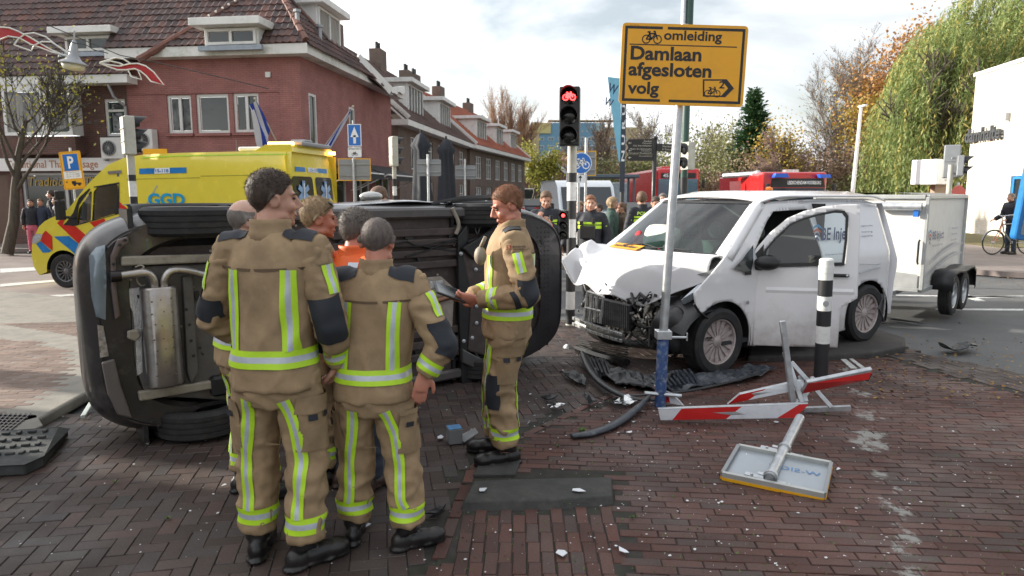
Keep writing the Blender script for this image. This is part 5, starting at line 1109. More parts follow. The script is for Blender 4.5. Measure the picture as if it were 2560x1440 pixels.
# ------------------------------------------------------------------ wheels
RIMS=mat('silver_rim',(.50,.50,.52),.32,.85,var=.08);RIMB=mat('dusty_hubcap',(.42,.36,.35),.5,.3,var=.15,scale=20,dirt=(.22,.16,.14),dscale=9,damt=.7)
DISC=mat('brake_disc',(.12,.11,.10),.4,.8)
def wheel(parent,M,r,w_,rimm,spokes=10,rr=None,flat=False,name='wheel',sw=.55):
    """axis along local Z of M, outer face towards +Z; tyre with rim as its sub-part"""
    rr=rr or r*.66;h=w_/2;prof=[(rr*.98,-h*.75),(rr*1.06,-h*.95),(r*.90,-h),(r*.965,-h*.86)]
    for k in range(4):
        z0=-h*.82+k*h*.41;z1=z0+h*.41;prof+=[(r,z0+.006),(r,z1-.008),(r-.008,z1-.006),(r-.008,z1+.004)] if k<3 else [(r,z0+.006),(r,z1-.004)]
    prof+=[(r*.965,h*.86),(r*.90,h),(rr*1.06,h*.95),(rr*.98,h*.75)]
    b=MB();b.lathe(prof,48,M,cap=False);o=b.build(name,RUBBER,parent,smooth=True)
    b=MB();b.lathe([(rr,-h*.8),(rr*.94,-h*.5),(rr*.93,h*.5),(rr,h*.82),(rr*1.01,h*.86),(rr*.95,h*.80),(rr*.93,h*.62)],40,M,cap=False)
    dz_=h*.55
    for k in range(spokes):
        a=2*PI*k/spokes;a2=PI/spokes*sw
        vs=[]
        for q,hw,z in ((rr*.20,a2*1.3,dz_+.004),(rr*.62,a2*.95,dz_-.002),(rr*.95,a2*.9,dz_+.010)):
            for s_ in (-1,1):vs.append(V((q*math.cos(a+s_*hw),q*math.sin(a+s_*hw),z)))
        vs+=[p-V((0,0,.018)) for p in vs];vs=[M@p for p in vs]
        b.add(vs,[(0,1,3,2),(2,3,5,4),(0,2,8,6),(2,4,10,8),(1,7,9,3),(3,9,11,5)])
    b.lathe([(rr*.26,dz_-.02),(rr*.25,dz_+.008),(rr*.15,dz_+.018),(.003,dz_+.02)],20,M)
    if flat:b.lathe([(rr*.93,dz_-.012),(.01,dz_-.012)],24,M,cap=False)
    b.build('rim',rimm,o,smooth=True)
    b=MB();b.lathe([(rr*.75,dz_-.05),(.01,dz_-.05)],24,M,cap=False);b.build('brake_disc',DISC,o);return o
# ------------------------------------------------------------------ ambulance
class Tr:  # a vertical surveying plane: image point -> plane coordinates
    def __init__(s,o,u):s.F=frame(o,u,(0,0,1));s.n=s.F.to_3x3()@V((0,0,1));s.o=V(o);s.Fi=s.F.inverted()
    def __call__(s,px,py):p=s.Fi@HP(px,py,s.o,s.n);return (p.x,p.y)
def decal(name,T,pts,m,parent,off=.004,z=None,solid=0):
    q=[T(*p) for p in pts];b=MB();b.T=T.F;zf=z or (lambda x,y:0);b.add([(x,y,off+zf(x,y)) for x,y in q],[tuple(range(len(q)))]);return b.build(name,m,parent,world=True,solid=solid)
w0=G(160,718);ah=V((-.985,.17,0)).normalized();al=V((-ah.y,ah.x,0))
if al.y>0:al=-al
aP=w0.copy();aP.z=0;AT=Tr(aP+al*.04,-ah)  # u runs towards the rear (right in the picture)
amb=thing('ambulance','yellow ambulance with red and blue stripes and flashing amber roof light','ambulance',aP-al*.95,math.atan2(ah.y,ah.x))
AY=mat('ambulance_yellow',(.80,.66,.07),.25,var=.03,coat=.5,dirt=(.62,.58,.12),dscale=2,damt=.2);ARD=mat('ambulance_red',(.62,.03,.02),.3,coat=.3);ABL=mat('ambulance_blue',(.02,.20,.52),.3,coat=.3);ACY=mat('ggd_blue',(.01,.33,.62),.35)
so2=[AT(*p) for p in ((98,688),(84,668),(78,640),(79,612),(86,590),(97,566),(112,552),(140,538),(165,525),(177,511),(215,460),(262,412),(300,394),(345,386),(420,382),(600,378),(722,378))]
xr_=so2[-1][0];zs_=AT(600,700)[1];zb_=.30
wc_=AT(161,672);wr_=.315;wx,wz=wc_[0],.315
rwx=wx+3.25
out_=so2+[(xr_,.32),(rwx+.42,.30)]+arc(rwx,.33,.40,0,180,14)+[(rwx-.42,.28),(wx+.42,.28)]+arc(wx,.33,.39,-5,185,16)+[]
def az(x,y):return-.05*max(0,y-1.1)-.12*max(0,y-2.25)-.10*max(0,-x-.35)**2
wA=[AT(*p) for p in ((229,551),(230,480),(240,466),(286,458),(291,464),(291,533))];wQ=[AT(*p) for p in ((190,562),(196,520),(222,478),(226,480),(226,551))]
b=MB();b.T=AT.F;panel2d(out_,[wA,wQ],.16,lambda x,y:V((x,y,az(x,y))),b);ab=b.build('body_side',AY,amb,world=True,smooth='all')
b=MB();b.T=AT.F;W2=1.95;rows=[]
for x,y in so2:
    rows.append([V((x-(.10 if x<0.2 else 0)*math.sin(PI*k/12)*(1 if y<1.4 else .6),y+(.05*math.sin(PI*k/12) if y>1.9 else 0),az(x,y)*(1-2*k/12)-W2*k/12+(0))) for k in range(13)])
b.loft(rows[:10],cap=False,closed=False);b.loft(rows[13:],cap=False,closed=False);b.build('body_top',AY,amb,world=True,smooth='all')
b=MB();b.T=AT.F;b.loft(rows[9:14],cap=False,closed=False);b.build('windscreen',clearglass('amb_glass',(.22,.32,.30),.06),amb,world=True,smooth='all')
b=MB();b.T=AT.F;b.add([(x,y,-W2) for x,y in out_],[tuple(range(len(out_)))]);b.build('body_side',AY,amb,world=True)
for nm,q in (('window',wA),('window',wQ)):
    b=MB();b.T=AT.F;b.add([(x,y,az(x,y)-.02) for x,y in q],[tuple(range(len(q)))]);b.build(nm,clearglass('amb_glass',(.3,.38,.38),.12),amb,world=True)
b=MB();b.T=AT.F;b.box((1.35,1.2,-.95),(.05,2.0,1.8));b.box((-.1,.95,-.95),(.5,.3,1.8));b.box((.9,1.1,-.5),(.2,.8,.45),Matrix.Rotation(.0,4,'Z'));b.tube([(.35+.12*math.cos(a),1.28+.17*math.sin(a),-.5+.17*math.cos(a)*.0+.1*math.cos(a)) for a in [2*PI*k/20 for k in range(21)]],.015,6);b.build('cab_interior',mat('cab_grey',(.10,.12,.12),.8,var=.3),amb,world=True)
def adec(name,pts,m,off=.006,par=None):return decal(name,AT,pts,m,par or ab,off,az)
z6=lambda pts:[(x/3.6,340+y/3.6) for x,y in pts]
adec('window_trim',z6([(660,810),(570,800),(600,770),(655,690),(700,555),(790,470),(800,480),(705,620),(690,795),(1030,705),(1055,430),(830,465),(830,455),(1060,415),(1070,700),(690,805)]),BLACKP,.008)
for pts,m_ in (([(590,712),(510,782),(640,905),(745,1000),(900,1130),(900,1010),(778,895),(680,812),(565,800)],ARD),([(412,850),(470,905),(475,1032),(365,945),(386,880)],ARD),([(365,945),(466,1034),(435,1048),(385,1050),(325,970)],ABL),([(485,905),(622,900),(745,1000),(900,1130),(900,1290),(720,1110),(640,1030)],ABL),([(1048,578),(1152,665),(1152,720),(1035,690)],ARD),([(806,778),(935,742),(1000,860),(880,850)],ARD),([(1160,690),(1300,690),(1800,1000),(1500,1000)],ARD),([(2500,900),(2600,800),(2600,1100)],ARD)):adec('stripe',z6(pts),m_)
adec('headlamp',z6([(288,965),(300,905),(330,880),(388,882),(372,925),(320,968)]),mat('amb_headlamp',(.6,.62,.65),.1,.3,var=.3,scale=20),.012)
adec('number_bar',[(343,421),(461,418),(462,432),(343,435)],ABL,.008);adec('number_plate',[(382,420),(420,419),(420,433),(382,434)],WSIGN,.011)
def atext(s_,m_,q,bold=.02):(x0,y0),(x1,y1)=AT(*q[0]),AT(*q[1]);F=AT.F.copy()@Matrix.Translation((0,0,.016+az(x0,y0)));return textbox(s_,m_,amb,F,x0,y0,x1,y1,z=0,bold=bold)
atext('15-118',ABL,((385,431),(417,422)));atext('GGD',ACY,((370,514),(460,483)),.035);adec('slash',[(357,521),(388,463),(391,464),(361,521)],mat('slash_grey',(.4,.42,.35),.5))
adec('side_marker',[(265,428),(300,425),(300,433),(266,435)],mat('marker_chrome',(.6,.6,.6),.15,.8),.02)
for pts in ([(310,405),(312,640)],[(495,385),(497,640)],[(497,440),(720,436)],[(312,448),(495,444)]):
    (x0,y0),(x1,y1)=AT(*pts[0]),AT(*pts[1]);b=MB();b.T=AT.F;b.tube([(x0,y0,az(x0,y0)),(x1,y1,az(x1,y1))],.006,4);b.build('seam',mat('amb_seam',(.30,.27,.02),.6),ab,world=True)
adec('green_edge',[(345,392),(420,388),(600,384),(715,383),(715,386),(600,387),(420,391),(345,396)],mat('amb_green',(.45,.70,.03),.3),.010)
p=AT(174,525);b=MB();b.T=AT.F;b.box((p[0],p[1],.22),(.10,.36,.16));b.box((p[0],p[1]+.28,.20),(.10,.16,.14));b.tube([(p[0]+.1,p[1]-.15,0),(p[0],p[1]-.12,.2)],.03,6);b.build('mirror',BLACKP,amb,world=True,bevel=.03,bseg=3)
for x in (wx,rwx):
    for s_,z_ in ((1,-.10),(-1,-1.85)):wheel(amb,wm(amb).inverted()@AT.F@Matrix.Translation((x,.315,z_))@(Matrix.Identity(4) if s_>0 else Matrix.Rotation(PI,4,'X')),.325,.22,mat('amb_rim',(.20,.20,.21),.4,.7),14,rr=.20,sw=.5)
    b=MB();b.T=AT.F;b.loft([[(V((x+.39*math.cos(a),.33+.39*math.sin(a),z_))) for a in [PI*k/16 for k in range(17)]] for z_ in (-.0,-.3)],cap=False,closed=False);b.box((x,.4,-.32),(.75,.6,.02));b.build('wheel_arch',BLACKP,amb,world=True)
# rear face
AR=Tr(AT.F@V((xr_,0,0)),-al)
b=MB();b.T=AR.F;zt_=AT(722,378)[1]
ro=[(0.0,.35),(1.93,.35),(1.93,1.5),(1.80,zt_-.08),(1.68,zt_+.02),(.12,zt_+.02),(0,zt_-.1)]
panel2d(ro,[],.3,lambda x,y:V((x,y,.03*math.sin(PI*max(0,min(1,x/1.93)))-.10*max(0,y-1.5))),b);rb=b.build('rear_door',AY,amb,world=True,smooth='all')
fz=lambda x,y:.03*math.sin(PI*max(0,min(1,x/1.93)))-.10*max(0,y-1.5)
def rdec(n_,pts,m_,off,par=None):
    b=MB();b.T=AR.F;b.add([(x,y,off+fz(x,y)) for x,y in pts],[tuple(range(len(pts)))]);return b.build(n_,m_,par or rb,world=True)
zW=lambda py:AR(740,py)[1]
rdec('rear_window',rrect(.14,zW(560),.90,zW(440),.07),GLASS,.012);rdec('rear_window',rrect(1.02,zW(560),1.78,zW(440),.07),GLASS,.012)
rdec('number_bar',rect(.3,zW(428),1.6,zW(416)),ABL,.012);rdec('number_plate',rect(.75,zW(428),1.15,zW(416)),WSIGN,.015);textbox('15-118',ABL,rb,AR.F@Matrix.Translation((0,0,.02+fz(.9,2.0))),.80,zW(426),1.10,zW(418),z=0,bold=.02)
for cx in (.5,1.42):
    b=MB();b.T=AR.F;cy=zW(482)
    for k in range(3):b.box((cx,cy,.045-.04),(.10,.44,.004),Matrix.Rotation(PI*k/3,4,'Z'))
    o=b.build('star_of_life',mat('star_blue',(.25,.40,.62),.4),rb,world=True);b=MB();b.T=AR.F;b.tube([(cx,cy-.17,.012),(cx,cy+.17,.012)],.012,5);b.build('staff',WSIGN,o,world=True)
b=MB();b.T=AT.F;x0=AT(655,380)[0];x1=AT(722,380)[0];b.loft([[V((x,y,z_)) for z_ in (-.12,-1.8)] for x,y in ((x0-.25,zt_),(x0,zt_+.13),(x1-.02,zt_+.13),(x1,zt_+.0))],cap=False,closed=False);b.add([(x0-.25,zt_,-.12),(x0,zt_+.13,-.12),(x1-.02,zt_+.13,-.12),(x1,zt_,-.12)],[(3,2,1,0)]);b.build('light_housing',AY,amb,world=True)
b=MB();b.T=AT.F;b.box(((x0+x1)/2+.02,zt_+.145,-.18),(.46,.06,.12));b.build('amber_light',mat('amber_lit',(1,.42,.08),.3,emit=9,var=0),amb,world=True,bevel=.015)
b=MB();b.T=AT.F;b.box((x1+.03,zt_+.06,-1.7),(.06,.06,.2));b.build('amber_light',mat('amber_lit',(0,0,0)),amb,world=True)
b=MB();b.T=AT.F;b.box(((x0+x1)/2+.1,zt_+.16,-.95),(.5,.08,1.2));b.box((x1-.1,zt_+.22,-.7),(.3,.05,.3));b.build('light_bar',GREYB,amb,world=True,bevel=.02)
b=MB();b.T=AT.F;xd=AT(598,376)[0];b.box((xd,zt_+.07,-.5),(.42,.08,.4));b.build('roof_unit',WSIGN,amb,world=True,bevel=.03,bseg=3);b=MB();b.T=AT.F;b.tube([(xd-.35,zt_,-.5),(xd-.35,zt_+.25,-.5)],.008,4);b.build('antenna',BLK,amb,world=True)
# ------------------------------------------------------------------ fire engine seen over the van
def box_vehicle_front():pass
FRD=mat('fire_red',(.50,.02,.02),.25,coat=.5,var=.04);BLG=mat('blue_light',(.02,.12,.60),.2,var=.05);WSC=mat('screen_dark',(.02,.03,.04),.06,var=0)
Yf=25.0;FT=Tr(P(1900,485,Yf)*1.0,(1,.05,0));fo=FT.F.translation.copy();fe=thing('fire_engine','red fire engine with blue roof lights and lettering, seen over the van roof','fire engine',(P(1980,485,Yf).x,Yf,0),.05)
def fr(T,nm,q,m_,par,off=0,solid=.0):return decal(nm,T,q,m_,par,off,None,solid)
b=MB();b.T=FT.F;a=FT(1906,462);c=FT(2070,430);zt2=c[1]-.0;base=-fo.z
b.box(((a[0]+c[0])/2,(zt2-fo.z+fo.z)/2*0+(zt2+(0-fo.z))/2,-1.2),(c[0]-a[0],zt2+fo.z,2.4));cb_=b.build('cab',FRD,fe,world=True,bevel=.10,bseg=3)
ws_=fr(FT,'windscreen',[(1926,470),(2062,470),(2066,560),(1918,560)],WSC,fe,.02);fr(FT,'head_board',[(1930,446),(2058,446),(2062,468),(1926,468)],BLK,fe,.025)
a=FT(1968,461);c=FT(2052,452);textbox('LEIDSCHENDAM-VOORBURG',WSIGN,fe,FT.F,a[0],a[1],c[0],c[1],z=.035,bold=.03)
for q in (((1927,444),(1932,434),(1960,434),(1964,444)),((2042,445),(2040,436),(2066,436),(2068,445))):fr(FT,'blue_light',q,BLG,fe,.05,.25)
side=Tr(FT.F@V((FT(1906,470)[0],0,0)),V((-.35,1,0)).normalized()*-1)
b=MB();b.T=FT.F;x0=FT(1862,470)[0];x1=FT(1910,470)[0];b.box(((x0+x1)/2+2.0,(zt2-.05-fo.z)/2,-4.4),(x1-x0+1.4,zt2-.05+fo.z,4));b.build('body',FRD,fe,world=True,bevel=.05)
fr(FT,'side_panel',[(1866,452),(1896,450),(1896,480),(1866,482)],mat('shutter_pink',(.55,.30,.28),.5),fe,-1.65);
b=MB();b.T=FT.F;z_=FT(1870,436)[1];b.tube([(x0,z_,-2.2),(x1+.2,z_+.05,-1.0)],.10,12);b.ell((x1+.15,z_+.05,-1.0),(.14,.14,.14),12,8);b.build('hose_reel',GALV,fe,world=True)
b=MB();b.T=FT.F;z_=FT(2000,431)[1]
for k in range(2):b.beam((x1+.2,z_,-1.2-k*.4),(x1+2.3,z_+.02,-1.2-k*.4),.05,.08)
for k in range(8):b.beam((x1+.3+k*.26,z_,-1.2),(x1+.3+k*.26,z_,-1.6),.04,.04)
b.box((x1+1.6,z_+.08,-1.4),(.5,.14,.3));b.build('ladder',GALV,fe,world=True)
for px in (1912,2076):a=FT(px,478);b=MB();b.T=FT.F;b.box((a[0],a[1],.25),(.14,.55,.10));b.build('mirror',BLACKP,fe,world=True,bevel=.03)
for sx in (-.9,.9):wheel(fe,Matrix.Translation((sx,.6,.45))@Matrix.Rotation(PI/2,4,'Y'),.45,.3,GREYB,8)
# ------------------------------------------------------------------ city buses
BRD=mat('bus_red',(.55,.015,.025),.3,coat=.4,var=.04)
def bus(label,px0,px1,Y,ytop,num,lng,rz=0.02):
    T=Tr(P(px0,485,Y),V((1,rz,0)));t=thing('bus',label,'bus',((P(px0,485,Y).x+P(px1,485,Y).x)/2,Y,0),rz);x1=T(px1,485)[0];zt=T(px0+5,ytop)[1];g0=-P(px0,485,Y).z
    b=MB();b.T=T.F;b.box((x1/2,(zt+g0)/2+.15,-lng/2),(x1,zt-g0-.3,lng));o=b.build('body',BRD,t,world=True,bevel=.14,bseg=3)
    k=x1/2.6;b=MB();b.T=T.F;b.box((x1/2,(zt-.62*k+g0+.9)/2,.0),(x1*.92,zt-.62*k-g0-.9,.06));b.build('windscreen',mat('bus_glass',(.10,.19,.24),.08),t,world=True,bevel=.02)
    b=MB();b.T=T.F;b.box((x1/2,zt-.42*k,.01),(x1*.8,.30*k,.06));d=b.build('destination_display',BLK,t,world=True)
    textbox(num,WSIGN,d,T.F,x1*.14,zt-.53*k,x1*.14+.33*k,zt-.31*k,z=.045,bold=.02)
    b=MB();b.T=T.F;b.box((x1*.5,zt+.02,-1.5),(x1*.7,.2,2.2));b.build('roof_unit',BRD,t,world=True,bevel=.05)
    for sx in (-.07,1.07):b=MB();b.T=T.F;b.box((x1*sx,zt-.9*k,.15),(.14,.4,.1));b.build('mirror',BLACKP,t,world=True,bevel=.03)
    for sx in (-1,1):wheel(t,Matrix.Translation((sx*x1*.42,2.4,.48))@Matrix.Rotation(PI/2,4,'Y'),.48,.28,GREYB,8)
    for sx in (.12,.88):b=MB();b.T=T.F;b.box((x1*sx,g0+.62,.0),(.3,.16,.05));b.build('headlight',WSIGN,t,world=True)
    return T,t
T_,t_=bus('red city bus 45 seen from the front between the signal posts',1641,1748,35,421,'45',11)
# ------------------------------------------------------------------ vans and parked cars far off
def parked_car(label,px,Y,rz,col,s_=1.0,group='cars parked up the street'):
    t=thing('parked_car',label,'car',(X(px,Y),Y,0),rz,group);m_=mat('paint_'+'%d'%(col[0]*1000),col,.25,.3,var=.03,coat=.6);h=.87
    ol=[(-2.1,.35),(-2.12,.75),(-1.95,.98),(-1.5,1.42),(.35,1.46),(1.05,1.0),(1.9,.88),(2.1,.7),(2.08,.35)]
    b=MB();b.loft([[V((x*s_,y,z*s_)) for x,z in ol] for y in (-h*.8,-h,h,h*.8)],cap=True);b.build('body',m_,t,bevel=.06,bseg=3,smooth=True)
    b=MB()
    for sy in (-1,1):b.add([(x*s_,sy*(h+.062-.06),z*s_) for x,z in ((-1.65,.98),(-1.4,1.36),(.25,1.4),(.85,1.0))],[(0,1,2,3)])
    b.add([(x*s_+.04,y,z*s_+.04) for x,z,y in ((.42,1.42,-.7),(.42,1.42,.7),(1.05,1.04,.8),(1.05,1.04,-.8))],[(0,1,2,3)]);b.add([(x*s_-.03,y,z*s_+.03) for x,z,y in ((-1.55,1.4,-.7),(-1.55,1.4,.7),(-1.95,1.0,.8),(-1.95,1.0,-.8))],[(0,1,2,3)]);tag(b.build('windows',GLASS,t),kind='stuff')
    for x in (-1.3,1.3):
        for sy in (-1,1):wheel(t,Matrix.Translation((x,sy*.8,.32))@Matrix.Rotation(-sy*PI/2,4,'X'),.32,.2,RIMS,8)
    for sy in (-1,1):
        b=MB();b.box((-2.12*s_,sy*.62,.85),(.05,.28,.16));b.build('tail_light',ARD,t);b=MB();b.box((2.09*s_,sy*.62,.68),(.05,.3,.14));b.build('headlight',WSIGN,t)
    return t
parked_car('white small car parked far up the street, left of the two',1222,50,1.7,(.70,.71,.72));parked_car('dark car parked far up the street behind the policeman with a phone',1338,47,1.3,(.05,.055,.065))
parked_car('silver estate car parked up the street next to the white car',1268,46,1.75,(.45,.46,.48));parked_car('black car with its lights facing the crossing, right of the bus shelter',1583,27,-1.45,(.03,.032,.036));parked_car('white car right behind the overturned car',1190,40,1.5,(.68,.69,.71))
t=thing('delivery_van','tall white van standing on the road behind the striped signal pole','van',(X(1443,23),23,0),-1.5);ol=[(-2.9,.4),(-2.9,2.35),(-2.6,2.45),(1.0,2.4),(1.5,2.2),(2.1,1.35),(2.75,1.1),(2.95,.8),(2.95,.4)];b=MB();b.loft([[V((x,y,z*.92)) for x,z in ol] for y in (-.84,-.93,.93,.84)],cap=True);b.build('body',mat('van_white2',(.66,.69,.72),.3,coat=.3,var=.03),t,bevel=.08,bseg=3,smooth=True)
b=MB();b.loft([[V((x,y*.78,z*.92+.03)) for y in (-1,0,1)] for x,z in ((1.58,2.14),(2.12,1.4))],cap=False,closed=False);b.build('windscreen',WSC,t)
for sy in (-1,1):b=MB();b.box((2.0,sy*1.12,1.35),(.12,.16,.32));b.build('mirror',BLACKP,t,bevel=.03);b=MB();b.box((2.93,sy*.68,.82),(.06,.26,.2));b.build('headlight',WSIGN,t);[wheel(t,Matrix.Translation((x,sy*.84,.34))@Matrix.Rotation(-sy*PI/2,4,'X'),.34,.22,RIMS,8) for x in (-1.8,1.9)]
b=MB();b.box((2.96,0,.7),(.04,1.1,.3));b.build('grille',BLACKP,t)
# ------------------------------------------------------------------ dark car lying on its side
ca=V((.78,.626,0)).normalized();cz_=V((-ca.y,ca.x,0));CM=Matrix((ca,V((0,0,-1)),cz_)).transposed().to_4x4()
roll_=Matrix.Rotation(0.0,4,'X');CM.translation=V((-.975,5.67,.855));CM=CM@Matrix.Diagonal((1,.945,1,1))
car=thing('overturned_car','dark grey car lying on its side, underbody with silver silencer facing the firefighters','car',M=CM)
CARP=mat('car_dark_grey',(.016,.016,.018),.30,.2,var=.05,coat=.6,dirt=(.06,.055,.05),dscale=5,damt=.3)
CARM=mat('car_grey_bumper',(.030,.027,.027),.38,.1,var=.08,coat=.3,dirt=(.14,.12,.11),dscale=6,damt=.4)
UND=mat('underbody_brown',(.055,.040,.037),.62,var=.3,scale=8,bump=.002,bscale=60,dirt=(.12,.10,.09),dscale=7,damt=.5)
UNDG=mat('underbody_grey',(.105,.10,.095),.55,.2,var=.2,scale=7,dirt=(.10,.07,.05),dscale=6,damt=.5)
RAIL=mat('chassis_rail',(.30,.27,.22),.6,.1,var=.2,scale=9,dirt=(.12,.09,.06),dscale=10,damt=.6)
STEEL=mat('exhaust_steel',(.44,.42,.40),.33,.9,var=.18,scale=7,bump=.0015,bscale=25,dirt=(.25,.18,.13),dscale=5,damt=.4)
FOIL=mat('heat_shield',(.55,.55,.55),.35,.9,var=.2,scale=20,bump=.006,bscale=110)
def CQ(px,py,zl=.2):
    p=HP(px,py,CM@V((0,0,zl)),cz_);q=CM.inverted()@p;return V((q.x,q.y))
XR,XF=-2.24,2.16
def plan(z):
    """rounded planform ring of the body at height z"""
    t=min(1,max(0,(z-.18)/.25));ins=.075*(1-t)**2;w_=.90-ins;
    if z>.85:w_-=(z-.85)*.42
    xr=XR+ins*1.4+(.02 if z<.5 else .02+(z-.5)*.12);xf=XF-ins*1.4-(0 if z<.55 else (z-.55)*.45)
    if z>1.0:xr+=(z-1.0)*.5;xf=min(xf,1.15-(z-1.0)*1.35)
    o=[];n=88
    for i in range(n):
        a=2*PI*i/n;c,s_=math.cos(a),math.sin(a);e=.42 if c<0 else .5
        x=(abs(c)**e)*(1 if c>0 else-1);y=(abs(s_)**.36)*(1 if s_>0 else-1)
        cx=(xr+xf)/2;o.append(V((cx+x*(xf-xr)/2,y*w_*(1-.05*max(0,x)**4),z)))
    return o
zs=[.19,.23,.28,.34,.42,.50,.58,.66,.74,.84,.92,1.0]
rings=[plan(z) for z in zs];RX,FX,WR=-1.50,1.12,.325
def inarch(c):return any((c.x-x)**2+(c.z-.32)**2<(WR+.055)**2 for x in (RX,FX)) and abs(c.y)>.6
b=MB();n=len(rings[0]);vs=[p for r_ in rings for p in r_];fs=[]
for i in range(len(rings)-1):
    for j in range(n):
        f=(i*n+j,i*n+(j+1)%n,(i+1)*n+(j+1)%n,(i+1)*n+j);c=sum((vs[k] for k in f),V((0,0,0)))/4
        if not inarch(c):fs.append(f)
b.add(vs,fs)
bo=b.build('body',CARP,car,smooth=True)
b=MB();cab=[plan(z) for z in (1.0,1.1,1.25,1.38,1.45)]
b.loft(cab[:1]+cab[1:],cap=True);b.build('cabin',GLASS,car,smooth=True)
b=MB();b.loft([plan(1.40),plan(1.46)],cap=True);b.build('roof',CARP,car,smooth=True)
# arch lips and liners
for x in (RX,FX):
    for s_ in (-1,1):
        b=MB();ang=[math.radians(-12+204*i/24) for i in range(25)]
        ri=[[V((x+(WR+q)*math.cos(a),s_*y,.32+(WR+q)*math.sin(a))) for a in ang] for q,y in ((.06,.50),(.06,.885),(.075,.905),(.10,.90))]
        b.loft(ri,cap=False,closed=False);b.build('wheel_arch',BLACKP,car,smooth='all')
# underbody floor with wheel openings
def rr2(x,y,hw,hh):return [(x-hw,y-hh),(x+hw,y-hh),(x+hw,y+hh),(x-hw,y+hh)]
fl_out=[tuple(p.xy) for p in plan(.19)][::2];holes=[rr2(x,s_*.72,.40,.135) for x in (RX,FX) for s_ in (-1,1)]
b=MB();panel2d(fl_out,holes,.12,lambda x,y:V((x,y,.245+.012*noise.noise(V((x*3,y*3,1)))+(.05 if x<-1.0 else 0))),b,flip=True);b.build('floor_pan',UND,car)
for x in (RX,FX):
    for s_ in (-1,1):
        b=MB();b.box((x,s_*.66,.40),(.82,.03,.36));b.box((x-.40,s_*.76,.36),(.03,.22,.3));b.box((x+.40,s_*.76,.36),(.03,.22,.3));b.build('wheel_liner',BLACKP,car)
for x in (RX,FX):
    for s_ in (-1,1):wheel(car,Matrix.Translation((x,s_*.775,.32))@Matrix.Rotation(-s_*PI/2,4,'X'),WR,.215,RIMS,10)
# rear bumper skirt (grey), traced on the rear lower edge
def fat(name,pts,z,th_,m,parent=None,bev=.012,seg=2):
    b=MB();b.prism([CQ(*p,z) for p in pts],th_,z0=z-th_);return b.build(name,m,parent or car,bevel=bev,bseg=seg)
def offset_ring(zb,za,inner,th_):
    pass
b=MB()
P_=[plan(z) for z in (.20,.26,.34,.44,.56)];n=len(P_[0]);idx=[j for j in range(n) if P_[2][j].x<-1.72]
idx.sort(key=lambda j:P_[2][j].y)
grid=[[P_[k][j]+(P_[k][j]-V((-1,0,P_[k][j].z))).normalized()*.012 for j in idx] for k in range(5)]
inner=[V((p.x+.20,p.y*.86,.205)) for p in grid[0]];inner2=[V((p.x+.23,p.y*.83,.26)) for p in grid[0]]
b.loft([inner2,inner]+grid,cap=False,closed=False);bump=b.build('rear_bumper',CARM,car,smooth=True)
for pts,z_,m_ in (([(222,640),(240,618),(262,612),(266,700),(264,800),(240,792),(228,740)],None,mat('lamp_glass_grey',(.20,.24,.27),.12,.2,var=.2,scale=3)),([(243,812),(258,815),(272,890),(250,895)],None,mat('reflector_clear',(.45,.42,.40),.15,.5,var=.5,scale=30))):
    # project on the bumper skin
    bv=bvh_of(bump);b=MB()
    def onskin(px,py):
        d=ray(px,py).normalized();h_=bv.ray_cast(O0,d);return (h_[0] if h_[0] is not None else HP(px,py,CM@V((-2.1,0,.3)),cz_))-d*.012
    panel2d(pts,[],8,onskin,b);b.build('tail_lamp',m_,bump,world=True,smooth='all')
fat('bumper_bracket',[(292,598),(318,590),(322,606),(300,622),(288,648),(290,720),(300,790),(286,800),(276,720),(274,640)],.19,.03,mat('bracket_brown',(.13,.095,.085),.5,.2,var=.2),None)
b=MB()
for px,py in ((313,600),(300,612),(284,660),(384,1052),(396,1066)):q=CQ(px,py,.15);b.lathe([(.011,0),(.011,-.008),(.002,-.01)],8,Matrix.Translation((q.x,q.y,.158)))
tag(b.build('bolts',BLK,car),kind='stuff')
fat('lower_bumper_panel',[(252,905),(285,895),(300,960),(330,1045),(292,1035),(268,985)],.188,.03,mat('panel_greybrown',(.12,.105,.10),.45,.1,var=.1),bump)
# rear bay: pan, rails, silencer, pipes
fat('spare_wheel_well',[(318,665),(600,655),(600,1000),(360,985),(330,900)],.262,.05,UNDG)
fat('chassis_rail',[(300,640),(520,634),(620,640),(620,668),(520,655),(300,664)],.215,.05,RAIL);fat('chassis_rail',[(342,976),(530,948),(620,950),(620,975),(520,970),(346,1000)],.215,.05,RAIL)
fat('heat_shield',[(314,722),(352,716),(356,930),(340,940),(336,840),(330,780),(312,745)],.23,.02,FOIL,None,.004,1);fat('heat_shield',[(438,735),(452,735),(470,905),(452,915)],.235,.02,FOIL,None,.004,1)
q0,q1=CQ(396,717,.13),CQ(416,963,.13);dmu=(q1-q0);ax=dmu.normalized();w_m=(CQ(352,800,.13)-CQ(444,800,.13)).length/2
b=MB();rg=[]
for f,sc_ in ((0,.90),(.015,1),(.985,1),(1,.90)):
    ctr=q0.lerp(q1,f);rg.append([V((ctr.x-ax.y*math.copysign(abs(math.cos(a))**.55,math.cos(a))*w_m*sc_,ctr.y+ax.x*math.copysign(abs(math.cos(a))**.55,math.cos(a))*w_m*sc_,.15+math.copysign(abs(math.sin(a))**.7,math.sin(a))*.085*sc_)) for a in [2*PI*k/28 for k in range(28)]])
b.loft(rg);sil=b.build('silencer',STEEL,car,smooth=True)
b=MB();tang=V((-ax.y,ax.x))
for i in range(7):
    for k in (-.5,0,.5):
        c=q0.lerp(q1,.12+i*.125)+tang*k*w_m+V((R.uniform(-.01,.01),R.uniform(-.01,.01)));b.lathe([(.007,.0),(.004,-.004),(.001,-.004)],8,Matrix.Translation((c.x,c.y,.067)))
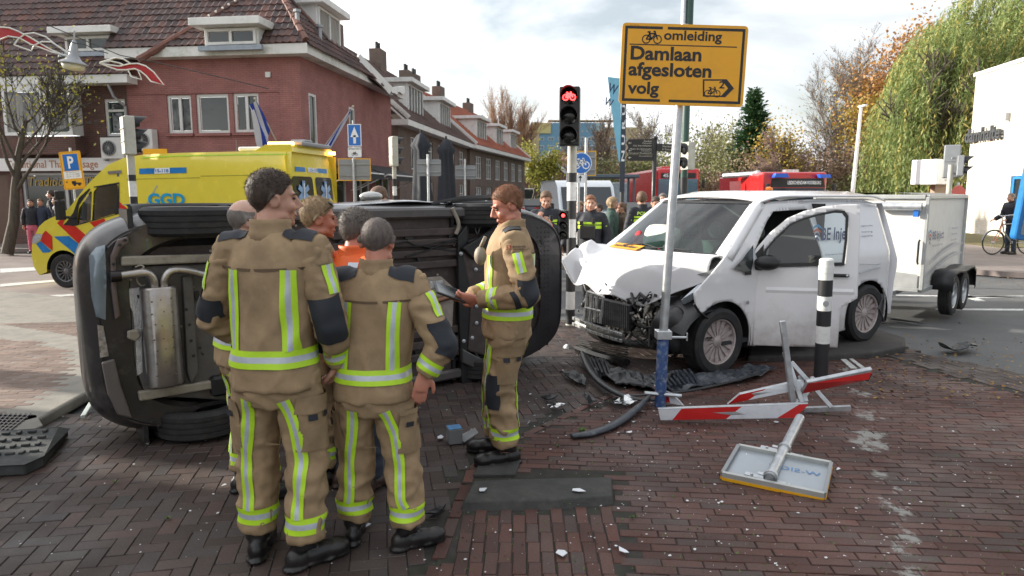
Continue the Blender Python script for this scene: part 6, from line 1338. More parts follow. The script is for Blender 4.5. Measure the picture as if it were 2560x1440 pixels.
tag(b.build('dimples',mat('dimple_dark',(.2,.18,.16),.4,.9),sil),kind='stuff')
def pipe(name,pts,r,m,z=.14,parent=None):
    c=[CQ(a,c_,zz) for a,c_,zz in pts];P3=[V((c[i].x,c[i].y,pts[i][2])) for i in range(len(pts))]
    # smooth
    for _ in range(2):
        q=[P3[0]]
        for i in range(len(P3)-1):q+=[P3[i].lerp(P3[i+1],.25),P3[i].lerp(P3[i+1],.75)]
        P3=q+[P3[-1]]
    b=MB();b.tube(P3,r,14);return b.build(name,m,parent or car,smooth=True)
pipe('tail_pipe',[(386,722,.14),(384,700,.13),(370,680,.12),(340,684,.12),(290,691,.12)],.030,STEEL);pipe('tail_pipe_tip',[(302,690,.12),(276,692,.12)],.040,mat('pipe_tip',(.04,.035,.035),.35,.8))
pipe('exhaust_pipe',[(410,722,.14),(410,695,.13),(428,674,.12),(470,676,.12),(520,690,.12),(640,720,.14)],.030,STEEL)
pipe('hanger',[(338,668,.17),(352,662,.16),(362,668,.15),(348,676,.15),(340,700,.16),(352,716,.16),(362,712,.17)],.006,RAIL)
fat('cross_beam',[(452,690),(478,686),(492,930),(474,958),(464,930)],.205,.05,UNDG,None,.012)
b=MB()
for px,py in ((466,774),(474,812),(478,852),(484,890),(500,870)):q=CQ(px,py,.15);b.lathe([(.012,0),(.012,-.004)],10,Matrix.Translation((q.x,q.y,.157)))
tag(b.build('holes',BLK,car),kind='stuff')
fat('tow_eye',[(316,826),(344,820),(350,840),(336,852),(316,845)],.19,.04,RAIL)
# rear axle
b=MB();q=CQ(560,960,.2);b.box((q.x,q.y,.2),(.2,.16,.12));b.box((q.x+.14,q.y-.04,.24),(.12,.5,.08));b.build('suspension_arm',BLACKP,car,bevel=.02)
b=MB()
for i in range(5):b.lathe([(.055,i*.03),(.065,i*.03+.012),(.055,i*.03+.024)],16,Matrix.Translation((q.x+.1,q.y+.02,.10+.0)))
b.build('spring',BLACKP,car)
b=MB();qq=CQ(590,990,.17);b.tube([(q.x,q.y+.05,.16),(qq.x,qq.y,.16)],.014,8);b.build('damper',STEEL,car)
# middle floor: ribs and sill covers
fl=[(-1.02,.70)]
b=MB();b.box((-.05,-.80,.205),(1.85,.10,.06));b.build('sill_cover',mat('sill_plastic',(.075,.068,.068),.42,var=.15,dirt=(.14,.12,.1),dscale=5,damt=.5),car,bevel=.02)
b=MB();b.box((-.05,.80,.205),(1.85,.10,.06));b.build('sill_cover',mat('sill_plastic',(0,0,0)),car,bevel=.02)
for k,y in enumerate((-.62,-.52,-.42,-.31)):
    b=MB();b.box((.22,y,.222),(1.35,.075,.05));b.build('floor_rib',UND,car,bevel=.012,bseg=2)
for k,y in enumerate((.35,.46,.58)):
    b=MB();b.box((.22,y,.222),(1.35,.08,.05));b.build('floor_rib',UND,car,bevel=.012,bseg=2)
pipe('exhaust_pipe',[(1000,772,.15),(1060,765,.15),(1110,745,.15),(1140,740,.16)],.028,mat('rusty_pipe',(.22,.12,.08),.5,.7,var=.3))
fat('heat_shield',[(1000,700),(1100,690),(1134,720),(1128,840),(1096,850),(1060,800),(1000,800)],.215,.015,mat('beige_shield',(.36,.31,.27),.45,.5,var=.25,scale=10,bump=.004,bscale=30),None,.004,1)
fat('vent_panel',[(1072,704),(1106,700),(1108,718),(1074,722)],.195,.01,FOIL)
# engine bay: tray, subframe, arms, bolts
fat('engine_tray',[(1148,626),(1222,618),(1300,640),(1310,880),(1240,900),(1164,876),(1172,760),(1164,700)],.20,.04,UND,None,.02)
fat('subframe',[(1136,590),(1160,560),(1170,700),(1160,880),(1180,985),(1148,985),(1140,800)],.225,.06,BLACKP)
fat('control_arm',[(1150,620),(1240,560),(1260,580),(1180,650)],.16,.05,BLACKP);fat('control_arm',[(1150,870),(1235,915),(1225,940),(1150,905)],.16,.05,mat('arm_grey',(.12,.12,.12),.4,.6))
b=MB()
for px,py in ((1153,634),(1178,637),(1190,674),(1192,766),(1192,808),(1160,853),(1181,845),(1290,660),(1295,840),(1216,640)):q=CQ(px,py,.15);b.lathe([(.02,0),(.02,-.008),(.011,-.010),(.011,-.02),(.002,-.021)],12,Matrix.Translation((q.x,q.y,.158)))
tag(b.build('bolts',GALV,car),kind='stuff')
for pts in ([(1170,605,.16),(1200,590,.14),(1240,600,.15),(1280,580,.16)],[(1186,560,.17),(1192,590,.13),(1198,575,.14),(1205,530,.15)],[(1186,880,.18),(1200,900,.15),(1218,920,.15),(1222,950,.17)]):pipe('hose',pts,.010,BLACKP)
for pts in ([(1130,520,.17),(1150,560,.15),(1140,585,.17)],):pipe('torn_seal',pts,.018,RAIL)
# front bumper skirt and dotted underside grille
idx=[j for j in range(n) if P_[2][j].x>1.55];idx.sort(key=lambda j:P_[2][j].y)
grid=[[P_[k][j]+(P_[k][j]-V((1,0,P_[k][j].z))).normalized()*.012 for j in idx] for k in range(5)]
inner=[V((p.x-.30,p.y*.86,.2)) for p in grid[0]]
b=MB();b.loft([inner]+grid,cap=False,closed=False);fbm=b.build('front_bumper',mat('front_bumper_dark',(.04,.036,.038),.35,.3,var=.1,coat=.3),car,smooth=True)
b=MB();
for i in range(4):
    for k in range(26):b.lathe([(.007,0),(.007,-.002)],6,Matrix.Translation((1.74+i*.05,-.62+k*.05,.193)))
tag(b.build('holes',BLK,fbm),kind='stuff')
rr=random.Random(8);b=MB();b2=MB()
for k in range(230):
    x=rr.uniform(-2.0,1.9);y=rr.uniform(-.78,.78);s_=rr.uniform(.012,.05)
    if abs(y)>.55 and min(abs(x-RX),abs(x-FX))<.42:continue
    if rr.random()<.6:b.box((x,y,.205+.02*rr.random()),(s_*1.6,s_*rr.uniform(.4,1),.02),Matrix.Rotation(rr.uniform(0,3),4,'Z'))
    else:b2.lathe([(.011,0),(.010,-.010),(.002,-.011)],7,Matrix.Translation((x,y,.215)))
for k in range(9):
    x=rr.uniform(-1.1,.8);y=rr.uniform(-.6,.6);P3=[V((x,y,.19))]
    for q in range(5):P3.append(P3[-1]+V((rr.uniform(.05,.3),rr.uniform(-.06,.06),rr.uniform(-.008,.008))))
    b.tube(P3,rr.choice((.006,.009)),6)
tag(b.build('clips_and_lines',BLACKP,car),kind='stuff');tag(b2.build('bolts',RAIL,car),kind='stuff')
fat('fuel_tank',[(640,650),(830,640),(850,900),(660,930)],.20,.10,BLACKP,None,.03,3)
# crumpled silver door edge and mirror on the side that points up
b=MB();rows=[]
for i in range(15):
    x=-.72+i*.115;rows.append([V((x,-.895-.035*max(0,noise.noise(V((x*4,k*.9,2))))-.02*math.sin(x*5),.30+k*.09)) for k in range(7)])
b.loft(rows,cap=False,closed=False);b.build('door_panel',mat('door_silver',(.50,.51,.53),.22,.75,var=.06,coat=.5),car,smooth='all',solid=.01)
b=MB();b.ell((.30,-.955,.98),(.12,.05,.07),14,10);b.build('side_mirror',mat('mirror_silver',(.5,.5,.48),.3,.5),car,smooth='all')
b=MB();b.tube([(.55,-.88,.30),(.9,-.93,.33),(1.3,-.945,.40),(1.45,-.93,.5)],[.02,.03,.03,.015],6,flat=.4);b.build('torn_trim',BLACKP,car,smooth=True)
# ------------------------------------------------------------------ white van with crushed front
vl=V((.51,-.86,0)).normalized();vh=V((-.86,-.51,0)).normalized();VM=Matrix((vh,vl,V((0,0,1)))).transposed().to_4x4();VM.translation=V((1.677,7.471,0))
VMi=VM.inverted()
van=thing('crashed_van','white delivery van with crushed front, open driver door and crumpled bonnet','van',M=VM)
def VA(y,px,py):return VMi@HP(px,py,VM@V((0,y,0)),vl)
VW=mat('van_white',(.78,.78,.80),.22,var=.02,coat=.6,dirt=(.62,.60,.58),dscale=3,damt=.25)
def vdirt():
    m=mat('van_side_white',(.74,.735,.75),.25,var=.02,coat=.5);n=m.node_tree.nodes;l=m.node_tree.links;b=n['Principled BSDF'];cur=b.inputs['Base Color'].links[0].from_socket
    t=n.new('ShaderNodeTexCoord');s=n.new('ShaderNodeSeparateXYZ');l.new(t.outputs['Object'],s.inputs[0]);z=n.new('ShaderNodeTexNoise');z.inputs['Scale'].default_value=5;z.inputs['Detail'].default_value=10;z.inputs['Roughness'].default_value=.7;l.new(t.outputs['Object'],z.inputs['Vector'])
    a=n.new('ShaderNodeMath');a.operation='MULTIPLY_ADD';l.new(z.outputs[0],a.inputs[0]);a.inputs[1].default_value=-.9;a.inputs[2].default_value=.42;q=n.new('ShaderNodeMath');q.operation='ADD';l.new(s.outputs[2],q.inputs[0]);l.new(a.outputs[0],q.inputs[1])
    r=n.new('ShaderNodeMapRange');r.inputs[1].default_value=.18;r.inputs[2].default_value=.62;r.inputs[3].default_value=.8;r.inputs[4].default_value=0;l.new(q.outputs[0],r.inputs[0])
    mx=n.new('ShaderNodeMixRGB');l.new(r.outputs[0],mx.inputs[0]);l.new(cur,mx.inputs[1]);mx.inputs[2].default_value=(.36,.32,.30,1);l.new(mx.outputs[0],b.inputs['Base Color'])
    ro=n.new('ShaderNodeMapRange');ro.inputs[3].default_value=.22;ro.inputs[4].default_value=.6;l.new(r.outputs[0],ro.inputs[0]);l.new(ro.outputs[0],b.inputs['Roughness']);return m
VWS=vdirt()
def vy(x,z):
    y=.955-max(0,z-1.12)*.37-.02*max(0,.5-z)/.25*.5
    y+=.010*math.exp(-((z-.98)/.10)**2)
    if x>.1:y-=(x-.1)**2*.35
    if x<-2.6:y-=(-2.6-x)**2*1.8
    return y
def VS(px,py):
    y=.95
    for _ in range(6):p=VA(y,px,py);y=vy(p.x,p.z)
    return (p.x,p.z)
FXW,RXW,WZ=.08,-2.31,.33
fa=arc(FXW,WZ,.405,42,-8,10);fa2=arc(FXW,WZ,.405,42,188,18);ra=arc(RXW,WZ+.05,.41,-8,188,18)
outline=[(.45,.84),(.43,.74),(.36,.62)]+[p for p in fa2]+[(-.36,.235),(-1.88,.235)]+ra+[(-2.76,.31),(-2.84,.36),(-2.86,.76),(-2.85,1.3),(-2.80,1.52),(-2.68,1.66),(-2.4,1.715),(-1.5,1.725),(-.8,1.70),(-.62,1.665),(-.28,1.43),(.07,1.175),(.22,1.06)]
ra_=ra[::-1];outline=[(.45,.84),(.43,.74),(.38,.63)]+arc(FXW,WZ,.405,50,192,18)+[(-.37,.235),(-1.86,.235)]+arc(RXW,WZ+.05,.41,195,-12,20)[::-1][::-1]+[(-2.78,.31),(-2.84,.38),(-2.86,.76),(-2.85,1.3),(-2.80,1.52),(-2.68,1.66),(-2.4,1.715),(-1.5,1.725),(-.8,1.70),(-.62,1.665),(-.28,1.43),(.07,1.175),(.22,1.06)]
outline=outline[:3]+arc(FXW,WZ,.405,50,192,18)+[(-.37,.235),(-1.86,.235)]+arc(RXW,WZ+.05,.41,199,-20,1)[:0]+arc(RXW,WZ+.05,.41,-20,199,20)+outline[outline.index((-2.78,.31)):]
doorhole=[(-.44,.32),(-.42,.95),(-.36,1.21),(-.66,1.50),(-.80,1.60),(-1.36,1.62),(-1.42,1.2),(-1.42,.32)]
quarter=[(-.30,1.20),(-.02,1.15),(-.24,1.08),(-.32,1.06)]
quarter=[VS(1880,612),VS(1830,673),VS(1874,683)]
b=MB();panel2d(outline,[doorhole],.05,lambda x,z:V((x,vy(x,z)-.02,z)),b,flip=True);sd_=b.build('side_panel',VWS,van,smooth=True,solid=.02)
b=MB();panel2d(outline,[],.15,lambda x,z:V((x,-vy(x,z),z)),b);b.build('side_panel',VWS,van,smooth='all',solid=.02)
b=MB();panel2d(quarter,[],.05,lambda x,z:V((x,vy(x,z)+.016,z)),b);b.build('quarter_window',GLASS,van)
# roof
b=MB();rows=[]
for i in range(25):
    x=-.60-2.22*i/24;f=min(1,(i/24)*6);zc=1.735+.075*(1-(1-f)**2);
    if i>20:zc-=((i-20)/4)**2*.05
    rows.append([V((x+(.06*(1-(k/8)**2) if i==0 else 0),s_*.745*1.0,0)) for k in range(0)] )
rows=[]
for i in range(25):
    x=-.60-2.22*i/24;f=min(1,i/5);dz_=.06*(1-(1-f)**2);dr_=((i-20)/4)**2*.06 if i>20 else 0
    rows.append([V((x+.07*(1-(y/.75)**2)*(1-f),y,1.705+dz_+.055*(1-abs(y/.75)**2.6)-dr_-.0+.008*math.exp(-((abs(y)-.45)/.05)**2)*(1 if 2<i<22 else 0))) for y in [.755*math.sin(PI/2*k/10) for k in range(-10,11)]])
b.loft(rows,cap=False,closed=False);b.build('roof',VW,van,smooth='all',solid=.02)
b=MB();rr=[[V((-2.82-.03*math.sin(PI*k/10),y*(1 if k>3 else .98),.35+1.32*k/10)) for y in [(.93-.22*max(0,(k-5)/5))*q/4 for q in range(-4,5)]] for k in range(11)];b.loft(rr,cap=False,closed=False);b.build('rear_door',VW,van,smooth='all')
# windscreen, pillars
gc=clearglass('windscreen_glass',(.50,.70,.63),.0)
def wsp(u,v):  # u -1..1 across, v 0..1 up
    x0=.075+.15*(1-u*u);x1=-.60+.08*(1-u*u);return V((x0+(x1-x0)*v,u*(.845-.155*v),1.165+.535*v+.02*(1-u*u)*math.sin(PI*v)))
b=MB();b.loft([[wsp(u/8,v/6) for u in range(-8,9)] for v in range(7)],cap=False,closed=False);ws=b.build('windscreen',gc,van,smooth='all')
b=MB();e=1.0
for s_ in (-1,1):
    rg=[]
    for k in range(9):
        v=k/8;p=wsp(s_*.99,v);q_=V((p.x-.05,s_*(vy(p.x-.04,p.z)),p.z+.0));p2=wsp(s_*.93,v);rg.append([p2,p+V((.0,s_*.012,.012)),V((p.x-.03,s_*(vy(p.x,p.z)+.002),p.z+.01)),V((p.x-.09,s_*(vy(p.x,p.z)+.0),p.z-.04)),V((p.x-.10,s_*(vy(p.x,p.z)-.06),p.z-.05))])
    b=MB();b.loft(rg,cap=True);b.build('pillar',VW,van,smooth='all')
b=MB();b.loft([[wsp(u/8,0)+V((.03,0,-.01)) for u in range(-8,9)],[wsp(u/8,.045)+V((.004,0,.004)) for u in range(-8,9)]],cap=False,closed=False);b.loft([[wsp(u/8,.95)+V((.002,0,.004)) for u in range(-8,9)],[wsp(u/8,1.01)+V((0,0,.006)) for u in range(-8,9)]],cap=False,closed=False);b.build('window_band',BLACKP,van)
for u0,u1,v in ((-.55,.1,.10),(-.05,.62,.06)):
    b=MB();b.tube([wsp(u0,.02)+V((.03,0,.03)),wsp((u0+u1)/2,v)+V((.01,0,.015)),wsp(u1,.05)+V((.012,0,.012))],.008,5);b.build('wiper',BLACKP,van)
# interior
VIN=mat('cabin_dark',(.03,.032,.034),.8,var=.2);SEAT=mat('seat_fabric',(.10,.115,.11),.9,var=.3,scale=40)
b=MB();b.box((-1.48,0,1.0),(.04,1.75,1.35));b.box((-.7,0,.30),(1.5,1.8,.04));b.build('bulkhead',VIN,van)
b=MB();b.loft([[V((.20-.0,y,.98)) for y in (-.85,0,.85)],[V((.05,y,1.135)) for y in (-.85,0,.85)],[V((-.22,y,1.15)) for y in (-.85,0,.85)],[V((-.34,y,1.08)) for y in (-.85,0,.85)],[V((-.36,y,.7)) for y in (-.85,0,.85)]],cap=False,closed=False);b.build('dashboard',mat('dash_grey',(.07,.075,.075),.6,var=.15),van,smooth=True)
for y in (.45,-.1,-.52):
    b=MB();b.loft([[V((-.75-.0+.10*math.cos(a)-.12*t,y+.24*math.copysign(abs(math.sin(a))**.6,math.sin(a))*(1-.15*t),.62+.62*t)) for a in [2*PI*k/14 for k in range(14)]] for t in (0,.5,.9,1.0)]);b.ell((-.9,y,1.36),(.05,.13,.10),12,8);b.build('seat_back',SEAT,van,smooth='all')
b=MB();b.box((-.62,0,.6),(.5,1.6,.15));b.build('seat_cushion',SEAT,van,bevel=.04)
b=MB();F=frame((-.42,.45,1.08),(0,1,0),(-.35,0,1));ring_=[F@V((.19*math.cos(a),.19*math.sin(a),0)) for a in [2*PI*k/24 for k in range(25)]];b.tube(ring_,.014,6,cap=False);b.tube([F@V((-.19,0,0)),F@V((.19,0,0))],.02,6);b.build('steering_wheel',BLACKP,van,smooth='all')
def blob(c,r,seed,amp=.25):
    b=MB();b.ell((0,0,0),r,20,14);b.v=[tuple(V(p)*(1+amp*noise.noise(V(p)*6+V((seed,0,0))))+V(c)) for p in b.v];return b
blob((-.12,-.18,1.26),(.15,.26,.20),2).build('airbag',mat('airbag_cloth',(.50,.50,.46),.85,var=.1),van,smooth='all')
blob((-.05,-.48,1.20),(.05,.09,.16),5).build('red_vest',mat('red_cloth',(.35,.02,.03),.8),van,smooth='all')
F=frame(V((.22,-.68,1.178)),(.09,.55,0),(-.35,0,.12));b=MB();b.T=F;b.box((.28,.055,0),(.58,.12,.004));op=b.build('orange_paper',mat('paper_orange',(.75,.32,.02),.7),van,world=False);
textbox('werkverkeer',BLK,op,F,.04,.02,.52,.09,z=.005,bold=.02,world=False)
b=MB();b.box((-.05,.22,1.165),(.14,.2,.004),Matrix.Rotation(.4,4,'Z'));b.build('paper',WSIGN,van)
b=MB();b.box((-.42,0,1.58),(.04,.26,.08));b.build('rear_view_mirror',BLACKP,van,bevel=.02)
# crumpled bonnet
CRW=VW
back=[(y,.085+.155*(1-(y/.86)**2),1.17+.015) for y in (-.86,-.6,-.3,0,.3,.6,.86)]
fr=[VA(-.84,1404,650),VA(-.72,1436,712),VA(-.5,1475,722),VA(-.2,1530,742),VA(.1,1600,757),VA(.42,1680,735),VA(.78,1770,702)]
def cub(pts,t):
    t*=len(pts)-1;i=min(int(t),len(pts)-2);u=t-i;p0=pts[max(i-1,0)];p1=pts[i];p2=pts[i+1];p3=pts[min(i+2,len(pts)-1)]
    return p1*1+(p2-p0)*(.5*u)+(p0*2-p1*5+p2*4-p3)*(.5*u*u)+(-p0+p1*3-p2*3+p3)*(.5*u*u*u)
bp=[V((x,y,z)) for y,x,z in back];NU,NV=60,34;rows=[]
for j in range(NV+1):
    v=j/NV;row=[]
    for i in range(NU+1):
        u=i/NU;B0,F0=cub(bp,u),cub(fr,u);p=B0.lerp(F0,v)
        bulge=.115*math.sin(PI*min(1,v*1.05)**1.25)+.02*math.sin(PI*v)
        p=p+V((.35,0,1)).normalized()*bulge*(1-.25*abs(2*u-1)**3)
        fz_=.012*v*noise.noise(V((p.x*3,p.y*3,1.3)))
        for u0,v0,u1,v1,am,wd_ in ((.02,.35,.30,1.05,.050,.10),(.10,.80,.62,.50,.030,.11),(.30,.45,.40,1.1,-.030,.07),(.55,.55,.50,1.1,.028,.08),(.86,.25,.66,1.1,-.045,.08),(.66,.62,1.0,.80,.030,.10),(.0,.62,.22,.70,-.03,.06),(.42,.84,.80,.94,-.028,.05)):
            a_=V((u0,v0));c_=V((u1,v1));w_=V((u,v));t_=max(0,min(1,(w_-a_).dot(c_-a_)/(c_-a_).length_squared));fz_+=am*max(0,1-(w_-a_.lerp(c_,t_)).length/wd_)
        p=p+V((.15,0,1))*fz_
        row.append(p)
    rows.append(row)
b=MB();b.loft(rows,cap=False,closed=False);b.build('bonnet',CRW,van,smooth='all',solid=.012)
# engine bay: everything dark and broken
MET=mat('scuffed_aluminium',(.42,.42,.41),.42,.7,var=.25,scale=14,bump=.003,bscale=30,dirt=(.06,.06,.06),dscale=9,damt=.7)
ENG=mat('engine_black',(.009,.009,.010),.42,var=.3,scale=20,bump=.003,bscale=50,dirt=(.05,.045,.04),dscale=8,damt=.6)
RADM=mat('radiator_fins',(.07,.07,.072),.5,.6,var=.3,scale=3,bump=.004,bscale=200,stretch=(1,1,14))
b=MB();b.box((-.18,-.0,.62),(.5,1.5,.75));b.box((.0,0,.30),(.6,1.3,.15));b.build('engine_block',ENG,van,bevel=.05,bseg=2)
rad=[VA(-.50,1462,738),VA(-.55,1462,800),VA(.08,1572,826),VA(.1,1572,765)]
b=MB();n_=(rad[1]-rad[0]).cross(rad[3]-rad[0]).normalized();nb_=n_ if n_.x<0 else-n_
b.add(rad+[p+nb_*.05 for p in rad],[(0,1,2,3),(7,6,5,4),(0,4,5,1),(1,5,6,2),(2,6,7,3),(3,7,4,0)]);rd=b.build('radiator',RADM,van)
b=MB()
for k in range(1,22):
    f=k/22;b.beam(rad[0].lerp(rad[3],f)-nb_*.004,rad[1].lerp(rad[2],f)-nb_*.004,.004,.006)
tag(b.build('fins',MET,rd),kind='stuff')
def vpoly(name,y,pts,m,th_=.02,parent=None,bev=.006,ys=None):
    P3=[VA(ys[i] if ys else y,*p) for i,p in enumerate(pts)];c=sum(P3,V((0,0,0)))/len(P3);nn=V((1,0,.1));b=MB();k=len(P3)
    b.add([p for p in P3]+[p-nn*th_ for p in P3],[tuple(range(k)),tuple(range(2*k-1,k-1,-1))]+[(i,k+i,k+(i+1)%k,(i+1)%k) for i in range(k)]);return b.build(name,m,parent or van,bevel=bev)
b=MB()  # bonnet latch carrier with three openings
lat=[VA(-.36,1478,728),VA(-.36,1468,800),VA(-.04,1512,808),VA(-.04,1518,742)]
for f in (0,.33,.66,1.0):b.beam(lat[0].lerp(lat[3],f)+V((.05,0,0)),lat[1].lerp(lat[2],f*.9+.05)+V((.05,0,0)),.022,.03,up=(1,0,0))
for f in (0,.55):b.beam(lat[0].lerp(lat[1],f)+V((.05,0,0)),lat[3].lerp(lat[2],f)+V((.05,0,0)),.022,.035,up=(1,0,0))
b.build('latch_carrier',MET,van,bevel=.005)
# crash beam, corrugated
bm_=[VA(-.62,1446,800),VA(-.3,1490,818),VA(.02,1535,833),VA(.2,1568,842)]
for dzz,nm in ((.03,'crash_beam'),(-.035,'crash_beam')):
    b=MB()
    for i in range(3):
        for k in range(6):a_=bm_[i].lerp(bm_[i+1],k/6)+V((.06+.012*(k%2),0,dzz));c_=bm_[i].lerp(bm_[i+1],(k+1)/6)+V((.06+.012*((k+1)%2),0,dzz));b.beam(a_,c_,.05,.035,up=(0,0,1))
    b.build(nm,MET,van,bevel=.004)
b=MB()
for i in range(3):b.beam(bm_[i]+V((.04,0,0)),bm_[i+1]+V((.04,0,0)),.02,.06)
b.build('crash_beam_plate',mat('steel_plate',(.3,.3,.29),.4,.7,var=.2),van)
lo=[VA(-.62,1455,868),VA(-.2,1508,886),VA(.3,1578,905)]
b=MB();b.tube([p+V((.06,0,.0)) for p in lo],[.055,.065,.05],8,flat=.8);b.build('lower_grille',mat('gloss_black',(.012,.012,.013),.15),van,smooth=True)
b=MB();
for k in range(5):b.beam(VA(-.6,1450+k*2,848+k*5)+V((.03,0,0)),VA(.3,1575,868+k*6)+V((.03,0,0)),.02,.012)
b.build('grille_slats',ENG,van)
# torn pieces, hoses, cables filling the front
rr=random.Random(21);b=MB();
for k in range(150):
    y=rr.uniform(-.82,.85);z=rr.uniform(.2,.74 if y>-.2 else .66);x=.38+.25*(1-abs(y+.25))*rr.uniform(.2,1)-.2*rr.random()-(.15 if y>.4 else 0)
    if z>.45 and-.55<y<.05 and x>.4:x=.33
    s_=rr.uniform(.03,.12);Mx=Euler((rr.uniform(0,3),rr.uniform(0,3),rr.uniform(0,3))).to_matrix().to_4x4()
    if rr.random()<.6:b.box((x,y,z),(s_,s_*rr.uniform(.15,.6),s_*rr.uniform(.1,.5)),Mx)
    else:p0=V((x,y,z));b.tube([p0,p0+V((rr.uniform(-.06,.1),rr.uniform(-.15,.15),rr.uniform(-.1,.1))),p0+V((rr.uniform(-.1,.1),rr.uniform(-.25,.25),rr.uniform(-.2,.1)))],rr.uniform(.006,.02),6)
tag(b.build('torn_engine_parts',ENG,van),kind='stuff')
b=MB()
for k in range(34):
    y=rr.uniform(-.85,.5);z=rr.uniform(.3,.85);s_=rr.uniform(.015,.05);b.box((.5+.2*(1-abs(y+.25))*rr.random(),y,z),(s_,s_*.4,s_*.3),Euler((rr.uniform(0,3),rr.uniform(0,3),0)).to_matrix().to_4x4())
tag(b.build('metal_scraps',MET,van),kind='stuff')
CLR=clearglass('lens_clear',(.8,.85,.88),.35)
for y,px,py,r_ in ((-.8,1418,878,.07),(.62,1672,830,.12)):
    p=VA(y,px,py);q_=blob((0,0,0),(r_*.5,r_*.9,r_*1.2),3,.6);q_.v=[tuple(V(w_)+p) for w_ in q_.v];q_.build('headlamp',mat('broken_lamp',(.5,.52,.54),.12,.4,var=.5,scale=25) if y<0 else CLR,van,smooth='all')
# inner wing, strut, wheel liner
b=MB();q_=[VA(.72,1745,712),VA(.72,1708,745),VA(.66,1712,765),VA(.72,1752,735),VA(.8,1785,700)];b.add(q_+[p+V((-.03,-.06,-.03)) for p in q_],[(0,1,2,3,4),(9,8,7,6,5)]+[(i,5+i,5+(i+1)%5,(i+1)%5) for i in range(5)]);b.build('inner_wing',mat('primer_blue_white',(.5,.55,.6),.4,.2,var=.1),van,bevel=.008)
b=MB();b.tube([VA(.66,1715,765),VA(.60,1690,800),VA(.58,1672,835)],.022,8);b.build('lamp_support',mat('primer_blue_white',(0,0,0)),van,smooth=True)
b=MB();ang=[math.radians(20+130*i/14) for i in range(15)];b.loft([[V((FXW+(.40-q*.0)*math.cos(a)+q_x,yy,WZ+.40*math.sin(a)*zz)) for a in ang] for q_x,yy,q,zz in ((.10,.45,0,1),(.12,.7,0,.98),(.16,.88,0,.9),(.14,.93,0,.8))],cap=False,closed=False);b.build('wheel_liner',BLACKP,van,smooth='all')
blob((.50,.62,.45),(.12,.22,.24),9,.5).build('wheel_liner',BLACKP,van,smooth='all')
b=MB();p=VA(.9,1738,758);q_=[VA(.93,1735,760),VA(.93,1748,780),VA(.93,1772,798),VA(.90,1768,806),VA(.88,1742,786)];b.tube(q_[:3],.012,6);b.build('torn_fender_edge',BLACKP,van)
# wheels
wheel(van,Matrix.Translation((FXW+.03,.83,WZ))@Matrix.Rotation(-PI/2,4,'X') ,.335,.23,RIMB,16,rr=.225,flat=True,sw=.62)
wheel(van,Matrix.Translation((RXW,.83,WZ+.07))@Matrix.Rotation(-PI/2,4,'X'),.335,.23,RIMB,16,rr=.225,flat=True,sw=.62)
wheel(van,Matrix.Translation((FXW,-.83,WZ))@Matrix.Rotation(PI/2,4,'X'),.335,.23,RIMB,16,rr=.225,flat=True)
wheel(van,Matrix.Translation((RXW,-.83,WZ))@Matrix.Rotation(PI/2,4,'X'),.335,.23,RIMB,16,rr=.225,flat=True)
for x,zz in ((FXW,0),(RXW,.05)):
    b=MB();ang=[math.radians(-15+210*i/20) for i in range(21)];b.loft([[V((x+.41*math.cos(a),y,WZ+zz+.41*math.sin(a))) for a in ang] for y in (.5,.935)],cap=False,closed=False);b.build('wheel_well',BLACKP,van,smooth='all')
    b=MB();b.box((x,.5,.45),(.8,.02,.6));b.build('wheel_well',BLACKP,van)
b=MB();b.box((-1.2,0,.27),(3.0,1.7,.08));b.build('floor',BLACKP,van)
# dark cladding and small side details
clad=[VS(2210,735),VS(2238,712),VS(2236,790),VS(2212,805),VS(2199,770)]
b=MB();b.add([(x,vy(x,z)+.008,z) for x,z in clad],[tuple(range(len(clad)))]);b.build('corner_cladding',mat('cladding_grey',(.11,.11,.12),.55),van,solid=.01)
def sideline(name,pts,r,m,off=.004,parent=None):
    b=MB();c=[VS(*p) if len(p)==2 else p for p in pts];b.tube([V((x,vy(x,z)+off,z)) for x,z in c],r,5,flat=.5);return b.build(name,m,parent or sd_)
SEAM=mat('seam_grey',(.22,.22,.24),.6);SWO=mat('swoosh_grey',(.42,.43,.47),.4)
sideline('seam',[(2150,660),(2190,662),(2232,652)],.004,SEAM,.0);sideline('swoosh',[(2150,682),(2170,675),(2200,668),(2234,668)],.010,SWO,.0);sideline('seam',[(2000,504),(2060,502),(2130,502),(2180,508)],.006,SEAM,.0)
sideline('seam',[(2160,512),(2195,516),(2213,540),(2228,590),(2232,600),(2150,602)],.004,SEAM,.0)
b=MB();b.lathe([(.02,0),(.02,.006),(.003,.008)],12,Matrix.Translation((VS(1868,756)[0],.96,VS(1868,756)[1]))@Matrix.Rotation(-PI/2,4,'X'));b.build('marker_button',GREYB,van)
b=MB();x_,z_=VS(1870,683);b.box((x_,vy(x_,z_)+.004,z_),(.09,.006,.035));b.build('badge',BLACKP,van)
# side lettering of the van
BE=mat('lettering_navy',(.03,.05,.15),.4);BO=mat('logo_orange',(.60,.10,.05),.4);BB=mat('logo_blue',(.03,.25,.50),.4)
def sidetext(s_,q,z_off=.01,m=BE,bold=.02):
    (x0,z0),(x1,z1)=VS(*q[0]),VS(*q[1]);F=frame((0,0,0),(-1,0,0),(0,0,1));yy=vy((x0+x1)/2,(z0+z1)/2)+z_off;F.translation=V((0,yy,0));F=F@Matrix.Rotation(0,4,'X');textbox(s_,m,van,F,-x0,min(z0,z1),-x1,max(z0,z1),z=.0,bold=bold,world=False)
sidetext('BE Inject',((2056,612),(2122,566)),.02);sidetext('Onderdeel van Triple Solution',((2060,640),(2122,630)),.02,bold=.0)
for s_,ya,yb in (('njectie',568,561),('wering',583,576),('reparatie',594,586)):sidetext(s_,((2151,ya),(2178,yb)),.015,bold=.0)
b=MB()
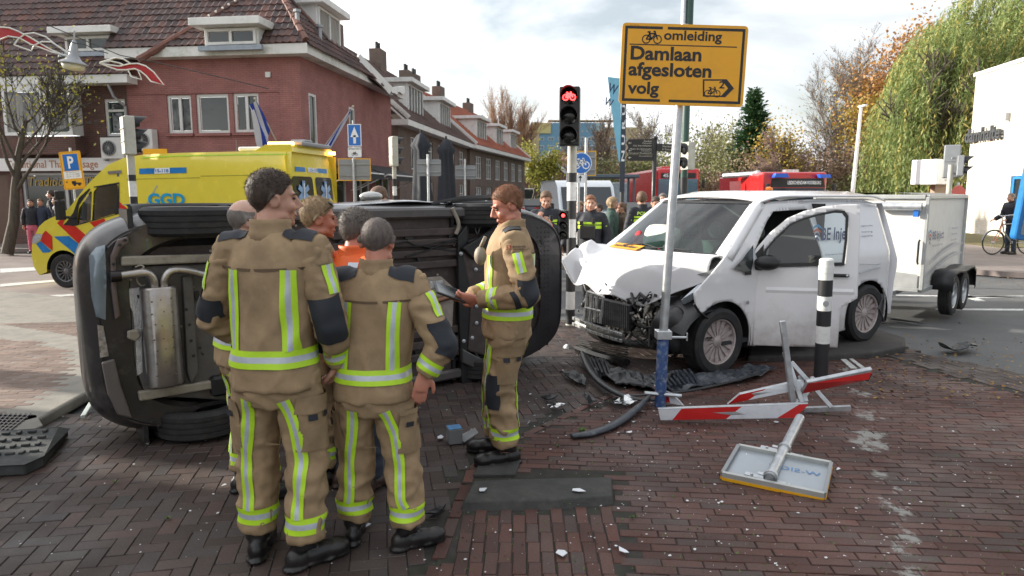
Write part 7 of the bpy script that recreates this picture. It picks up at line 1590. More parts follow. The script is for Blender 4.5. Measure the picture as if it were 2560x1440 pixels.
def logo(b,cx,cz,s_,y):
    for k,mi in ((0,1),(1,0),(2,0),(3,1)):
        n=10;up_,lo_=[],[]
        for i in range(n+1):
            t=i/n;xx=(-.5+t)*s_*(1-.16*k);zz=(.52-.26*k+.22*math.sin(PI*min(1,t*1.05))-.0)*s_;up_.append(V((cx-xx,y,cz+zz)));lo_.append(V((cx-xx,y,cz+zz-.17*s_*(.4+.6*math.sin(PI*t)))))
        b.add(up_+lo_,[(i,n+1+i,n+2+i,i+1) for i in range(n)],k if k<3 else 2)
lx_,lz_=VS(2040,590);logo(b,lx_,lz_,.17,vy(lx_,lz_)+.012);b.build('logo',[BB,BO,BE],sd_)
# amber beacon on the roof
p=VA(0.0,1922,484);b=MB();b.lathe([(.05,0),(.05,.025)],16,Matrix.Translation((p.x,0,1.80)),m=0);b.lathe([(.045,.025),(.042,.05),(.02,.065),(.002,.067)],16,Matrix.Translation((p.x,0,1.80)),m=1);b.build('beacon',[BLACKP,mat('amber',(.75,.18,.01),.2)],van,smooth=True)
# open driver door with its own frame
H0=VM@V((-.43,.97,0));DD=V((.95,-.30,0)).normalized();FDo=frame(H0,DD,(0,0,1))
def D2(px,py):p=FDo.inverted()@HP(px,py,H0,FDo.to_3x3()@V((0,0,1)));return (p.x,p.y)
do=[D2(*p) for p in ((1882,862),(1885,760),(1883,690),(1876,655),(1890,622),(1925,582),(1970,545),(2010,528),(2060,516),(2110,511),(2152,510),(2150,600),(2143,745),(2100,770),(2093,868))]
dw=[D2(*p) for p in ((1903,668),(1908,630),(1935,598),(1975,560),(2010,545),(2050,534),(2090,526),(2112,527),(2121,540),(2118,600),(2110,663),(2060,664))]
def dl(x,z,o=0):return V((x,z,.03-.035*(z/1.3)**2+o))
b=MB();b.T=FDo;panel2d(do,[dw],.03,lambda x,z:dl(x,z),b);dr=b.build('door',VWS,van,world=True,smooth=True,solid=.03)
dwi=dw;cx_=sum(p[0] for p in dw)/len(dw);cz2=sum(p[1] for p in dw)/len(dw)
b=MB();b.T=FDo;n=len(dw);b.add([dl(x,z,.003) for x,z in dw]+[dl(cx_+(x-cx_)*.93,cz2+(z-cz2)*.90,.003) for x,z in dw],[(i,(i+1)%n,n+(i+1)%n,n+i) for i in range(n)]);b.build('window_seal',BLACKP,dr,world=True,solid=.02)
b=MB();b.T=FDo;b.add([dl(x,z,-.012) for x,z in dw],[tuple(range(n))]);b.build('pane',clearglass('door_glass',(.80,.88,.88),.015),dr,world=True)
tri=[D2(*p) for p in ((1905,668),(1876,668),(1884,640),(1910,610),(1908,640))]
b=MB();b.T=FDo;b.add([dl(x,z,.006) for x,z in tri],[tuple(range(5))]);b.build('mirror_base',BLACKP,dr,world=True)
p=D2(1917,655);b=MB();b.T=FDo@Matrix.Translation((p[0],p[1],.10));
b.ell((0,0,0),(.125,.075,.075),18,12);b.v=[v_ for v_ in b.v];mo=b.build('door_mirror',BLACKP,dr,world=True,smooth='all')
b=MB();b.T=FDo;b.tube([(p[0]-.12,p[1]-.06,.0),(p[0]-.05,p[1]-.05,.08)],.03,8);b.build('mirror_arm',BLACKP,dr,world=True)
p=D2(2104,688);b=MB();b.T=FDo;b.box((p[0]-.02,p[1],.03),(.17,.032,.03));b.build('handle',BLACKP,dr,world=True,bevel=.012,bseg=2)
b=MB();b.T=FDo;b.lathe([(.012,0),(.002,.003)],10,FDo.inverted()@FDo@Matrix.Translation((p[0]+.045,p[1]+.002,.046)));b.build('lock',GALV,dr,world=True)
z_=D2(1950,730)[1];b=MB();b.T=FDo;xe=D2(2138,745)[0]-.02;b.add([dl(.03,z_-.01,.0),dl(xe,z_,.0),dl(xe,z_+.03,.008),dl(.03,z_+.02,.008)],[(0,1,2,3)]);b.add([dl(.03,z_+.02,.008),dl(xe,z_+.03,.008),dl(xe,z_+.06,.0),dl(.03,z_+.05,.0)],[(0,1,2,3)]);b.build('swage_line',VWS,dr,world=True)
# ------------------------------------------------------------------ box trailer
ta=V((.69,.72,0)).normalized();TMx=Matrix((ta,V((-ta.y,ta.x,0)),V((0,0,1)))).transposed().to_4x4();TMx.translation=V((5.68,9.39,0))  # X to the rear, Y away from the camera
tr=thing('box_trailer','white box trailer with black tandem mudguards behind the van','trailer',M=TMx)
TRW=mat('trailer_white',(.70,.69,.65),.4,var=.05,coat=.1,dirt=(.45,.43,.38),dscale=2.5,damt=.4);TRF=mat('trailer_frame',(.45,.46,.45),.4,.4)
Lx,Ly,z0_,z1_=2.42,1.5,.45,1.74
b=MB();b.box((Lx/2,Ly/2,(z0_+z1_)/2),(Lx-.03,Ly-.03,z1_-z0_));b.build('box',TRW,tr)
b=MB()
for x in (0,Lx):
    for y in (0,Ly):b.box((x,y,(z0_+z1_)/2),(.05,.05,z1_-z0_))
for z in (z0_,z1_):
    for y in (0,Ly):b.box((Lx/2,y,z),(Lx,.055,.06))
    for x in (0,Lx):b.box((x,Ly/2,z),(.055,Ly-.056,.06))
tag(b.build('corner_frame',TRF,tr,bevel=.008),kind='stuff')
b=MB();b.loft([[V((x,y,z)) for x in (0.02,Lx-.02)] for y,z in ((.02,z1_+.032),(Ly*.3,z1_+.06),(Ly*.7,z1_+.06),(Ly-.02,z1_+.032))],cap=False,closed=False);b.build('roof',mat('trailer_roof',(.22,.21,.19),.6,var=.2),tr)
b=MB();b.add([(-.021,.05,z0_+.03),(-.021,Ly-.05,z0_+.03),(-.021,Ly-.05,z0_+.32),(-.021,.05,z0_+.22)],[(0,1,2,3)]);b.build('skirt',TRF,tr,solid=.004)
b=MB();b.tube([(-.08,.05,z1_-.13),(-.08,.62,z1_-.13)],.055,18);b.build('tube_holder',GALV,tr,smooth=True)
b=MB();b.box((-.05,.12,z1_-.22),(.06,.06,.1));b.build('strap',BLUE,tr)
b=MB();b.tube([(-.02,.06,1.15),(-.06,.06,1.12),(-.06,.06,.85),(-.02,.06,.82)],.014,6);b.build('door_handle',BLACKP,tr)
b=MB();b.tube([(-.9,Ly/2,.42),(0,Ly/2,.42)],.04,8);b.box((.6,Ly/2,.40),(2.4,.9,.06));b.build('drawbar',GALV,tr)
for s_,(x0,x1),(za,zb),bo in (('BE Inject',(.30,.95),(1.10,1.26),.02),('Onderdeel van Triple Solution',(.32,.95),(1.03,1.07),0),('Betoninjectie',(1.45,1.85),(1.24,1.28),0),('Waterwering',(1.45,1.82),(1.15,1.19),0),('Beton reparatie',(1.45,1.88),(1.06,1.10),0)):textbox(s_,BE,tr,frame((0,-.022,0),(1,0,0),(0,0,1)),x0,za,x1,zb,bold=bo,world=False)
b=MB();logo(b,.16,1.14,.2,-.024);b.v=[(.32-p[0],p[1],p[2]) for p in b.v];b.build('logo',[BB,BO,BE],tr)
for dz_ in (0,-.15):
    b=MB();n=16;pts=[(.22+2.1*i/n,.80+dz_+.22*math.sin(i/n*PI*.62)) for i in range(n+1)];b.add([(x,-.020,z) for x,z in pts]+[(x,-.020,z-.05*math.sin(.3+i/n*2.4)) for i,(x,z) in enumerate(pts)],[(i,n+1+i,n+2+i,i+1) for i in range(n)]);b.build('swoosh',SWO,tr)
for x in (1.0,1.68):wheel(tr,Matrix.Translation((x,-.14,.30))@Matrix.Rotation(PI/2,4,'X'),.30,.17,GALV,6,rr=.19,flat=True,name='wheel')
pr=[(.50,.42),(.55,.62),(.72,.68),(1.0,.685),(1.34,.66),(1.68,.685),(1.98,.68),(2.16,.60),(2.2,.34)]
b=MB();b.loft([[V((x,y,z)) for x,z in pr] for y in (-.27,-.0)],cap=False,closed=False);b.loft([[V((x,-.27,z)) for x,z in pr],[V((1.34+(x-1.34)*.93,-.275,z-.045)) for x,z in pr]],cap=False,closed=False);b.build('mudguard',BLACKP,tr,smooth=True,solid=.012)
# ------------------------------------------------------------------ people
def remesh(mb,vox,it=2,fac=.5):
    me=bpy.data.meshes.new('t');me.from_pydata(mb.v,[],mb.f);o=bpy.data.objects.new('t',me);C.objects.link(o)
    q=o.modifiers.new('r','REMESH');q.mode='VOXEL';q.voxel_size=vox;q.use_smooth_shade=True
    q2_=o.modifiers.new('s','SMOOTH');q2_.iterations=it;q2_.factor=fac
    dg=bpy.context.evaluated_depsgraph_get();m2=bpy.data.meshes.new_from_object(o.evaluated_get(dg));bpy.data.objects.remove(o);bpy.data.meshes.remove(me);m2.materials.clear();return m2
def folds(me,amp,fx,fz,seed,mask=None):
    n=len(me.vertices);co=np.zeros(n*3);no_=np.zeros(n*3);me.vertices.foreach_get('co',co);me.vertex_normals.foreach_get('vector',no_);co=co.reshape(-1,3);no_=no_.reshape(-1,3);d=np.zeros(n)
    for i in range(n):
        x,y,z=co[i];w_=.5+.5*noise.noise(V((x*3,y*3,z*3+seed*3)))
        a=1-2.2*abs(noise.noise(V((x*fx+seed,y*fx,z*fz+w_*.6))));b_=noise.noise(V((x*fx*2.6,y*fx*2.6+seed,z*fz*2.2)))
        d[i]=amp*(a*.75*(.35+w_*.9)+b_*.35)
    if mask is not None:d*=mask(co)
    co+=no_*d[:,None];me.vertices.foreach_set('co',co.ravel());me.update()
def jroot(me):return BVHTree.FromPolygons([v.co.copy() for v in me.vertices],[tuple(p.vertices) for p in me.polygons])
def strip(bvh,samples,side,width,lanes,parent,name,mats,off=.005,cols=None,maxd=.4):
    """samples: (start, inward dir, across vector). lanes: material index per lane across the band"""
    k=cols or len(lanes);b=MB();prev=None;per=k//len(lanes);rows=[]
    for st,d,sv in samples:
        row=[]
        for j in range(k+1):
            h_=bvh.ray_cast(st+sv*width*(j/k-.5),d,maxd);row.append(None if h_[0] is None else h_[0]-d*off)
        rows.append(row)
    for _ in range(5):
        rows=[r_ if i in (0,len(rows)-1) or any(q is None for w_ in rows[i-1:i+2] for q in w_) else [(rows[i-1][j]+r_[j]*2+rows[i+1][j])/4 for j in range(k+1)] for i,r_ in enumerate(rows)]
    for row in rows:
        if prev is not None and all(p is not None for p in row) and all(p is not None for p in prev) and (row[0]-prev[0]).length<.12:
            n0=len(b.v);b.v+=[tuple(p) for p in prev]+[tuple(p) for p in row]
            for j in range(k):b.f.append((n0+j,n0+j+1,n0+k+2+j,n0+k+1+j));b.m.append(lanes[min(len(lanes)-1,j//per)])
        prev=row
    if b.f:return b.build(name,mats,parent,weld=True,smooth='all')
def ringband(bvh,c,ax,r,width,parent,name,mats,lanes=(0,1,0),a0=0,a1=360,n=40,off=.006,cols=6):
    ax=V(ax).normalized();u=ax.orthogonal().normalized() if abs(ax.z)<.8 else (V((1,0,0))-ax*ax.x).normalized();v=ax.cross(u);S=[]
    for i in range(n+1):
        a=math.radians(a0+(a1-a0)*i/n);o=u*math.cos(a)+v*math.sin(a);S.append((V(c)+o*r,-o,ax))
    return strip(bvh,S,None,width,lanes,parent,name,mats,off,cols,r)
def pathband(bvh,pts,out,width,parent,name,mats,lanes=(0,1,0),n=30,off=.006,cols=6,r=.3):
    pts=[V(p) for p in pts];out=V(out).normalized();L_=[0]
    for i in range(1,len(pts)):L_.append(L_[-1]+(pts[i]-pts[i-1]).length)
    S=[]
    for i in range(n+1):
        t=L_[-1]*i/n;j=0
        while j<len(pts)-2 and L_[j+1]<t:j+=1
        f=(t-L_[j])/max(1e-6,L_[j+1]-L_[j]);p=pts[j].lerp(pts[j+1],f);tg=(pts[min(j+1,len(pts)-1)]-pts[j]).normalized();sv=tg.cross(out).normalized();S.append((p+out*r,-out,sv))
    return strip(bvh,S,None,width,lanes,parent,name,mats,off,cols,r*1.6)
LIME=mat('reflective_lime',(.50,.78,.03),.5,var=.06,scale=20);SILV=mat('reflective_silver',(.52,.56,.62),.35,.2,var=.08,scale=30)
TAN=mat('turnout_tan',(.335,.232,.132),.88,var=.16,scale=9,bump=.006,bscale=11,dirt=(.13,.09,.055),dscale=3.5,damt=.45)
NAVY=mat('patch_dark_blue',(.020,.023,.030),.75,var=.15,bump=.0005,bscale=300);BOOT=mat('boot_black',(.012,.011,.011),.38,var=.3,scale=12,dirt=(.05,.04,.035),dscale=9,damt=.4)
def skin(name,c):
    m=mat(name,c,.48,var=.10,scale=14,bump=.0004,bscale=250,dirt=(c[0]*.85,c[1]*.55,c[2]*.5),dscale=9,damt=.35);b=m.node_tree.nodes['Principled BSDF'];b.inputs['Subsurface Weight'].default_value=.12;b.inputs['Subsurface Radius'].default_value=(.01,.004,.002);b.inputs['Subsurface Scale'].default_value=1;return m
SK=skin('skin_fair',(.50,.27,.19));SKR=skin('skin_ruddy',(.52,.22,.15));SKP=skin('skin_pale',(.55,.34,.26))
def hair(n,c):return mat(n,c,.65,var=.35,scale=60,bump=.003,bscale=140,stretch=(1,1,.4))
HDK=hair('hair_dark',(.050,.032,.022));HBR=hair('hair_brown',(.13,.075,.045));HGR=hair('hair_grey',(.16,.14,.125));HBL=hair('hair_blond',(.30,.21,.12));HSH=hair('hair_shaved',(.12,.095,.085));HRD=hair('hair_ginger',(.20,.085,.04))
EYE=mat('eye_dark',(.03,.02,.02),.2,var=0);LIP=mat('lips',(.35,.12,.10),.5,var=0)
def hand(b,w_,d,n,curl=.4,thumb_side=1,s=1.0,spread=.12,thumb=.6):
    """w_: wrist, d: finger direction, n: palm normal (curl towards it)"""
    d=V(d).normalized();n=(V(n)-d*V(n).dot(d)).normalized();sd=d.cross(n)*thumb_side;w_=V(w_)
    b.tube([w_-d*.03*s,w_+d*.02*s,w_+d*.055*s,w_+d*.092*s],[.027*s,.034*s,.042*s,.038*s],10,flat=.48,up=n)
    for i,(o,ln,r) in enumerate(((.030,.078,.0102),(.010,.088,.0106),(-.011,.082,.0102),(-.031,.064,.0092))):
        base=w_+d*(.080 if i else .078)*s+sd*o*s;dd=(d+sd*o*spread*8).normalized();p=[base-d*.015*s,base];cur=0;q=base.copy()
        for k,f in enumerate((.45,.32,.23)):
            cur+=curl*(.9 if k else .6);dv=(dd*math.cos(cur)+n*math.sin(cur));q=q+dv*ln*f*s;p.append(q.copy())
        b.tube(p,[r*s*1.05,r*s*1.05,r*s,r*s*.95,r*s*.8],8)
    t0=w_+d*.018*s+sd*.026*s;t1=t0+(d*.7+sd*.75+n*.35*thumb).normalized()*.040*s;t2=t1+(d*.9+sd*.35+n*.55*thumb).normalized()*.032*s;t3=t2+(d*.95+sd*.1+n*.7*thumb).normalized()*.025*s
    b.tube([t0,t1,t2,t3],[.016*s,.0135*s,.012*s,.0095*s],8)
def head_prims(b,Hm,s,fat_=1.0):
    T0=b.T;b.T=Hm@Matrix.Scale(s,4)
    b.ell((0,-.014,.028),(.0755*fat_,.097,.092),20,14);b.ell((0,.022,-.030),(.064*fat_,.072,.088),16,12);b.ell((0,.036,-.078),(.049*fat_,.050,.036),14,10);b.ell((0,.074,-.100),(.021,.018,.018),10,8)
    b.tube([(0,.088,.020),(0,.106,-.008),(0,.119,-.032)],[.008,.0105,.0145],8);b.ell((.011,.100,-.038),(.009,.011,.008),8,6);b.ell((-.011,.100,-.038),(.009,.011,.008),8,6)
    b.ell((0,.076,.024),(.050,.017,.011),12,8)
    for sx in (-1,1):
        b.ell((sx*.040,.064,-.034),(.022,.024,.024),10,8);b.ell((sx*.077*fat_,-.008,-.012),(.009,.023,.033),10,8,Matrix.Rotation(-.25,4,'X'));b.tube([(sx*.084*fat_,.004,.010),(sx*.089*fat_,-.022,.020),(sx*.088*fat_,-.032,-.005),(sx*.083*fat_,-.018,-.038)],[.006,.007,.007,.006],6);b.ell((sx*.052*fat_,.020,-.075),(.018,.035,.022),10,8)
    b.ell((0,.088,-.064),(.023,.013,.0065),10,6);b.ell((0,.087,-.074),(.020,.012,.0065),10,6);b.ell((0,.080,-.086),(.018,.010,.008),8,6)
    b.T=T0
def hair_shell(body_me,Hm,s,parent,m,top=.016,side=.006,kind='short',seed=1):
    Hi=(Hm@Matrix.Scale(s,4)).inverted();bm=bmesh.new();bm.from_mesh(body_me);bm.normal_update();keep={};rr=random.Random(seed)
    def line(y,x):
        pts=[(-.2,-.068),(-.07,-.064),(-.045,-.040),(-.02,.002),(.0,.022),(.02,.012 if kind!='bald' else .02),(.035,.030),(.055,.058),(.075,.066),(.2,.066)]
        if kind=='receding':pts[6:]=[(.030,.035),(.045,.085),(.06,.098),(.2,.12)]
        if kind=='bald':pts=[(-.2,-.07),(-.07,-.07),(-.045,-.045),(-.02,.0),(0,.0),(.02,.01),(.04,.2)]
        for (a,za),(c,zc) in zip(pts,pts[1:]):
            if a<=y<=c:return za+(zc-za)*(y-a)/(c-a)
        return 1
    for v in bm.verts:
        p=Hi@v.co
        if p.length>.16 or p.z<-.10:continue
        e=p.z-line(p.y,p.x)
        if kind=='bald' and p.z>.055:e=min(e,.055-p.z)
        if kind=='long':e=max(e,(-.0-p.y)*1.2-.0)
        if e>-.004:keep[v]=e
    vm={};vs=[];fs=[]
    for f in bm.faces:
        if all(v in keep for v in f.verts):
            for v in f.verts:
                if v not in vm:
                    vm[v]=len(vs);p=Hi@v.co;t=side+(top-side)*max(0,min(1,(p.z-.01)/.07));e=keep[v];g_=max(0,min(1,e/.012));nz=noise.noise(p*22+V((seed,0,0)))*.3+noise.noise(p*90)*.35
                    vs.append(v.co+v.normal*(s*(t*g_*(1+.45*nz))+(.0008 if e>0 else-.003)))
            fs.append([vm[v] for v in f.verts])
    bm.free()
    if not fs:return
    b=MB();b.add(vs,fs);o=b.build('hair',m,parent,smooth='all')
    if len(fs)>900:  # short tufts that break the outline
        rng=np.random.default_rng(seed%1000);P0=np.array([sum((V(vs[i]) for i in f),V((0,0,0)))/len(f) for f in fs]);Nn=np.array([(V(vs[f[1]])-V(vs[f[0]])).cross(V(vs[f[2]])-V(vs[f[0]])).normalized() for f in fs]);hc_=np.array(Hm.translation)
        Nn*=np.sign((Nn*(P0-hc_)).sum(1))[:,None];k=rng.integers(0,len(fs),5200);ln=np.where((P0[k,2]-hc_[2])>.05,top,side)[:,None]*rng.uniform(.5,1.15,(5200,1));fw=np.array(Hm.to_3x3()@V((0,.55,-.25)))
        d=Nn[k]+fw+rng.normal(size=(5200,3))*.35;d /= np.linalg.norm(d,axis=1)[:,None];c=P0[k]+rng.normal(size=(5200,3))*.003;sd_=np.cross(d,rng.normal(size=(5200,3)));sd_ /= np.linalg.norm(sd_,axis=1)[:,None]
        v=np.stack([c-sd_*.0011,c+sd_*.0011,c+d*ln*s*.9,c+d*ln*s*.9-sd_*.0004],1).reshape(-1,3);fastquads('hair_tufts',v,m,o,'stuff')
    return o
def person(label,x,y,yaw,H=1.80,vox=.007,lean=(0,0),head=(0,0,0),arms=None,feet=((-.12,0,0),(.12,0,0)),bulk=1.0,jacket=TAN,trouser=TAN,skinm=SK,hairm=HDK,hairk='short',hairt=(.018,.006),ff=True,jhem=.84,boots=True,fold=1.0,z=0.0,group=None,jl=1.0,hip=(0,0),extras=None,fat_=1.0,knees=None,collar=True,legs=True,boot_m=None):
    s=H/1.80;t=thing('person',label,'person',(x,y,z),yaw,group);R3=lambda p:V(p)*s
    lx,ly=lean;sh=[V((sx*.178,ly,1.455))+V((lx,0,0)) for sx in (-1,1)];hc=V((lx*1.15,ly*1.25+.025,1.665))
    Hm=Matrix.Translation(hc*s)@Euler((head[0],head[2],head[1])).to_matrix().to_4x4()  # pitch, turn, tilt
    arms=arms or {};A=[]
    for i,sx in enumerate((-1,1)):
        d=arms.get(i) or dict(e=(sx*.27,-.03,1.18),h=(sx*.26,.04,.93),d=(0,.1,-1),n=(-sx,0,0));A.append(d)
    ft=[]
    for i,sx in enumerate((-1,1)):
        fx,fy,fa=feet[i];hp=V((sx*.095+hip[0],hip[1],.90));an=V((fx,fy,.09));kn=(hp+an)/2+V((0,.03,.02))+(V(knees[i]) if knees else V((0,0,0)));ft.append((hp,kn,an,fa))
    b=MB()
    head_prims(b,Hm,s,fat_)
    b.tube([R3((lx*.9,ly*.9-.02,1.42)),R3((lx,ly-.012,1.52)),Hm@(V((0,-.012,-.05))*s)],[.075*s,.060*s,.056*s],14)
    b.loft([[R3((lx*f+rx*math.cos(a),ly*f+ry*math.sin(a),zz)) for a in [2*PI*k/16 for k in range(16)]] for zz,rx,ry,f in ((.85,.14,.10,0),(1.05,.14,.095,.3),(1.25,.16,.10,.7),(1.42,.17,.09,1),(1.47,.08,.06,1))])
    for i,d in enumerate(A):
        e,h_=V(d['e']),V(d['h']);b.tube([R3(sh[i]),R3(sh[i].lerp(e,.5)),R3(e),R3(e.lerp(h_,.4)),R3(h_)],[.052*s,.046*s,.040*s,.038*s,.027*s],10)
        hand(b,R3(h_),d.get('d',(0,0,-1)),d.get('n',(0,1,0)),d.get('curl',.45),d.get('ts',(-1 if i else 1)),s*1.02,thumb=d.get('th',.6))
    for hp,kn,an,fa in ft:b.tube([R3(hp),R3(kn),R3(an)],[.075*s,.055*s,.04*s],10)
    me=remesh(b,vox,1 if vox<.01 else 1,.5);me.materials.append(skinm);me.name='body';body=link(me,'body',t)
    # face details
    b=MB()
    for sx in (-1,1):
        b.T=Hm@Matrix.Scale(s,4);b.ell((sx*.030,.0815,.004),(.0125,.0085,.0058),10,6)
    b.build('eyes',EYE,body,smooth='all');b=MB();b.T=Hm@Matrix.Scale(s,4)
    for sx in (-1,1):b.tube([(sx*.014,.0935,.022),(sx*.032,.0925,.028),(sx*.050,.078,.022)],[.0032,.0042,.0025],6)
    tag(b.build('eyebrows',hairm if hairk!='bald' else HBR,body),kind='stuff');b=MB();b.T=Hm@Matrix.Scale(s,4);b.ell((0,.0905,-.069),(.021,.0115,.0055),10,6);b.build('lips',LIP,body,smooth='all')
    hair_shell(me,Hm,s,body,hairm,hairt[0],hairt[1],hairk,int(x*100))
    # jacket
    B_=bulk;b=MB();rs=[(jhem,.200,.158,0,0),(jhem+.10,.196,.152,.05,0),(1.02,.186,.142,.2,0),(1.15,.188,.145,.45,0),(1.28,.202,.152,.75,0),(1.38,.208,.148,.95,0),(1.45,.185,.125,1,0),(1.50,.125,.100,1,-.004),(1.53,.088,.085,1,-.006)]
    rs=[r_ for k,r_ in enumerate(rs) if k<2 or r_[0]>jhem+.12]
    rg=[[R3((lx*f+hip[0]*(1-f)+B_*rx*math.copysign(abs(math.cos(a))**.85,math.cos(a)),ly*f+hip[1]*(1-f)+dy+B_*ry*math.copysign(abs(math.sin(a))**.9,math.sin(a)),zz)) for a in [2*PI*k/28 for k in range(28)]] for zz,rx,ry,f,dy in rs]
    b.loft(rg)
    for i,d in enumerate(A):
        e=V(d['e']);b.tube([R3(sh[i]+V(((-.05,.05)[1-i],0,.0))),R3(sh[i]),R3(sh[i].lerp(e,.25))],[.085*B_*s,.086*B_*s,.080*B_*s],12)
    vj=max(.010,vox*1.5);jm=remesh(b,vj,3,.5)
    folds(jm,.019*fold*s,7.5,4.5,x*7,lambda co:np.clip(1.25-(co[:,2]/s-.8)*1.0,.35,1.2));jm.materials.append(jacket);jm.name='jacket';jk=link(jm,'jacket',t);bj=jroot(jm)
    if collar:
        b=MB();cz=[(1.485,.100,.095),(1.525,.084,.085),(1.56,.077,.080),(1.580,.080,.083)]
        b.loft([[R3((lx+rx*math.cos(a),ly-.006+ry*math.sin(a)+(.010 if zz>1.55 else 0)*0,zz-(.045*max(0,math.sin(a))**2 if zz>1.5 else 0))) for a in [2*PI*k/24 for k in range(24)]] for zz,rx,ry in cz],cap=False);b.build('collar',jacket,jk,smooth='all',solid=.008)
    SL=[]
    for i,d in enumerate(A):
        e,h_=V(d['e']),V(d['h']);b=MB();w0_=h_.lerp(e,.05)
        b.tube([R3(sh[i]+V((0,0,-.0))),R3(sh[i].lerp(e,.33)),R3(sh[i].lerp(e,.7)),R3(e),R3(e.lerp(h_,.3)),R3(e.lerp(h_,.65)),R3(w0_)],[r_*B_*s for r_ in (.079,.078,.076,.074,.070,.062,.055)],14);b.ell(R3(e),(.073*B_*s,)*3,12,8)
        sm=remesh(b,vj,2,.5);folds(sm,.018*fold*s,8,15,x*5+i);sm.materials.append(jacket);sm.name='sleeve';so_=link(sm,'sleeve',jk);SL.append((so_,jroot(sm),R3(sh[i]),R3(e),R3(w0_)))
    # trousers
    if legs:
        b=MB();b.loft([[R3((hip[0]+B_*rx*math.cos(a),hip[1]+B_*ry*math.sin(a),zz)) for a in [2*PI*k/24 for k in range(24)]] for zz,rx,ry in ((.76,.17,.12),(.85,.19,.145),(.95,.185,.14),(1.0,.17,.13))])
        lr=(.108,.102,.090,.090,.088,.084) if ff else (.098,.088,.072,.066,.062,.060)
        for hp,kn,an,fa in ft:b.tube([R3(hp-V((0,0,.0))),R3(hp.lerp(kn,.5)),R3(kn),R3(kn.lerp(an,.35)),R3(kn.lerp(an,.75)),R3(an+V((0,0,.045 if ff else .0)))],[r_*B_*s for r_ in lr],14)
        tm=remesh(b,vj,3,.5);folds(tm,(.018 if ff else .011)*fold*s,8,10,x*3,lambda co:np.clip(1.5-np.abs(co[:,2]/s-.42)*1.2,.5,1.5));tm.materials.append(trouser);tm.name='trousers';tr_=link(tm,'trousers',t);bt=jroot(tm)
    else:tr_=bt=None
    for hp,kn,an,fa in ft:
        b=MB();Q=Matrix.Translation(R3(V((an.x,an.y,0))))@Matrix.Rotation(fa,4,'Z')@Matrix.Scale(s,4);b.T=Q;k_=1.0 if ff else .88
        b.tube([(0,-.01,.30 if ff else .14),(0,-.01,.2 if ff else .12),(0,-.01,.10)],[.062*k_,.060*k_,.058*k_],14);b.ell((0,-.04,.055),(.046*k_,.06*k_,.055),14,10);b.ell((0,.07,.052),(.048*k_,.10*k_,.046),14,10);b.ell((0,.145,.048),(.052*k_,.07*k_,.043),14,10)
        for sy,rr_ in ((-.05,.052),(.03,.042),(.10,.052),(.155,.050)):b.ell((0,sy,.016),(rr_*k_,rr_*1.25*k_,.018),12,6)
        bm_=remesh(b,vj*.8,2,.4);bm_.materials.append(boot_m or BOOT);bm_.name='boot';link(bm_,'boot',t)
    return dict(t=t,jk=jk,bj=bj,SL=SL,tr=tr_,bt=bt,s=s,ft=ft,R3=R3,body=body,Hm=Hm,lean=lean,A=A,hip=hip)
LM=[LIME,SILV]
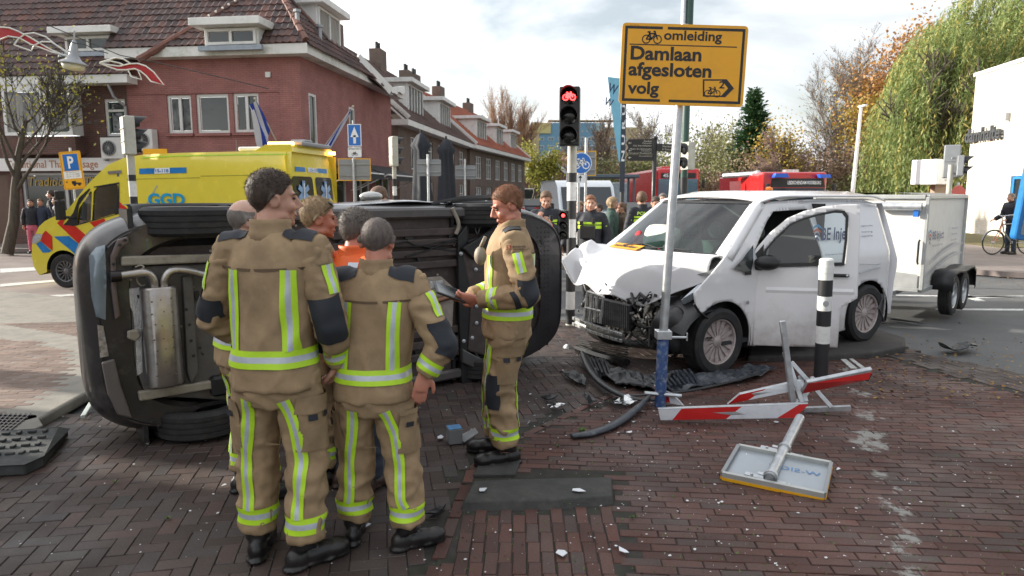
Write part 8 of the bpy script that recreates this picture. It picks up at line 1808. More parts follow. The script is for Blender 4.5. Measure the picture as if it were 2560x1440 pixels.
def ff_kit(P_,backs=True,front=False,patches=True,hemz=.985,outs=None):
    s=P_['s'];R3=P_['R3'];lx,ly=P_['lean'];jk,bj=P_['jk'],P_['bj'];hx=P_['hip'][0]
    ringband(bj,R3((hx*.8+lx*.1,0,hemz)),(0,0,1),.45*s,.078*s,jk,'reflective_band',LM,n=64,off=.010)
    for sx in (-1,1):
        if backs:pathband(bj,[R3((sx*.125+lx*.9,0,1.37)),R3((sx*.125+lx*.4+hx*.5,0,1.2)),R3((sx*.130+hx,0,hemz+.036))],(0,-1,0),.062*s,jk,'reflective_band',LM,n=40)
        if front:pathband(bj,[R3((sx*.11+lx*.9,0,1.36)),R3((sx*.12+hx,0,hemz+.036))],(0,1,0),.062*s,jk,'reflective_band',LM,n=36)
        pathband(bj,[R3((sx*.085+lx,0,1.46)),R3((sx*.215+lx,0,1.44))],(0,-.25,1),.105*s,jk,'shoulder_patch',[NAVY],lanes=(0,),n=16,off=.009,cols=8)
    if backs:  # yoke seam
        pathband(bj,[R3((-.20+lx,0,1.375)),R3((lx,0,1.368)),R3((.20+lx,0,1.375))],(0,-1,0),.012*s,jk,'yoke_seam',[mat('seam_dark_tan',(.13,.085,.05),.9)],lanes=(0,),n=24,off=.003,cols=1)  # thin darker tan line along the seam
    for i,(so_,bs,a,e,h_) in enumerate(P_['SL']):
        sx=(-1,1)[i];up_=(e-a).normalized();dn=(h_-e).normalized();ringband(bs,e.lerp(h_,.70),dn,.15*s,.066*s,so_,'reflective_band',LM,n=30)
        out=V(outs[i]) if outs and outs[i] else V((sx,-.5,0));out=(out-up_*out.dot(up_)).normalized()
        pathband(bs,[a.lerp(e,.25),a.lerp(e,.62)],out,.060*s,so_,'reflective_band',LM,n=12,r=.16*s)
        bk=V((sx*.35,-1,0)) if not outs or not outs[i] else V(outs[i])+V((0,0,0));bk2=(bk-(up_+dn)*.5*bk.dot((up_+dn).normalized())).normalized()
        o_=(a-e).normalized()*0+(-(a-e).normalized()-(h_-e).normalized());o_=(o_.normalized()*.7+bk2*.8).normalized() if o_.length>.1 else bk2
        pathband(bs,[e.lerp(a,.42),e.lerp(a,.15),e,e.lerp(h_,.18),e.lerp(h_,.42)],o_,.135*s,so_,'elbow_patch',[NAVY],lanes=(0,),n=22,off=.011,cols=10,r=.17*s)
    for hp,kn,an,fa in P_['ft']:
        a,k_,c=R3(hp),R3(kn),R3(an);ringband(P_['bt'],c+V((0,0,.135*s)),(0,0,1),.15*s,.075*s,P_['tr'],'reflective_band',LM,n=36)
        sx=1 if hp.x>P_['hip'][0] else-1
        if backs:pathband(P_['bt'],[a+V((-.01*sx*s,0,-.10*s)),a.lerp(k_,.6)+V((.01*s,0,0)),k_+V((.012*sx*s,0,0)),k_.lerp(c,.5)+V((-.004,0,0)),c+V((0,0,.17*s))],(0,-1,0),.058*s,P_['tr'],'reflective_band',LM,n=44,r=.22*s)
        if front:pathband(P_['bt'],[a+V((.02*sx*s,0,-.10*s)),k_,c+V((0,0,.17*s))],(sx*.2,1,0),.058*s,P_['tr'],'reflective_band',LM,n=40,r=.22*s)
        # cargo pocket with flap on the outside of the thigh
        m=a.lerp(k_,.62);out=V((sx,-.45,0)).normalized();TAN2=mat('pocket_tan',(.29,.20,.112),.88,var=.18,scale=9,dirt=(.13,.09,.055),dscale=4,damt=.45)
        pathband(P_['bt'],[m+V((0,0,.12*s)),m+V((0,0,-.10*s))],out,.17*s,P_['tr'],'pocket',[TAN2],lanes=(0,),n=12,off=.014,cols=8,r=.25*s)
        pathband(P_['bt'],[m+V((0,0,.15*s)),m+V((0,0,.075*s))],out,.19*s,P_['tr'],'pocket_flap',[TAN2],lanes=(0,),n=6,off=.022,cols=8,r=.25*s)
        for dy_ in (-.035,.035):pathband(P_['bt'],[m+V((-out.y*dy_*s*1.2,out.x*dy_*s*1.2,.072*s)),m+V((-out.y*dy_*s*1.2,out.x*dy_*s*1.2,.045*s))],out,.038*s,P_['tr'],'pocket_tab',[NAVY],lanes=(0,),n=3,off=.026,cols=2,r=.25*s)
Fp=lambda px,py:G(px,py)
def yaw_of(dx,dy):return math.atan2(-dx,dy)
# tall firefighter seen from behind
p=V((-1.118,3.14,0));A_=person('tall firefighter seen from behind with short dark hair, looking right, left foreground',p.x,p.y,yaw_of(.12,1),1.90,.007,lean=(.01,.01),head=(-.03,-.95,0),feet=((-.135,.03,.25),(.125,-.04,-.75)),hip=(0,0),
    arms={0:dict(e=(-.30,.04,1.13),h=(-.20,.20,1.00),d=(.8,.5,-.2),n=(0,-1,0),curl=.5),1:dict(e=(.265,.0,1.12),h=(.25,.13,.915),d=(-.35,.3,-1),n=(-1,.2,0),curl=.95)},hairm=HDK,hairt=(.010,.0025),bulk=.94,skinm=SK,knees=((-.01,0,0),(.02,0,0)))
ff_kit(A_)
b=MB();q=A_['R3']((.25,.17,.86));b.box(q,(.045,.035,.12),Euler((.5,.2,0)).to_matrix().to_4x4());b.tube([q+V((0,.03,.05)),q+V((0,.06,.13))],.008,6);o=b.build('radio',BLACKP,None,bevel=.008,M=wm(A_['t']));tag(o,'black hand radio held in the right hand of the tallest firefighter','radio')
# shorter firefighter with shaved hair, hand on hip
p=V((-.675,3.28,0));B2=person('shorter firefighter from behind with shaved head and right hand on his hip',p.x,p.y,yaw_of(.06,1),1.675,.007,lean=(.015,.03),head=(-.22,-.06,0),feet=((-.155,.05,.1),(.165,-.02,-1.05)),hip=(-.01,0),
    arms={0:dict(e=(-.27,.03,1.15),h=(-.12,.22,1.05),d=(1,.3,0),n=(0,-1,0)),1:dict(e=(.365,-.03,1.13),h=(.27,-.05,.985),d=(-.22,.0,-1),n=(-.3,.9,0),curl=.12,ts=1,th=.2)},hairm=HSH,hairt=(.0035,.003),hairk='short',bulk=1.0,skinm=SKR,fat_=1.06)
ff_kit(B2)
b=MB();b.T=None
# bald firefighter half hidden behind the tall one
C2=person('bald firefighter mostly hidden behind the left side of the tallest one',-1.54,3.86,yaw_of(.75,.65),1.76,.009,lean=(0,.02),head=(-.12,-.1,0),feet=((-.12,0,.1),(.12,.02,-.1)),hairm=HGR,hairk='bald',hairt=(.003,.003),bulk=1.0,skinm=SKP,arms={0:dict(e=(-.24,.05,1.15),h=(-.05,.26,1.08),d=(1,.3,0),n=(0,-1,0)),1:dict(e=(.24,.05,1.15),h=(.1,.26,1.1),d=(-1,.3,0),n=(0,-1,0))})
ff_kit(C2,backs=True,front=True)
# man with sunglasses on his head
D2_=person('firefighter with sunglasses pushed up on his sandy hair, face in profile to the right',-1.21,4.12,yaw_of(.93,.36),1.765,.007,lean=(0,.02),head=(-.05,.0,0),feet=((-.12,0,0),(.12,0,0)),hairm=HBL,hairt=(.014,.006),skinm=SKR,bulk=1.0,arms={0:dict(e=(-.22,.08,1.14),h=(-.05,.28,1.08),d=(1,.3,0),n=(0,-1,0)),1:dict(e=(.22,.06,1.14),h=(.1,.26,1.1),d=(-1,.3,0),n=(0,-1,0))},fat_=1.07)
ff_kit(D2_,backs=True,front=True)
b=MB();b.T=wm(D2_['t'])@D2_['Hm']@Matrix.Scale(D2_['s'],4)
for sx in (-1,1):b.tube([(sx*.060,.066,.082),(sx*.080,.03,.050),(sx*.086,-.03,.012)],.0035,6);b.ell((sx*.034,.062,.094),(.030,.010,.020),14,8,Matrix.Rotation(.9,4,'X'))
b.tube([(-.012,.072,.092),(.012,.072,.092)],.003,6);tag(b.build('sunglasses',mat('sunglass_black',(.01,.01,.012),.08,var=0),None,smooth='all'),'dark sunglasses pushed up on the sandy haired man, above his ear','sunglasses')
# man in orange jacket
ORJ=mat('orange_hivis',(.80,.13,.02),.6,var=.08,scale=9,bump=.0006,bscale=300);JEAN=mat('dark_jeans',(.030,.040,.058),.85,var=.3,scale=10)
E2=person('man in orange high visibility jacket and dark jeans between the firefighters',-.945,3.98,yaw_of(.55,.83),1.69,.007,lean=(0,.03),head=(-.1,-.12,0),feet=((-.11,-.02,.1),(.11,.03,0)),jacket=ORJ,trouser=JEAN,ff=False,hairm=HGR,hairt=(.022,.009),skinm=SKR,bulk=1.02,boot_m=mat('brown_boot',(.045,.025,.018),.5),arms={0:dict(e=(-.25,.03,1.14),h=(-.12,.22,1.08),d=(1,.3,0),n=(0,-1,0)),1:dict(e=(.26,.0,1.14),h=(.2,.22,1.05),d=(-1,.3,0),n=(0,-1,0))},fat_=1.04)
sgl=[SILV];bj=E2['bj'];R3=E2['R3']
for sx in (-1,1):pathband(bj,[R3((sx*.10,0,1.46)),R3((sx*.12,0,1.3)),R3((sx*.12,0,1.02))],(0,-1,.35),.06,E2['jk'],'reflective_band',sgl,lanes=(0,),n=30,cols=6)
pathband(bj,[R3((-.05,0,1.30)),R3((.22,0,1.43))],(0,-1,.2),.06,E2['jk'],'reflective_band',sgl,lanes=(0,),n=24,cols=6)
ringband(bj,R3((0,0,1.0)),(0,0,1),.45,.06,E2['jk'],'reflective_band',sgl,lanes=(0,),n=60)
for so_,bs,a,e,h_ in E2['SL']:ringband(bs,a.lerp(e,.7),(e-a),.15,.055,so_,'reflective_band',sgl,lanes=(0,),n=28)
# firefighter with tablet, facing left
F2=person('firefighter facing left and looking down at the tablet in his hands',-.03,4.44,yaw_of(-.93,-.10),1.845,.006,lean=(0,-.02),head=(-.38,.12,0),feet=((-.10,.02,.15),(.11,.06,-.2)),hairm=HRD,hairt=(.008,.004),hairk='short',skinm=SKR,bulk=1.0,hip=(0,-.0),
    arms={0:dict(e=(-.265,-.10,1.13),h=(-.13,.20,1.09),d=(.25,1,.05),n=(.9,-.2,.45),curl=.55,ts=1),1:dict(e=(.25,-.02,1.13),h=(.10,.24,1.07),d=(-.4,1,0),n=(-.5,0,1),curl=.35,ts=-1)},knees=((0,.02,0),(0,.0,0)))
ff_kit(F2,backs=True,front=True,hemz=1.0,outs=[(-1,.1,0),None])
Mw=wm(F2['t']);s_=F2['s']
b=MB();T4=Mw@Matrix.Translation(V((-.02,.375,1.125))*s_)@Euler((math.radians(22),math.radians(-8),.1)).to_matrix().to_4x4();b.T=T4;b.prism(rrect(-.14,-.10,.14,.10,.012),.012,z0=-.006);tb=b.build('tablet',BLACKP,None,bevel=.003);tag(tb,'black tablet held open by the firefighter who faces left','tablet');b=MB();b.T=T4;b.prism(rrect(-.125,-.085,.125,.085,.004),.001,z0=.0062);b.build('screen',mat('tablet_screen',(.02,.022,.026),.05),tb)
so_,bs,a,e,h_=F2['SL'][0];up_=(e-a).normalized();
lg=frame(a.lerp(e,.10)+V((-.094*s_,.02,0)),(0,-1,0),(0,.05,1));textbox('BRANDWEER',mat('print_black',(.03,.03,.03),.8),so_,lg,-.005,-.002,.075,.010,bold=.02,world=False);textbox('HAAGLANDEN',mat('print_black',(0,0,0)),so_,lg,-.005,-.016,.065,-.006,bold=.01,world=False);textbox('57',mat('print_red',(.45,.03,.02),.7),so_,lg,-.045,-.016,-.012,.012,bold=.03,world=False)
pathband(F2['bt'],[F2['R3'](F2['ft'][0][1]+V((-.0,0,.10))),F2['R3'](F2['ft'][0][1]+V((0,0,-.12)))],(-.55,.8,0),.16,F2['tr'],'knee_patch',[NAVY],lanes=(0,),n=10,off=.008,cols=8,r=.25)
b=MB();q=V((-.13,.18,1.36))*s_;b.ell(q,(.045,.04,.06),12,8);b.tube([q+V((0,0,.05)),q+V((-.03,-.03,.12))],.012,8);b.build('chest_radio',mat('radio_cream',(.28,.24,.18),.6),F2['jk'],smooth='all')
# firefighter beyond the overturned car
G2=person('firefighter standing beyond the overturned car, head bowed, face lit by the sun',X(962,7.6),7.6,yaw_of(-.55,-.8),1.86,.012,lean=(0,.05),head=(-.42,.15,0),hairm=HBR,hairt=(.022,.008),skinm=SK)
ff_kit(G2,backs=False,front=True)
# police
NVY=mat('police_navy',(.012,.014,.022),.7,var=.2)
def police(label,px,Y,H,dirv,hm=HBR,head=(-.1,0,0),arms=None,feet=((-.12,0,0),(.12,0,0)),back=False,text_=False,sk=SK,**k):
    Q=person(label,X(px,Y),Y,yaw_of(*dirv),H,.013,head=head,jacket=NVY,trouser=NVY,ff=False,hairm=hm,skinm=sk,arms=arms,feet=feet,jhem=.92,bulk=.98,fold=.8,group='police officers at the crossing',**k);R3=Q['R3']
    for zz,wd in ((1.36,.035),(1.30,.05)):ringband(Q['bj'],R3((Q['lean'][0]*.9,Q['lean'][1]*.9,zz)),(0,0,1),.45,wd,Q['jk'],'lime_band',[LIME],lanes=(0,),n=44,cols=3,off=.012)
    for so_,bs,a,e,h_ in Q['SL']:
        ringband(bs,a.lerp(e,.30),(e-a),.17,.028,so_,'lime_band',[LIME],lanes=(0,),n=20,cols=2,off=.008);ringband(bs,a.lerp(e,.50),(e-a),.17,.05,so_,'lime_band',[LIME],lanes=(0,),n=20,cols=2,off=.008)
    if not back:
        b=MB();b.box(R3((0,.155,1.22)),(.24,.05,.20));b.box(R3((-.1,.17,1.40)),(.05,.04,.09));b.box(R3((.10,.17,1.36)),(.05,.04,.07));b.build('vest_pouches',BLACKP,Q['jk'],bevel=.01)
    b=MB();b.tube([R3((.20*math.cos(a),.15*math.sin(a),.99)) for a in [2*PI*i/20 for i in range(21)]],.026,6);b.box(R3((.23,0,.93)),(.06,.10,.16));b.box(R3((-.22,.04,.95)),(.05,.08,.1));b.build('belt',BLACKP,Q['jk'],smooth=True)
    if text_:textbox('POLITIE',mat('politie_lime',(.6,.9,.1),.5),Q['jk'],frame(R3((-.17,-.185,1.40)),(1,0,0),(0,0,1)),0,0,.33,.055,bold=.03,world=False,z=0)
    return Q
police('policeman holding a phone to his chest behind the nose of the overturned car',1366,10.4,1.83,(-.2,-1),HBR,(-.35,.2,0),arms={1:dict(e=(.26,.05,1.15),h=(.08,.24,1.36),d=(-.3,.2,1),n=(-.2,-1,0),curl=.7),0:dict(e=(-.26,.03,1.15),h=(-.10,.24,1.30),d=(.5,.2,.8),n=(0,-1,0),curl=.7)})
police('bearded ginger policeman walking, seen full length right of the striped signal pole',1478,10.6,1.77,(-.45,-1),HRD,(-.05,.35,0),arms={1:dict(e=(.34,-.02,1.18),h=(.42,.16,.98),d=(.1,.3,-1),n=(-1,0,0),curl=.7)},feet=((-.12,.15,0),(.12,-.2,0)))
police('policeman seen from behind with POLITIE on his back',1606,12.0,1.83,(-.25,1),HBR,(0,-.3,0),back=True,text_=True)
police('policeman with dark hair facing the camera, just above the van windscreen',1640,12.6,1.74,(-.2,-1),HDK,(-.3,.2,0))
# bystanders
COAT=dict(ff=False,vox=.014,fold=.8)
person('woman in a long dark green coat standing at the bus stop',X(1530,13.4),13.4,yaw_of(1,-.2),1.72,jacket=mat('coat_green',(.05,.09,.075),.8,var=.15),trouser=NVY,hairm=HBL,hairk='long',hairt=(.03,.03),jhem=.45,**COAT)
person('person in a patterned brown coat beside the woman in green',X(1556,13.6),13.6,yaw_of(-1,-.2),1.62,jacket=mat('coat_brown',(.14,.10,.07),.8,var=.5,scale=20),trouser=NVY,hairm=HBR,jhem=.6,**COAT)
person('person in a dark red coat with blond hair behind the striped pole',X(1450,15.5),15.5,yaw_of(-.3,-1),1.62,jacket=mat('coat_red',(.16,.03,.025),.8,var=.1),trouser=JEAN,hairm=HBL,hairk='long',hairt=(.03,.03),jhem=.8,**COAT)
person('grey haired man in a dark coat at the red bus',X(1657,15.0),15.0,yaw_of(-.2,-1),1.80,jacket=NVY,trouser=NVY,hairm=HGR,skinm=SKP,**COAT)
person('small person in a dark coat behind the policeman with the phone',X(1387,14.5),14.5,yaw_of(0,-1),1.45,jacket=NVY,trouser=JEAN,hairm=HBR,**COAT)
person('person in a black jacket behind the ginger policeman',X(1499,14.6),14.6,yaw_of(-1,-.3),1.58,jacket=NVY,trouser=NVY,hairm=HDK,**COAT)
PINK_=mat('trousers_pink',(.55,.12,.18),.8)
g_='people watching before the massage shop'
person('girl in a black top and pink trousers before the massage shop',X(74,19.5),19.5,yaw_of(.3,-1),1.55,z=.09,jacket=NVY,trouser=PINK_,hairm=HDK,group=g_,bulk=.85,jhem=.95,**COAT)
person('young man in a dark blue suit between the girl in pink and the men',X(99,19.6),19.6,yaw_of(.2,-1),1.56,z=.09,jacket=mat('suit_blue',(.03,.04,.07),.8),trouser=mat('suit_blue',(0,0,0)),hairm=HBR,group=g_,bulk=.85,**COAT)
person('shorter man in a black puffer coat before the shop window',X(140,19.4),19.4,yaw_of(-.9,-.5),1.62,z=.09,jacket=NVY,trouser=NVY,hairm=HDK,group=g_,bulk=1.05,**COAT)
person('taller man with a dark cap by the shop window',X(136,20.1),20.1,yaw_of(-1,-.3),1.80,z=.09,jacket=NVY,trouser=NVY,hairm=HDK,group=g_,lean=(0,.06),**COAT)
g_='people at the cafe tables'
for i,(px,Y,h_,jc,hm_,lb) in enumerate(((1038,17,1.52,(.2,.16,.12),HBL,'blond person at the cafe beside the pale sign pole'),(1062,17.4,1.5,(.35,.12,.10),HBR,'brown haired person at the cafe just under the first parasol'),(1128,19.5,1.62,(.04,.04,.05),HBR,'person in dark clothes beside the second parasol'),(1150,21,1.75,(.5,.52,.55),HGR,'person in pale clothes right of the second parasol'))):
    person(lb,X(px,Y),Y,yaw_of(-.4+.3*i,-1),h_,jacket=mat('cafe_cloth%s'%'abcd'[i],jc,.8),trouser=JEAN,hairm=hm_,group=g_,**COAT)
# cyclist with bicycle at the right edge
person('person in a black coat pushing a bicycle at the right picture edge',X(2540,19.3),19.3,yaw_of(-1,-.1),1.72,z=.09,lean=(0,.10),jacket=NVY,trouser=JEAN,hairm=HGR,arms={0:dict(e=(-.24,.15,1.15),h=(-.2,.42,1.02),d=(0,1,-.2),n=(0,0,-1),curl=.6),1:dict(e=(.24,.15,1.15),h=(.2,.42,1.02),d=(0,1,-.2),n=(0,0,-1),curl=.6)},**COAT)
t=thing('bicycle','grey city bicycle with orange fork parts held by the person in black','bicycle',(X(2495,19.1),19.1,.09),.12)
BKM=mat('bike_grey',(.28,.29,.30),.35,.5)
for x_ in (0,1.08):
    b=MB();n=32;b.tube([(x_+.33*math.cos(2*PI*k/n),0,.35+.33*math.sin(2*PI*k/n)) for k in range(n+1)],.019,6,cap=False);o=b.build('wheel',RUBBER,t,smooth='all')
    b=MB()
    for k in range(18):a=2*PI*k/18;b.tube([(x_,.02*(-1)**k,.35),(x_+.32*math.cos(a),0,.35+.32*math.sin(a))],.0018,3,cap=False)
    b.tube([(x_,-.05,.35),(x_,.05,.35)],.025,8);tag(b.build('spokes',GALV,o),kind='stuff');b=MB();b.tube([(x_+.36*math.cos(a),0,.35+.36*math.sin(a)) for a in [math.radians(20+150*k/10) for k in range(11)]],.022,5,flat=.4);b.build('mudguard',BKM,t)
b=MB();
for p0,p1 in (((.22,0,.92),(.30,0,.62)),((.25,0,.85),(.72,0,.88)),((.28,0,.66),(.58,0,.32)),((.58,0,.32),(.74,0,.98)),((.58,0,.32),(1.08,0,.35)),((.73,0,.82),(1.08,0,.35))):b.tube([p0,p1],.018,8)
b.build('frame',BKM,t);b=MB();b.tube([(.22,0,.92),(.14,.04,.6),(0,.05,.35)],.014,6);b.tube([(.22,0,.92),(.14,-.04,.6),(0,-.05,.35)],.014,6);b.build('fork',mat('fork_orange',(.5,.15,.03),.5),t);b=MB();b.tube([(.42,.28,1.05),(.28,.26,1.12),(.2,0,1.08),(.28,-.26,1.12),(.42,-.28,1.05)],.014,6);b.tube([(.22,0,.9),(.2,0,1.08)],.014,6);b.build('handlebar',GALV,t);b=MB();b.ell((.80,0,1.0),(.14,.08,.04),12,8);b.build('saddle',BLK,t,smooth='all');b=MB();b.box((1.1,0,.78),(.4,.14,.02));b.build('carrier',BLK,t);b=MB();b.tube([(.6,0,.32),(.5,.06,.22)],.012,6);b.box((.48,.1,.2),(.08,.1,.02));b.build('pedal',BLK,t)
# ------------------------------------------------------------------ knocked over barrier, fallen sign, debris
def quadboard(parent,name,tl,tr_,br,bl,cuts,mats,th=.03,edge=GALV):
    """board through four points, split into coloured lengths"""
    nn=(tr_-tl).cross(bl-tl).normalized()
    if nn.dot(O0-tl)<0:nn=-nn
    segs=list(zip([0]+cuts,cuts+[1]))
    b=MB();q=[tl,tr_,br,bl];b.add(q+[p-nn*th for p in q],[(0,1,2,3),(7,6,5,4),(0,4,5,1),(1,5,6,2),(2,6,7,3),(3,7,4,0)]);o=b.build(name,edge,parent,world=True,bevel=.004)
    for i,(a,c) in enumerate(segs):
        b=MB();s_=.25/2;k=(tr_-tl).length;off=nn*.003;d=.04/k*(1 if 0<i else 0);d2=.04/k*(1 if i<len(segs)-1 else 0)
        b.add([tl.lerp(tr_,a+d)+(bl-tl)*.06+off,tl.lerp(tr_,c+d2)+(bl-tl)*.06+off,bl.lerp(br,c-d2)-(bl-tl)*.06+off,bl.lerp(br,a-d)-(bl-tl)*.06+off],[(0,1,2,3)]);b.build('red_face' if mats[i] is REDM else 'white_face',mats[i],o,world=True)
    return o
WF=mat('barrier_white',(.66,.68,.72),.3,var=.06,dirt=(.4,.42,.45),dscale=9,damt=.4)
t=thing('broken_barrier','broken red and white barrier boards with bent galvanised posts lying before the bollard','barrier',G(1990,1050))
quadboard(t,'board',G(1645,1022,.13),G(2022,1008,.17),G(1988,1046,.05),G(1652,1052,.03),[.12,.52,.90],[WF,REDM,WF,REDM])
quadboard(t,'board',G(1850,985,.16),G(2005,950,.30),G(2000,975,.22),G(1818,1012,.06),[.36],[REDM,WF])
quadboard(t,'board',G(2020,957,.34),G(2182,923,.42),G(2170,950,.33),G(2005,985,.22),[],[REDM])
quadboard(t,'board',G(1634,962,.16),G(1680,985,.12),G(1708,1015,.03),G(1662,1008,.03),[.55],[REDM,WF])
b=MB()
for i in range(4):c=G(2176,936,.37).lerp(G(2168,950,.33),i/3);b.box(c,(.02,.014,.014))
b.build('hollow_end',BLK,t,world=True)
Yb=G(1990,1030,.05).y
for a,c,w_ in (((1956,802),(1985,1028),.045),((1962,880),(2010,1022),.04),((1978,905),(2078,1018),.035),((1990,1032),(1950+30,1030),.04),((2008,1032),(2127,1020),.045),((2036,945),(1982,1030),.05),((2000,940),(2015,1005),.035)):
    b=MB();p0=P(*a,Yb+(.12 if a[1]>870 else .02));p1=P(*c,Yb+.02);p0.z=max(p0.z,.03);p1.z=max(p1.z,.03);b.beam(p0,p1,w_,w_*.7,up=(0,1,0));b.build('post',GALV,t,world=True,bevel=.004)
t=thing('fallen_sign','fallen sign lying face down, grey back with yellow rim, on its galvanised tube','sign',G(1940,1200))
q=[G(1846,1119,.10),G(2077,1163,.07),G(2060,1241,.03),G(1806,1188,.04)];nn=(q[1]-q[0]).cross(q[3]-q[0]).normalized();nn=nn if nn.z>0 else-nn
b=MB();b.add(q+[p-nn*.02 for p in q],[(0,1,2,3),(7,6,5,4),(0,4,5,1),(1,5,6,2),(2,6,7,3),(3,7,4,0)]);pl_=b.build('sign_back',mat('alu_sheet',(.36,.39,.42),.38,.5,var=.08,scale=4),t,world=True)
for i in range(4):b=MB();b.beam(q[i]+nn*.008,q[(i+1)%4]+nn*.008,.022,.035,up=nn);b.beam(q[i]-nn*.018,q[(i+1)%4]-nn*.018,.026,.02,up=nn,m=1);b.build('rim',[GREYB if i%2 else mat('rim_light',(.45,.46,.44),.5,.3),YEL],pl_,world=True)
F=frame(q[1].lerp(q[2],.38)+nn*.004,q[0]-q[1],q[3]-q[0]);F=frame(q[1].lerp(q[2],.45)+nn*.003+(q[0]-q[1])*.07,q[0]-q[1],-(q[3]-q[0]));textbox('W-SIGN',mat('pen_blue',(.08,.22,.45),.5),pl_,F,0,0,.30,.045,z=.001)
b=MB();F2_=frame(q[0].lerp(q[1],.12)+(q[3]-q[0])*.2+nn*.003,q[1]-q[0],-(q[3]-q[0]));b.T=F2_;b.box((.05,0,0),(.10,.03,.001));b.build('label',WSIGN,pl_,world=True)
b=MB();p0=G(2000,1045,.14);p1=G(1924,1196,.07);b.tube([p0,p1],.033,16,cap=False);b.tube([p0,p1],.029,16,cap=False);b.build('tube',GALV,t,world=True,smooth=True)
for f in (.56,.97):
    c=p0.lerp(p1,f);d=(p1-p0).normalized();b=MB();b.tube([c-d*.014,c+d*.014],.043,14);sd2=d.cross(nn).normalized();b.beam(c-sd2*.15-nn*.03,c+sd2*.15-nn*.03,.035,.012,up=nn);b.tube([c+sd2*.04+nn*.0,c+sd2*.075],.010,6)
    for k in (-.11,.11):b.ell(c+sd2*k-nn*.02,(.010,.010,.008),8,5)
    b.build('clamp',GALV,t,world=True)
# torn plastic on the ground
DP=mat('debris_plastic',(.016,.017,.019),.38,var=.3,scale=15,bump=.003,bscale=40,dirt=(.06,.06,.06),dscale=8,damt=.5);DG=mat('debris_grey',(.028,.034,.044),.45,var=.3,scale=12,dirt=(.16,.17,.18),dscale=10,damt=.6);CLP=clearglass('broken_clear',(.82,.88,.92),.28)
def debris(label,name,pts,m,th=.012,z=.02,warp=.03,seed=1,cat='debris',slots=0):
    """ragged bent sheet traced by its outline on the ground"""
    q=[G(px,py,z+(h if len(r_) else 0)) for px,py,*r_ in pts for h in (r_ or [0])];c=sum(q,V((0,0,0)))/len(q);rr=random.Random(seed);out_=[]
    for i in range(len(q)):
        a,d=q[i],q[(i+1)%len(q)];n=max(1,int((d-a).length/.06))
        for k in range(n):p=a.lerp(d,k/n);out_.append(p+V((rr.gauss(0,.008),rr.gauss(0,.008),rr.uniform(0,warp))))
    o=thing(name,label,cat,(c.x,c.y,0));b=MB();n=len(out_);panel2d([(p.x,p.y) for p in out_],[],.035,lambda x,y:V((x,y,z+warp*(.7+1.2*noise.noise(V((x*5,y*5,seed)))+.5*noise.noise(V((x*17,y*17,seed)))))),b);s_=b.build('shell',m,o,world=True,solid=th);b=MB()
    for k in range(slots):f=(k+1)/(slots+1);a=q[0].lerp(q[1],f);d=q[-1].lerp(q[-2],f);b.beam(a.lerp(d,.12)+V((0,0,.035)),a.lerp(d,.88)+V((0,0,.035)),.02,.025)
    if slots:b.build('ribs',m,s_,world=True)
    return o
def hose(label,name,pts,r,m,flat=.5,cat='debris',z=.03):
    P3=[G(px,py,z+zz) for px,py,zz in pts];o=thing(name,label,cat,(P3[0].x,P3[0].y,0))
    for _ in range(2):P3=[P3[0]]+[w_ for i in range(len(P3)-1) for w_ in (P3[i].lerp(P3[i+1],.25),P3[i].lerp(P3[i+1],.75))]+[P3[-1]]
    n=len(P3);b=MB();b.tube(P3,[r*(.35+.65*math.sin(PI*min(1,.12+i/n))) for i in range(n)],8,flat=flat);b.build('strip',m,o,world=True,smooth='all');return o
hose('long curved grey bumper strip on the bricks, left of the detour sign pole','bumper_strip',[(1428,1090,0),(1490,1082,0),(1550,1055,.01),(1600,1015,.02),(1628,985,.06)],.045,DG,.45)
hose('black curved bumper edge lying under the van front','bumper_edge',[(1455,880,.12),(1475,930,.05),(1520,975,.03),(1590,1000,.02),(1660,1000,.02)],.04,DP,.5)
hose('thin black trim lying from the van wheel to the broken barrier','bumper_trim',[(1560,990,.02),(1680,985,.03),(1800,962,.03),(1900,935,.05)],.02,DP,.6)
debris('dark slatted plastic panel lying before the front wheel of the van','torn_panelling',[(1610,945),(1730,925,.05),(1880,905,.08),(1938,912,.05),(1890,950),(1760,972),(1650,985)],DG,.012,.02,.05,3,slots=9)
debris('torn black plastic grille under the van front','plastic_grille',[(1445,890,.05),(1520,905,.06),(1600,935,.04),(1690,950),(1640,985),(1540,965),(1470,930)],DP,.012,.02,.07,4,slots=6)
debris('black torn shred of plastic between the overturned car and the van','plastic_shred',[(1400,935),(1440,932,.03),(1470,950),(1462,968),(1425,955)],DP,.01,.02,.04,5)
debris('small black shard below the black torn shred','plastic_shard',[(1350,995),(1375,990,.03),(1398,1000),(1370,1006)],DP,.01,.02,.03,6)
debris('crumpled black shard beside the clear broken lens','plastic_shard',[(1460,1000),(1480,995,.05),(1495,1012),(1475,1018)],DP,.01,.02,.05,7)
debris('broken clear lens sheet on the bricks under the van front','lens_piece',[(1500,1000),(1570,992,.04),(1600,1010),(1540,1022)],CLP,.004,.02,.04,8);debris('small broken clear lens at the left of the larger one','lens_piece',[(1365,1018),(1400,1008,.03),(1415,1016),(1380,1032)],CLP,.004,.02,.03,9)
debris('jagged black wheel arch piece lying alone on the asphalt at the right','wheel_arch_piece',[(2345,875),(2352,845,.12),(2368,862,.03),(2420,852,.05),(2444,872),(2400,880)],DP,.012,.0,.05,10)
hose('long flat black strip on the asphalt behind the van rear wheel','black_strip',[(2195,792,0),(2250,800,0),(2310,808,0)],.05,DP,.3,z=0)
debris('black bent plastic clip beside the shorter firefighter boots','plastic_clip',[(1062,1290),(1075,1262,.04),(1100,1268),(1118,1258),(1090,1292)],DP,.01,.02,.03,12)
WCH=mat('white_shard',(.68,.70,.74),.3,var=.05)
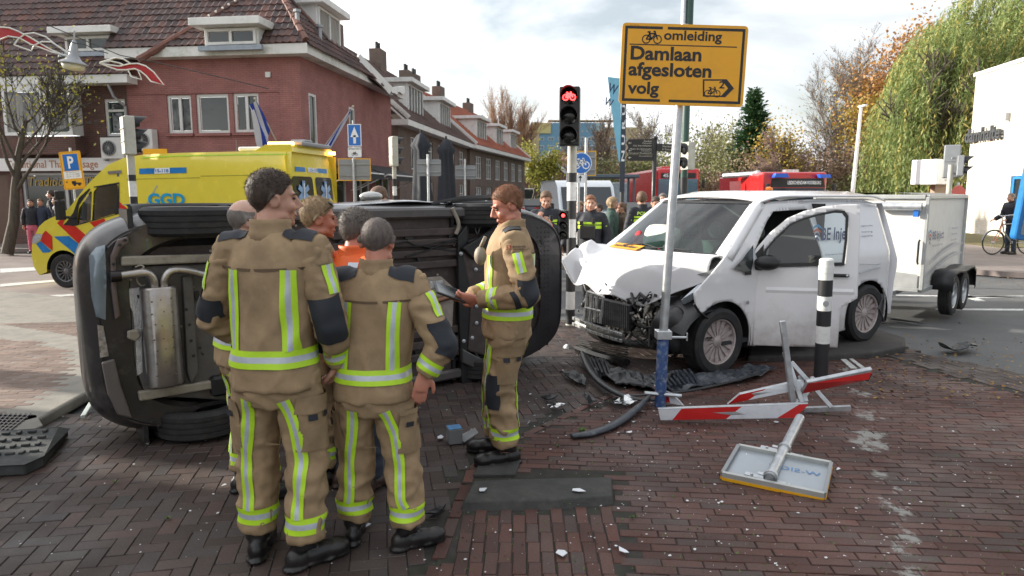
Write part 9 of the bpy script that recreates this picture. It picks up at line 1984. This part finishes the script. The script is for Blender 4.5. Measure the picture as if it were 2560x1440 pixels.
for i,(px,py,s_,lb) in enumerate(((1100,1093,.035,'white plastic cap left of the blue grey bracket'),(1204,1225,.04,'white shard on the left end of the kerb stone'),(1444,1226,.035,'white shard on the right part of the kerb stone'),(1403,1383,.045,'white shard on the bricks below the kerb stone'),(1561,1378,.04,'white shard on the bricks at bottom centre, right of the other shard'),(1575,1080,.03,'white sliver right of the curved bumper strip'),(1385,1015,.03,'white chip by the small clear lens'),(1940,1055,.03,'pale plastic cap under the barrier board'),(560,1212,.02,'tiny white chip left of the tall firefighter boots'),(2095,1172,.025,'white chip right of the fallen sign'),(915,1312,.03,'white chip between the boots of the two firefighters'))):
    z_=.06 if 1190<px<1460 and 1220<py<1230 else .022;c=G(px,py,z_);o=thing('white_shard',lb,'debris',c);rr=random.Random(i);n=5;ra=[(rr.uniform(.35,1.2),rr.uniform(.3,1.2),rr.uniform(0,.03)) for _ in range(n)];an=rr.uniform(0,6);b=MB();b.loft([[Matrix.Rotation(an,3,'Z')@V((s_*1.2*ra[k][0]*math.cos(2*PI*k/n),s_*.8*ra[k][1]*math.sin(2*PI*k/n),zz+ra[k][2]*s_*14*.03)) for k in range(n)] for zz in (0,.003)]);b.build('shell',WCH,o)
b=MB();b2=MB();rr=random.Random(4)
for k in range(1500):
    c=G(min(2100,max(1050,rr.gauss(1530,200))),rr.uniform(880,1090));s_=rr.choice((.004,.006,.008,.014,.022));bb_=b if rr.random()<.55 else b2;q_=[c+V((s_*rr.uniform(-1,1),s_*rr.uniform(-1,1),.016+s_*rr.uniform(0,.6))) for _ in range(3)];bb_.add(q_,[(0,1,2)])
tag(b.build('black_splinters',DP),kind='stuff');tag(b2.build('glass_splinters',mat('glass_grain',(.35,.38,.40),.2)),kind='stuff')
# bent bracket with blue patch
t=thing('metal_bracket','bent grey metal bracket with a blue patch, lying before the tablet firefighter','debris',G(1155,1105),.3);b=MB();b.box((-.055,0,.06),(.10,.10,.11));b.build('box',GREYB,t,bevel=.004);b=MB();b.box((-.055,0,.118),(.095,.095,.003));b.build('blue_patch',mat('patch_blue',(.08,.22,.42),.5,var=.3,scale=20),t);b=MB();b.add([(0,-.06,.02),(.11,-.05,.075),(.11,.05,.08),(0,.06,.03)],[(0,1,2,3)]);b.build('flap',GALV,t,solid=.006)
# grate, rubber foot, steel bar at the left
t=thing('drain_grate','steel grid plate at the left picture edge beside the kerb','drain',G(30,1062));b=MB();q=[G(-120,1035,.07),G(92,1040,.07),(G(108,1066,.07)),G(0,1110,.07),G(-140,1100,.07)];b.prism([(p.x,p.y) for p in q],.05,z0=.03);b.build('frame',CONC,t,world=True,bevel=.006)
b=MB()
for i in range(9):b.beam(q[0].lerp(q[4],.08+i*.1)+V((.03,0,.014)),q[1].lerp(q[3],.05+i*.105)+V((-.03,0,.014)),.012,.012)
for i in range(16):b.beam(q[0].lerp(q[1],.06+i*.058)+V((0,0,.018)),q[4].lerp(q[3],.06+i*.058)+V((0,0,.018)),.008,.008)
tag(b.build('grid',mat('grid_steel',(.16,.15,.14),.5,.6),t,world=True),kind='stuff')
t=thing('rubber_foot','heavy black recycled rubber sign foot with moulded slots at the left edge','sign foot',G(70,1140));q=[G(-110,1085,.10),G(148,1066,.10),G(170,1072,.06),G(105,1140,.08),G(60,1160,.08),G(-130,1168,.08)];b=MB();n=len(q);g0=[V((p.x*1.0,p.y,.01)) for p in q];b.add(q+g0,[tuple(range(n))]+[(i,(i+1)%n,n+(i+1)%n,n+i) for i in range(n)]);RBF=mat('rubber_block',(.035,.038,.038),.8,var=.3,scale=10,bump=.003,bscale=60,dirt=(.09,.09,.085),dscale=7,damt=.6);b.build('base',RBF,t,world=True,bevel=.012,bseg=2)
for i in range(7):
    for j in range(4):
        c=q[0].lerp(q[1],.1+i*.13).lerp(q[5].lerp(q[3],.1+i*.13),.14+j*.23);b=MB();b.box(c+V((0,0,.006)),(.055 if (i+j)%2 else .03,.022 if (i+j)%2 else .045,.016),Matrix.Rotation(.25,4,'Z'));b.build('raised_block',RBF,t,world=True,bevel=.004)
t=thing('steel_bar','short pale steel bar lying by the kerb behind the overturned car','debris',G(222,1020));b=MB();b.beam(G(238,992,.03),G(208,1042,.03),.035,.03);b.build('bar',mat('bar_pale',(.5,.55,.52),.4,.3),t,world=True,bevel=.004)
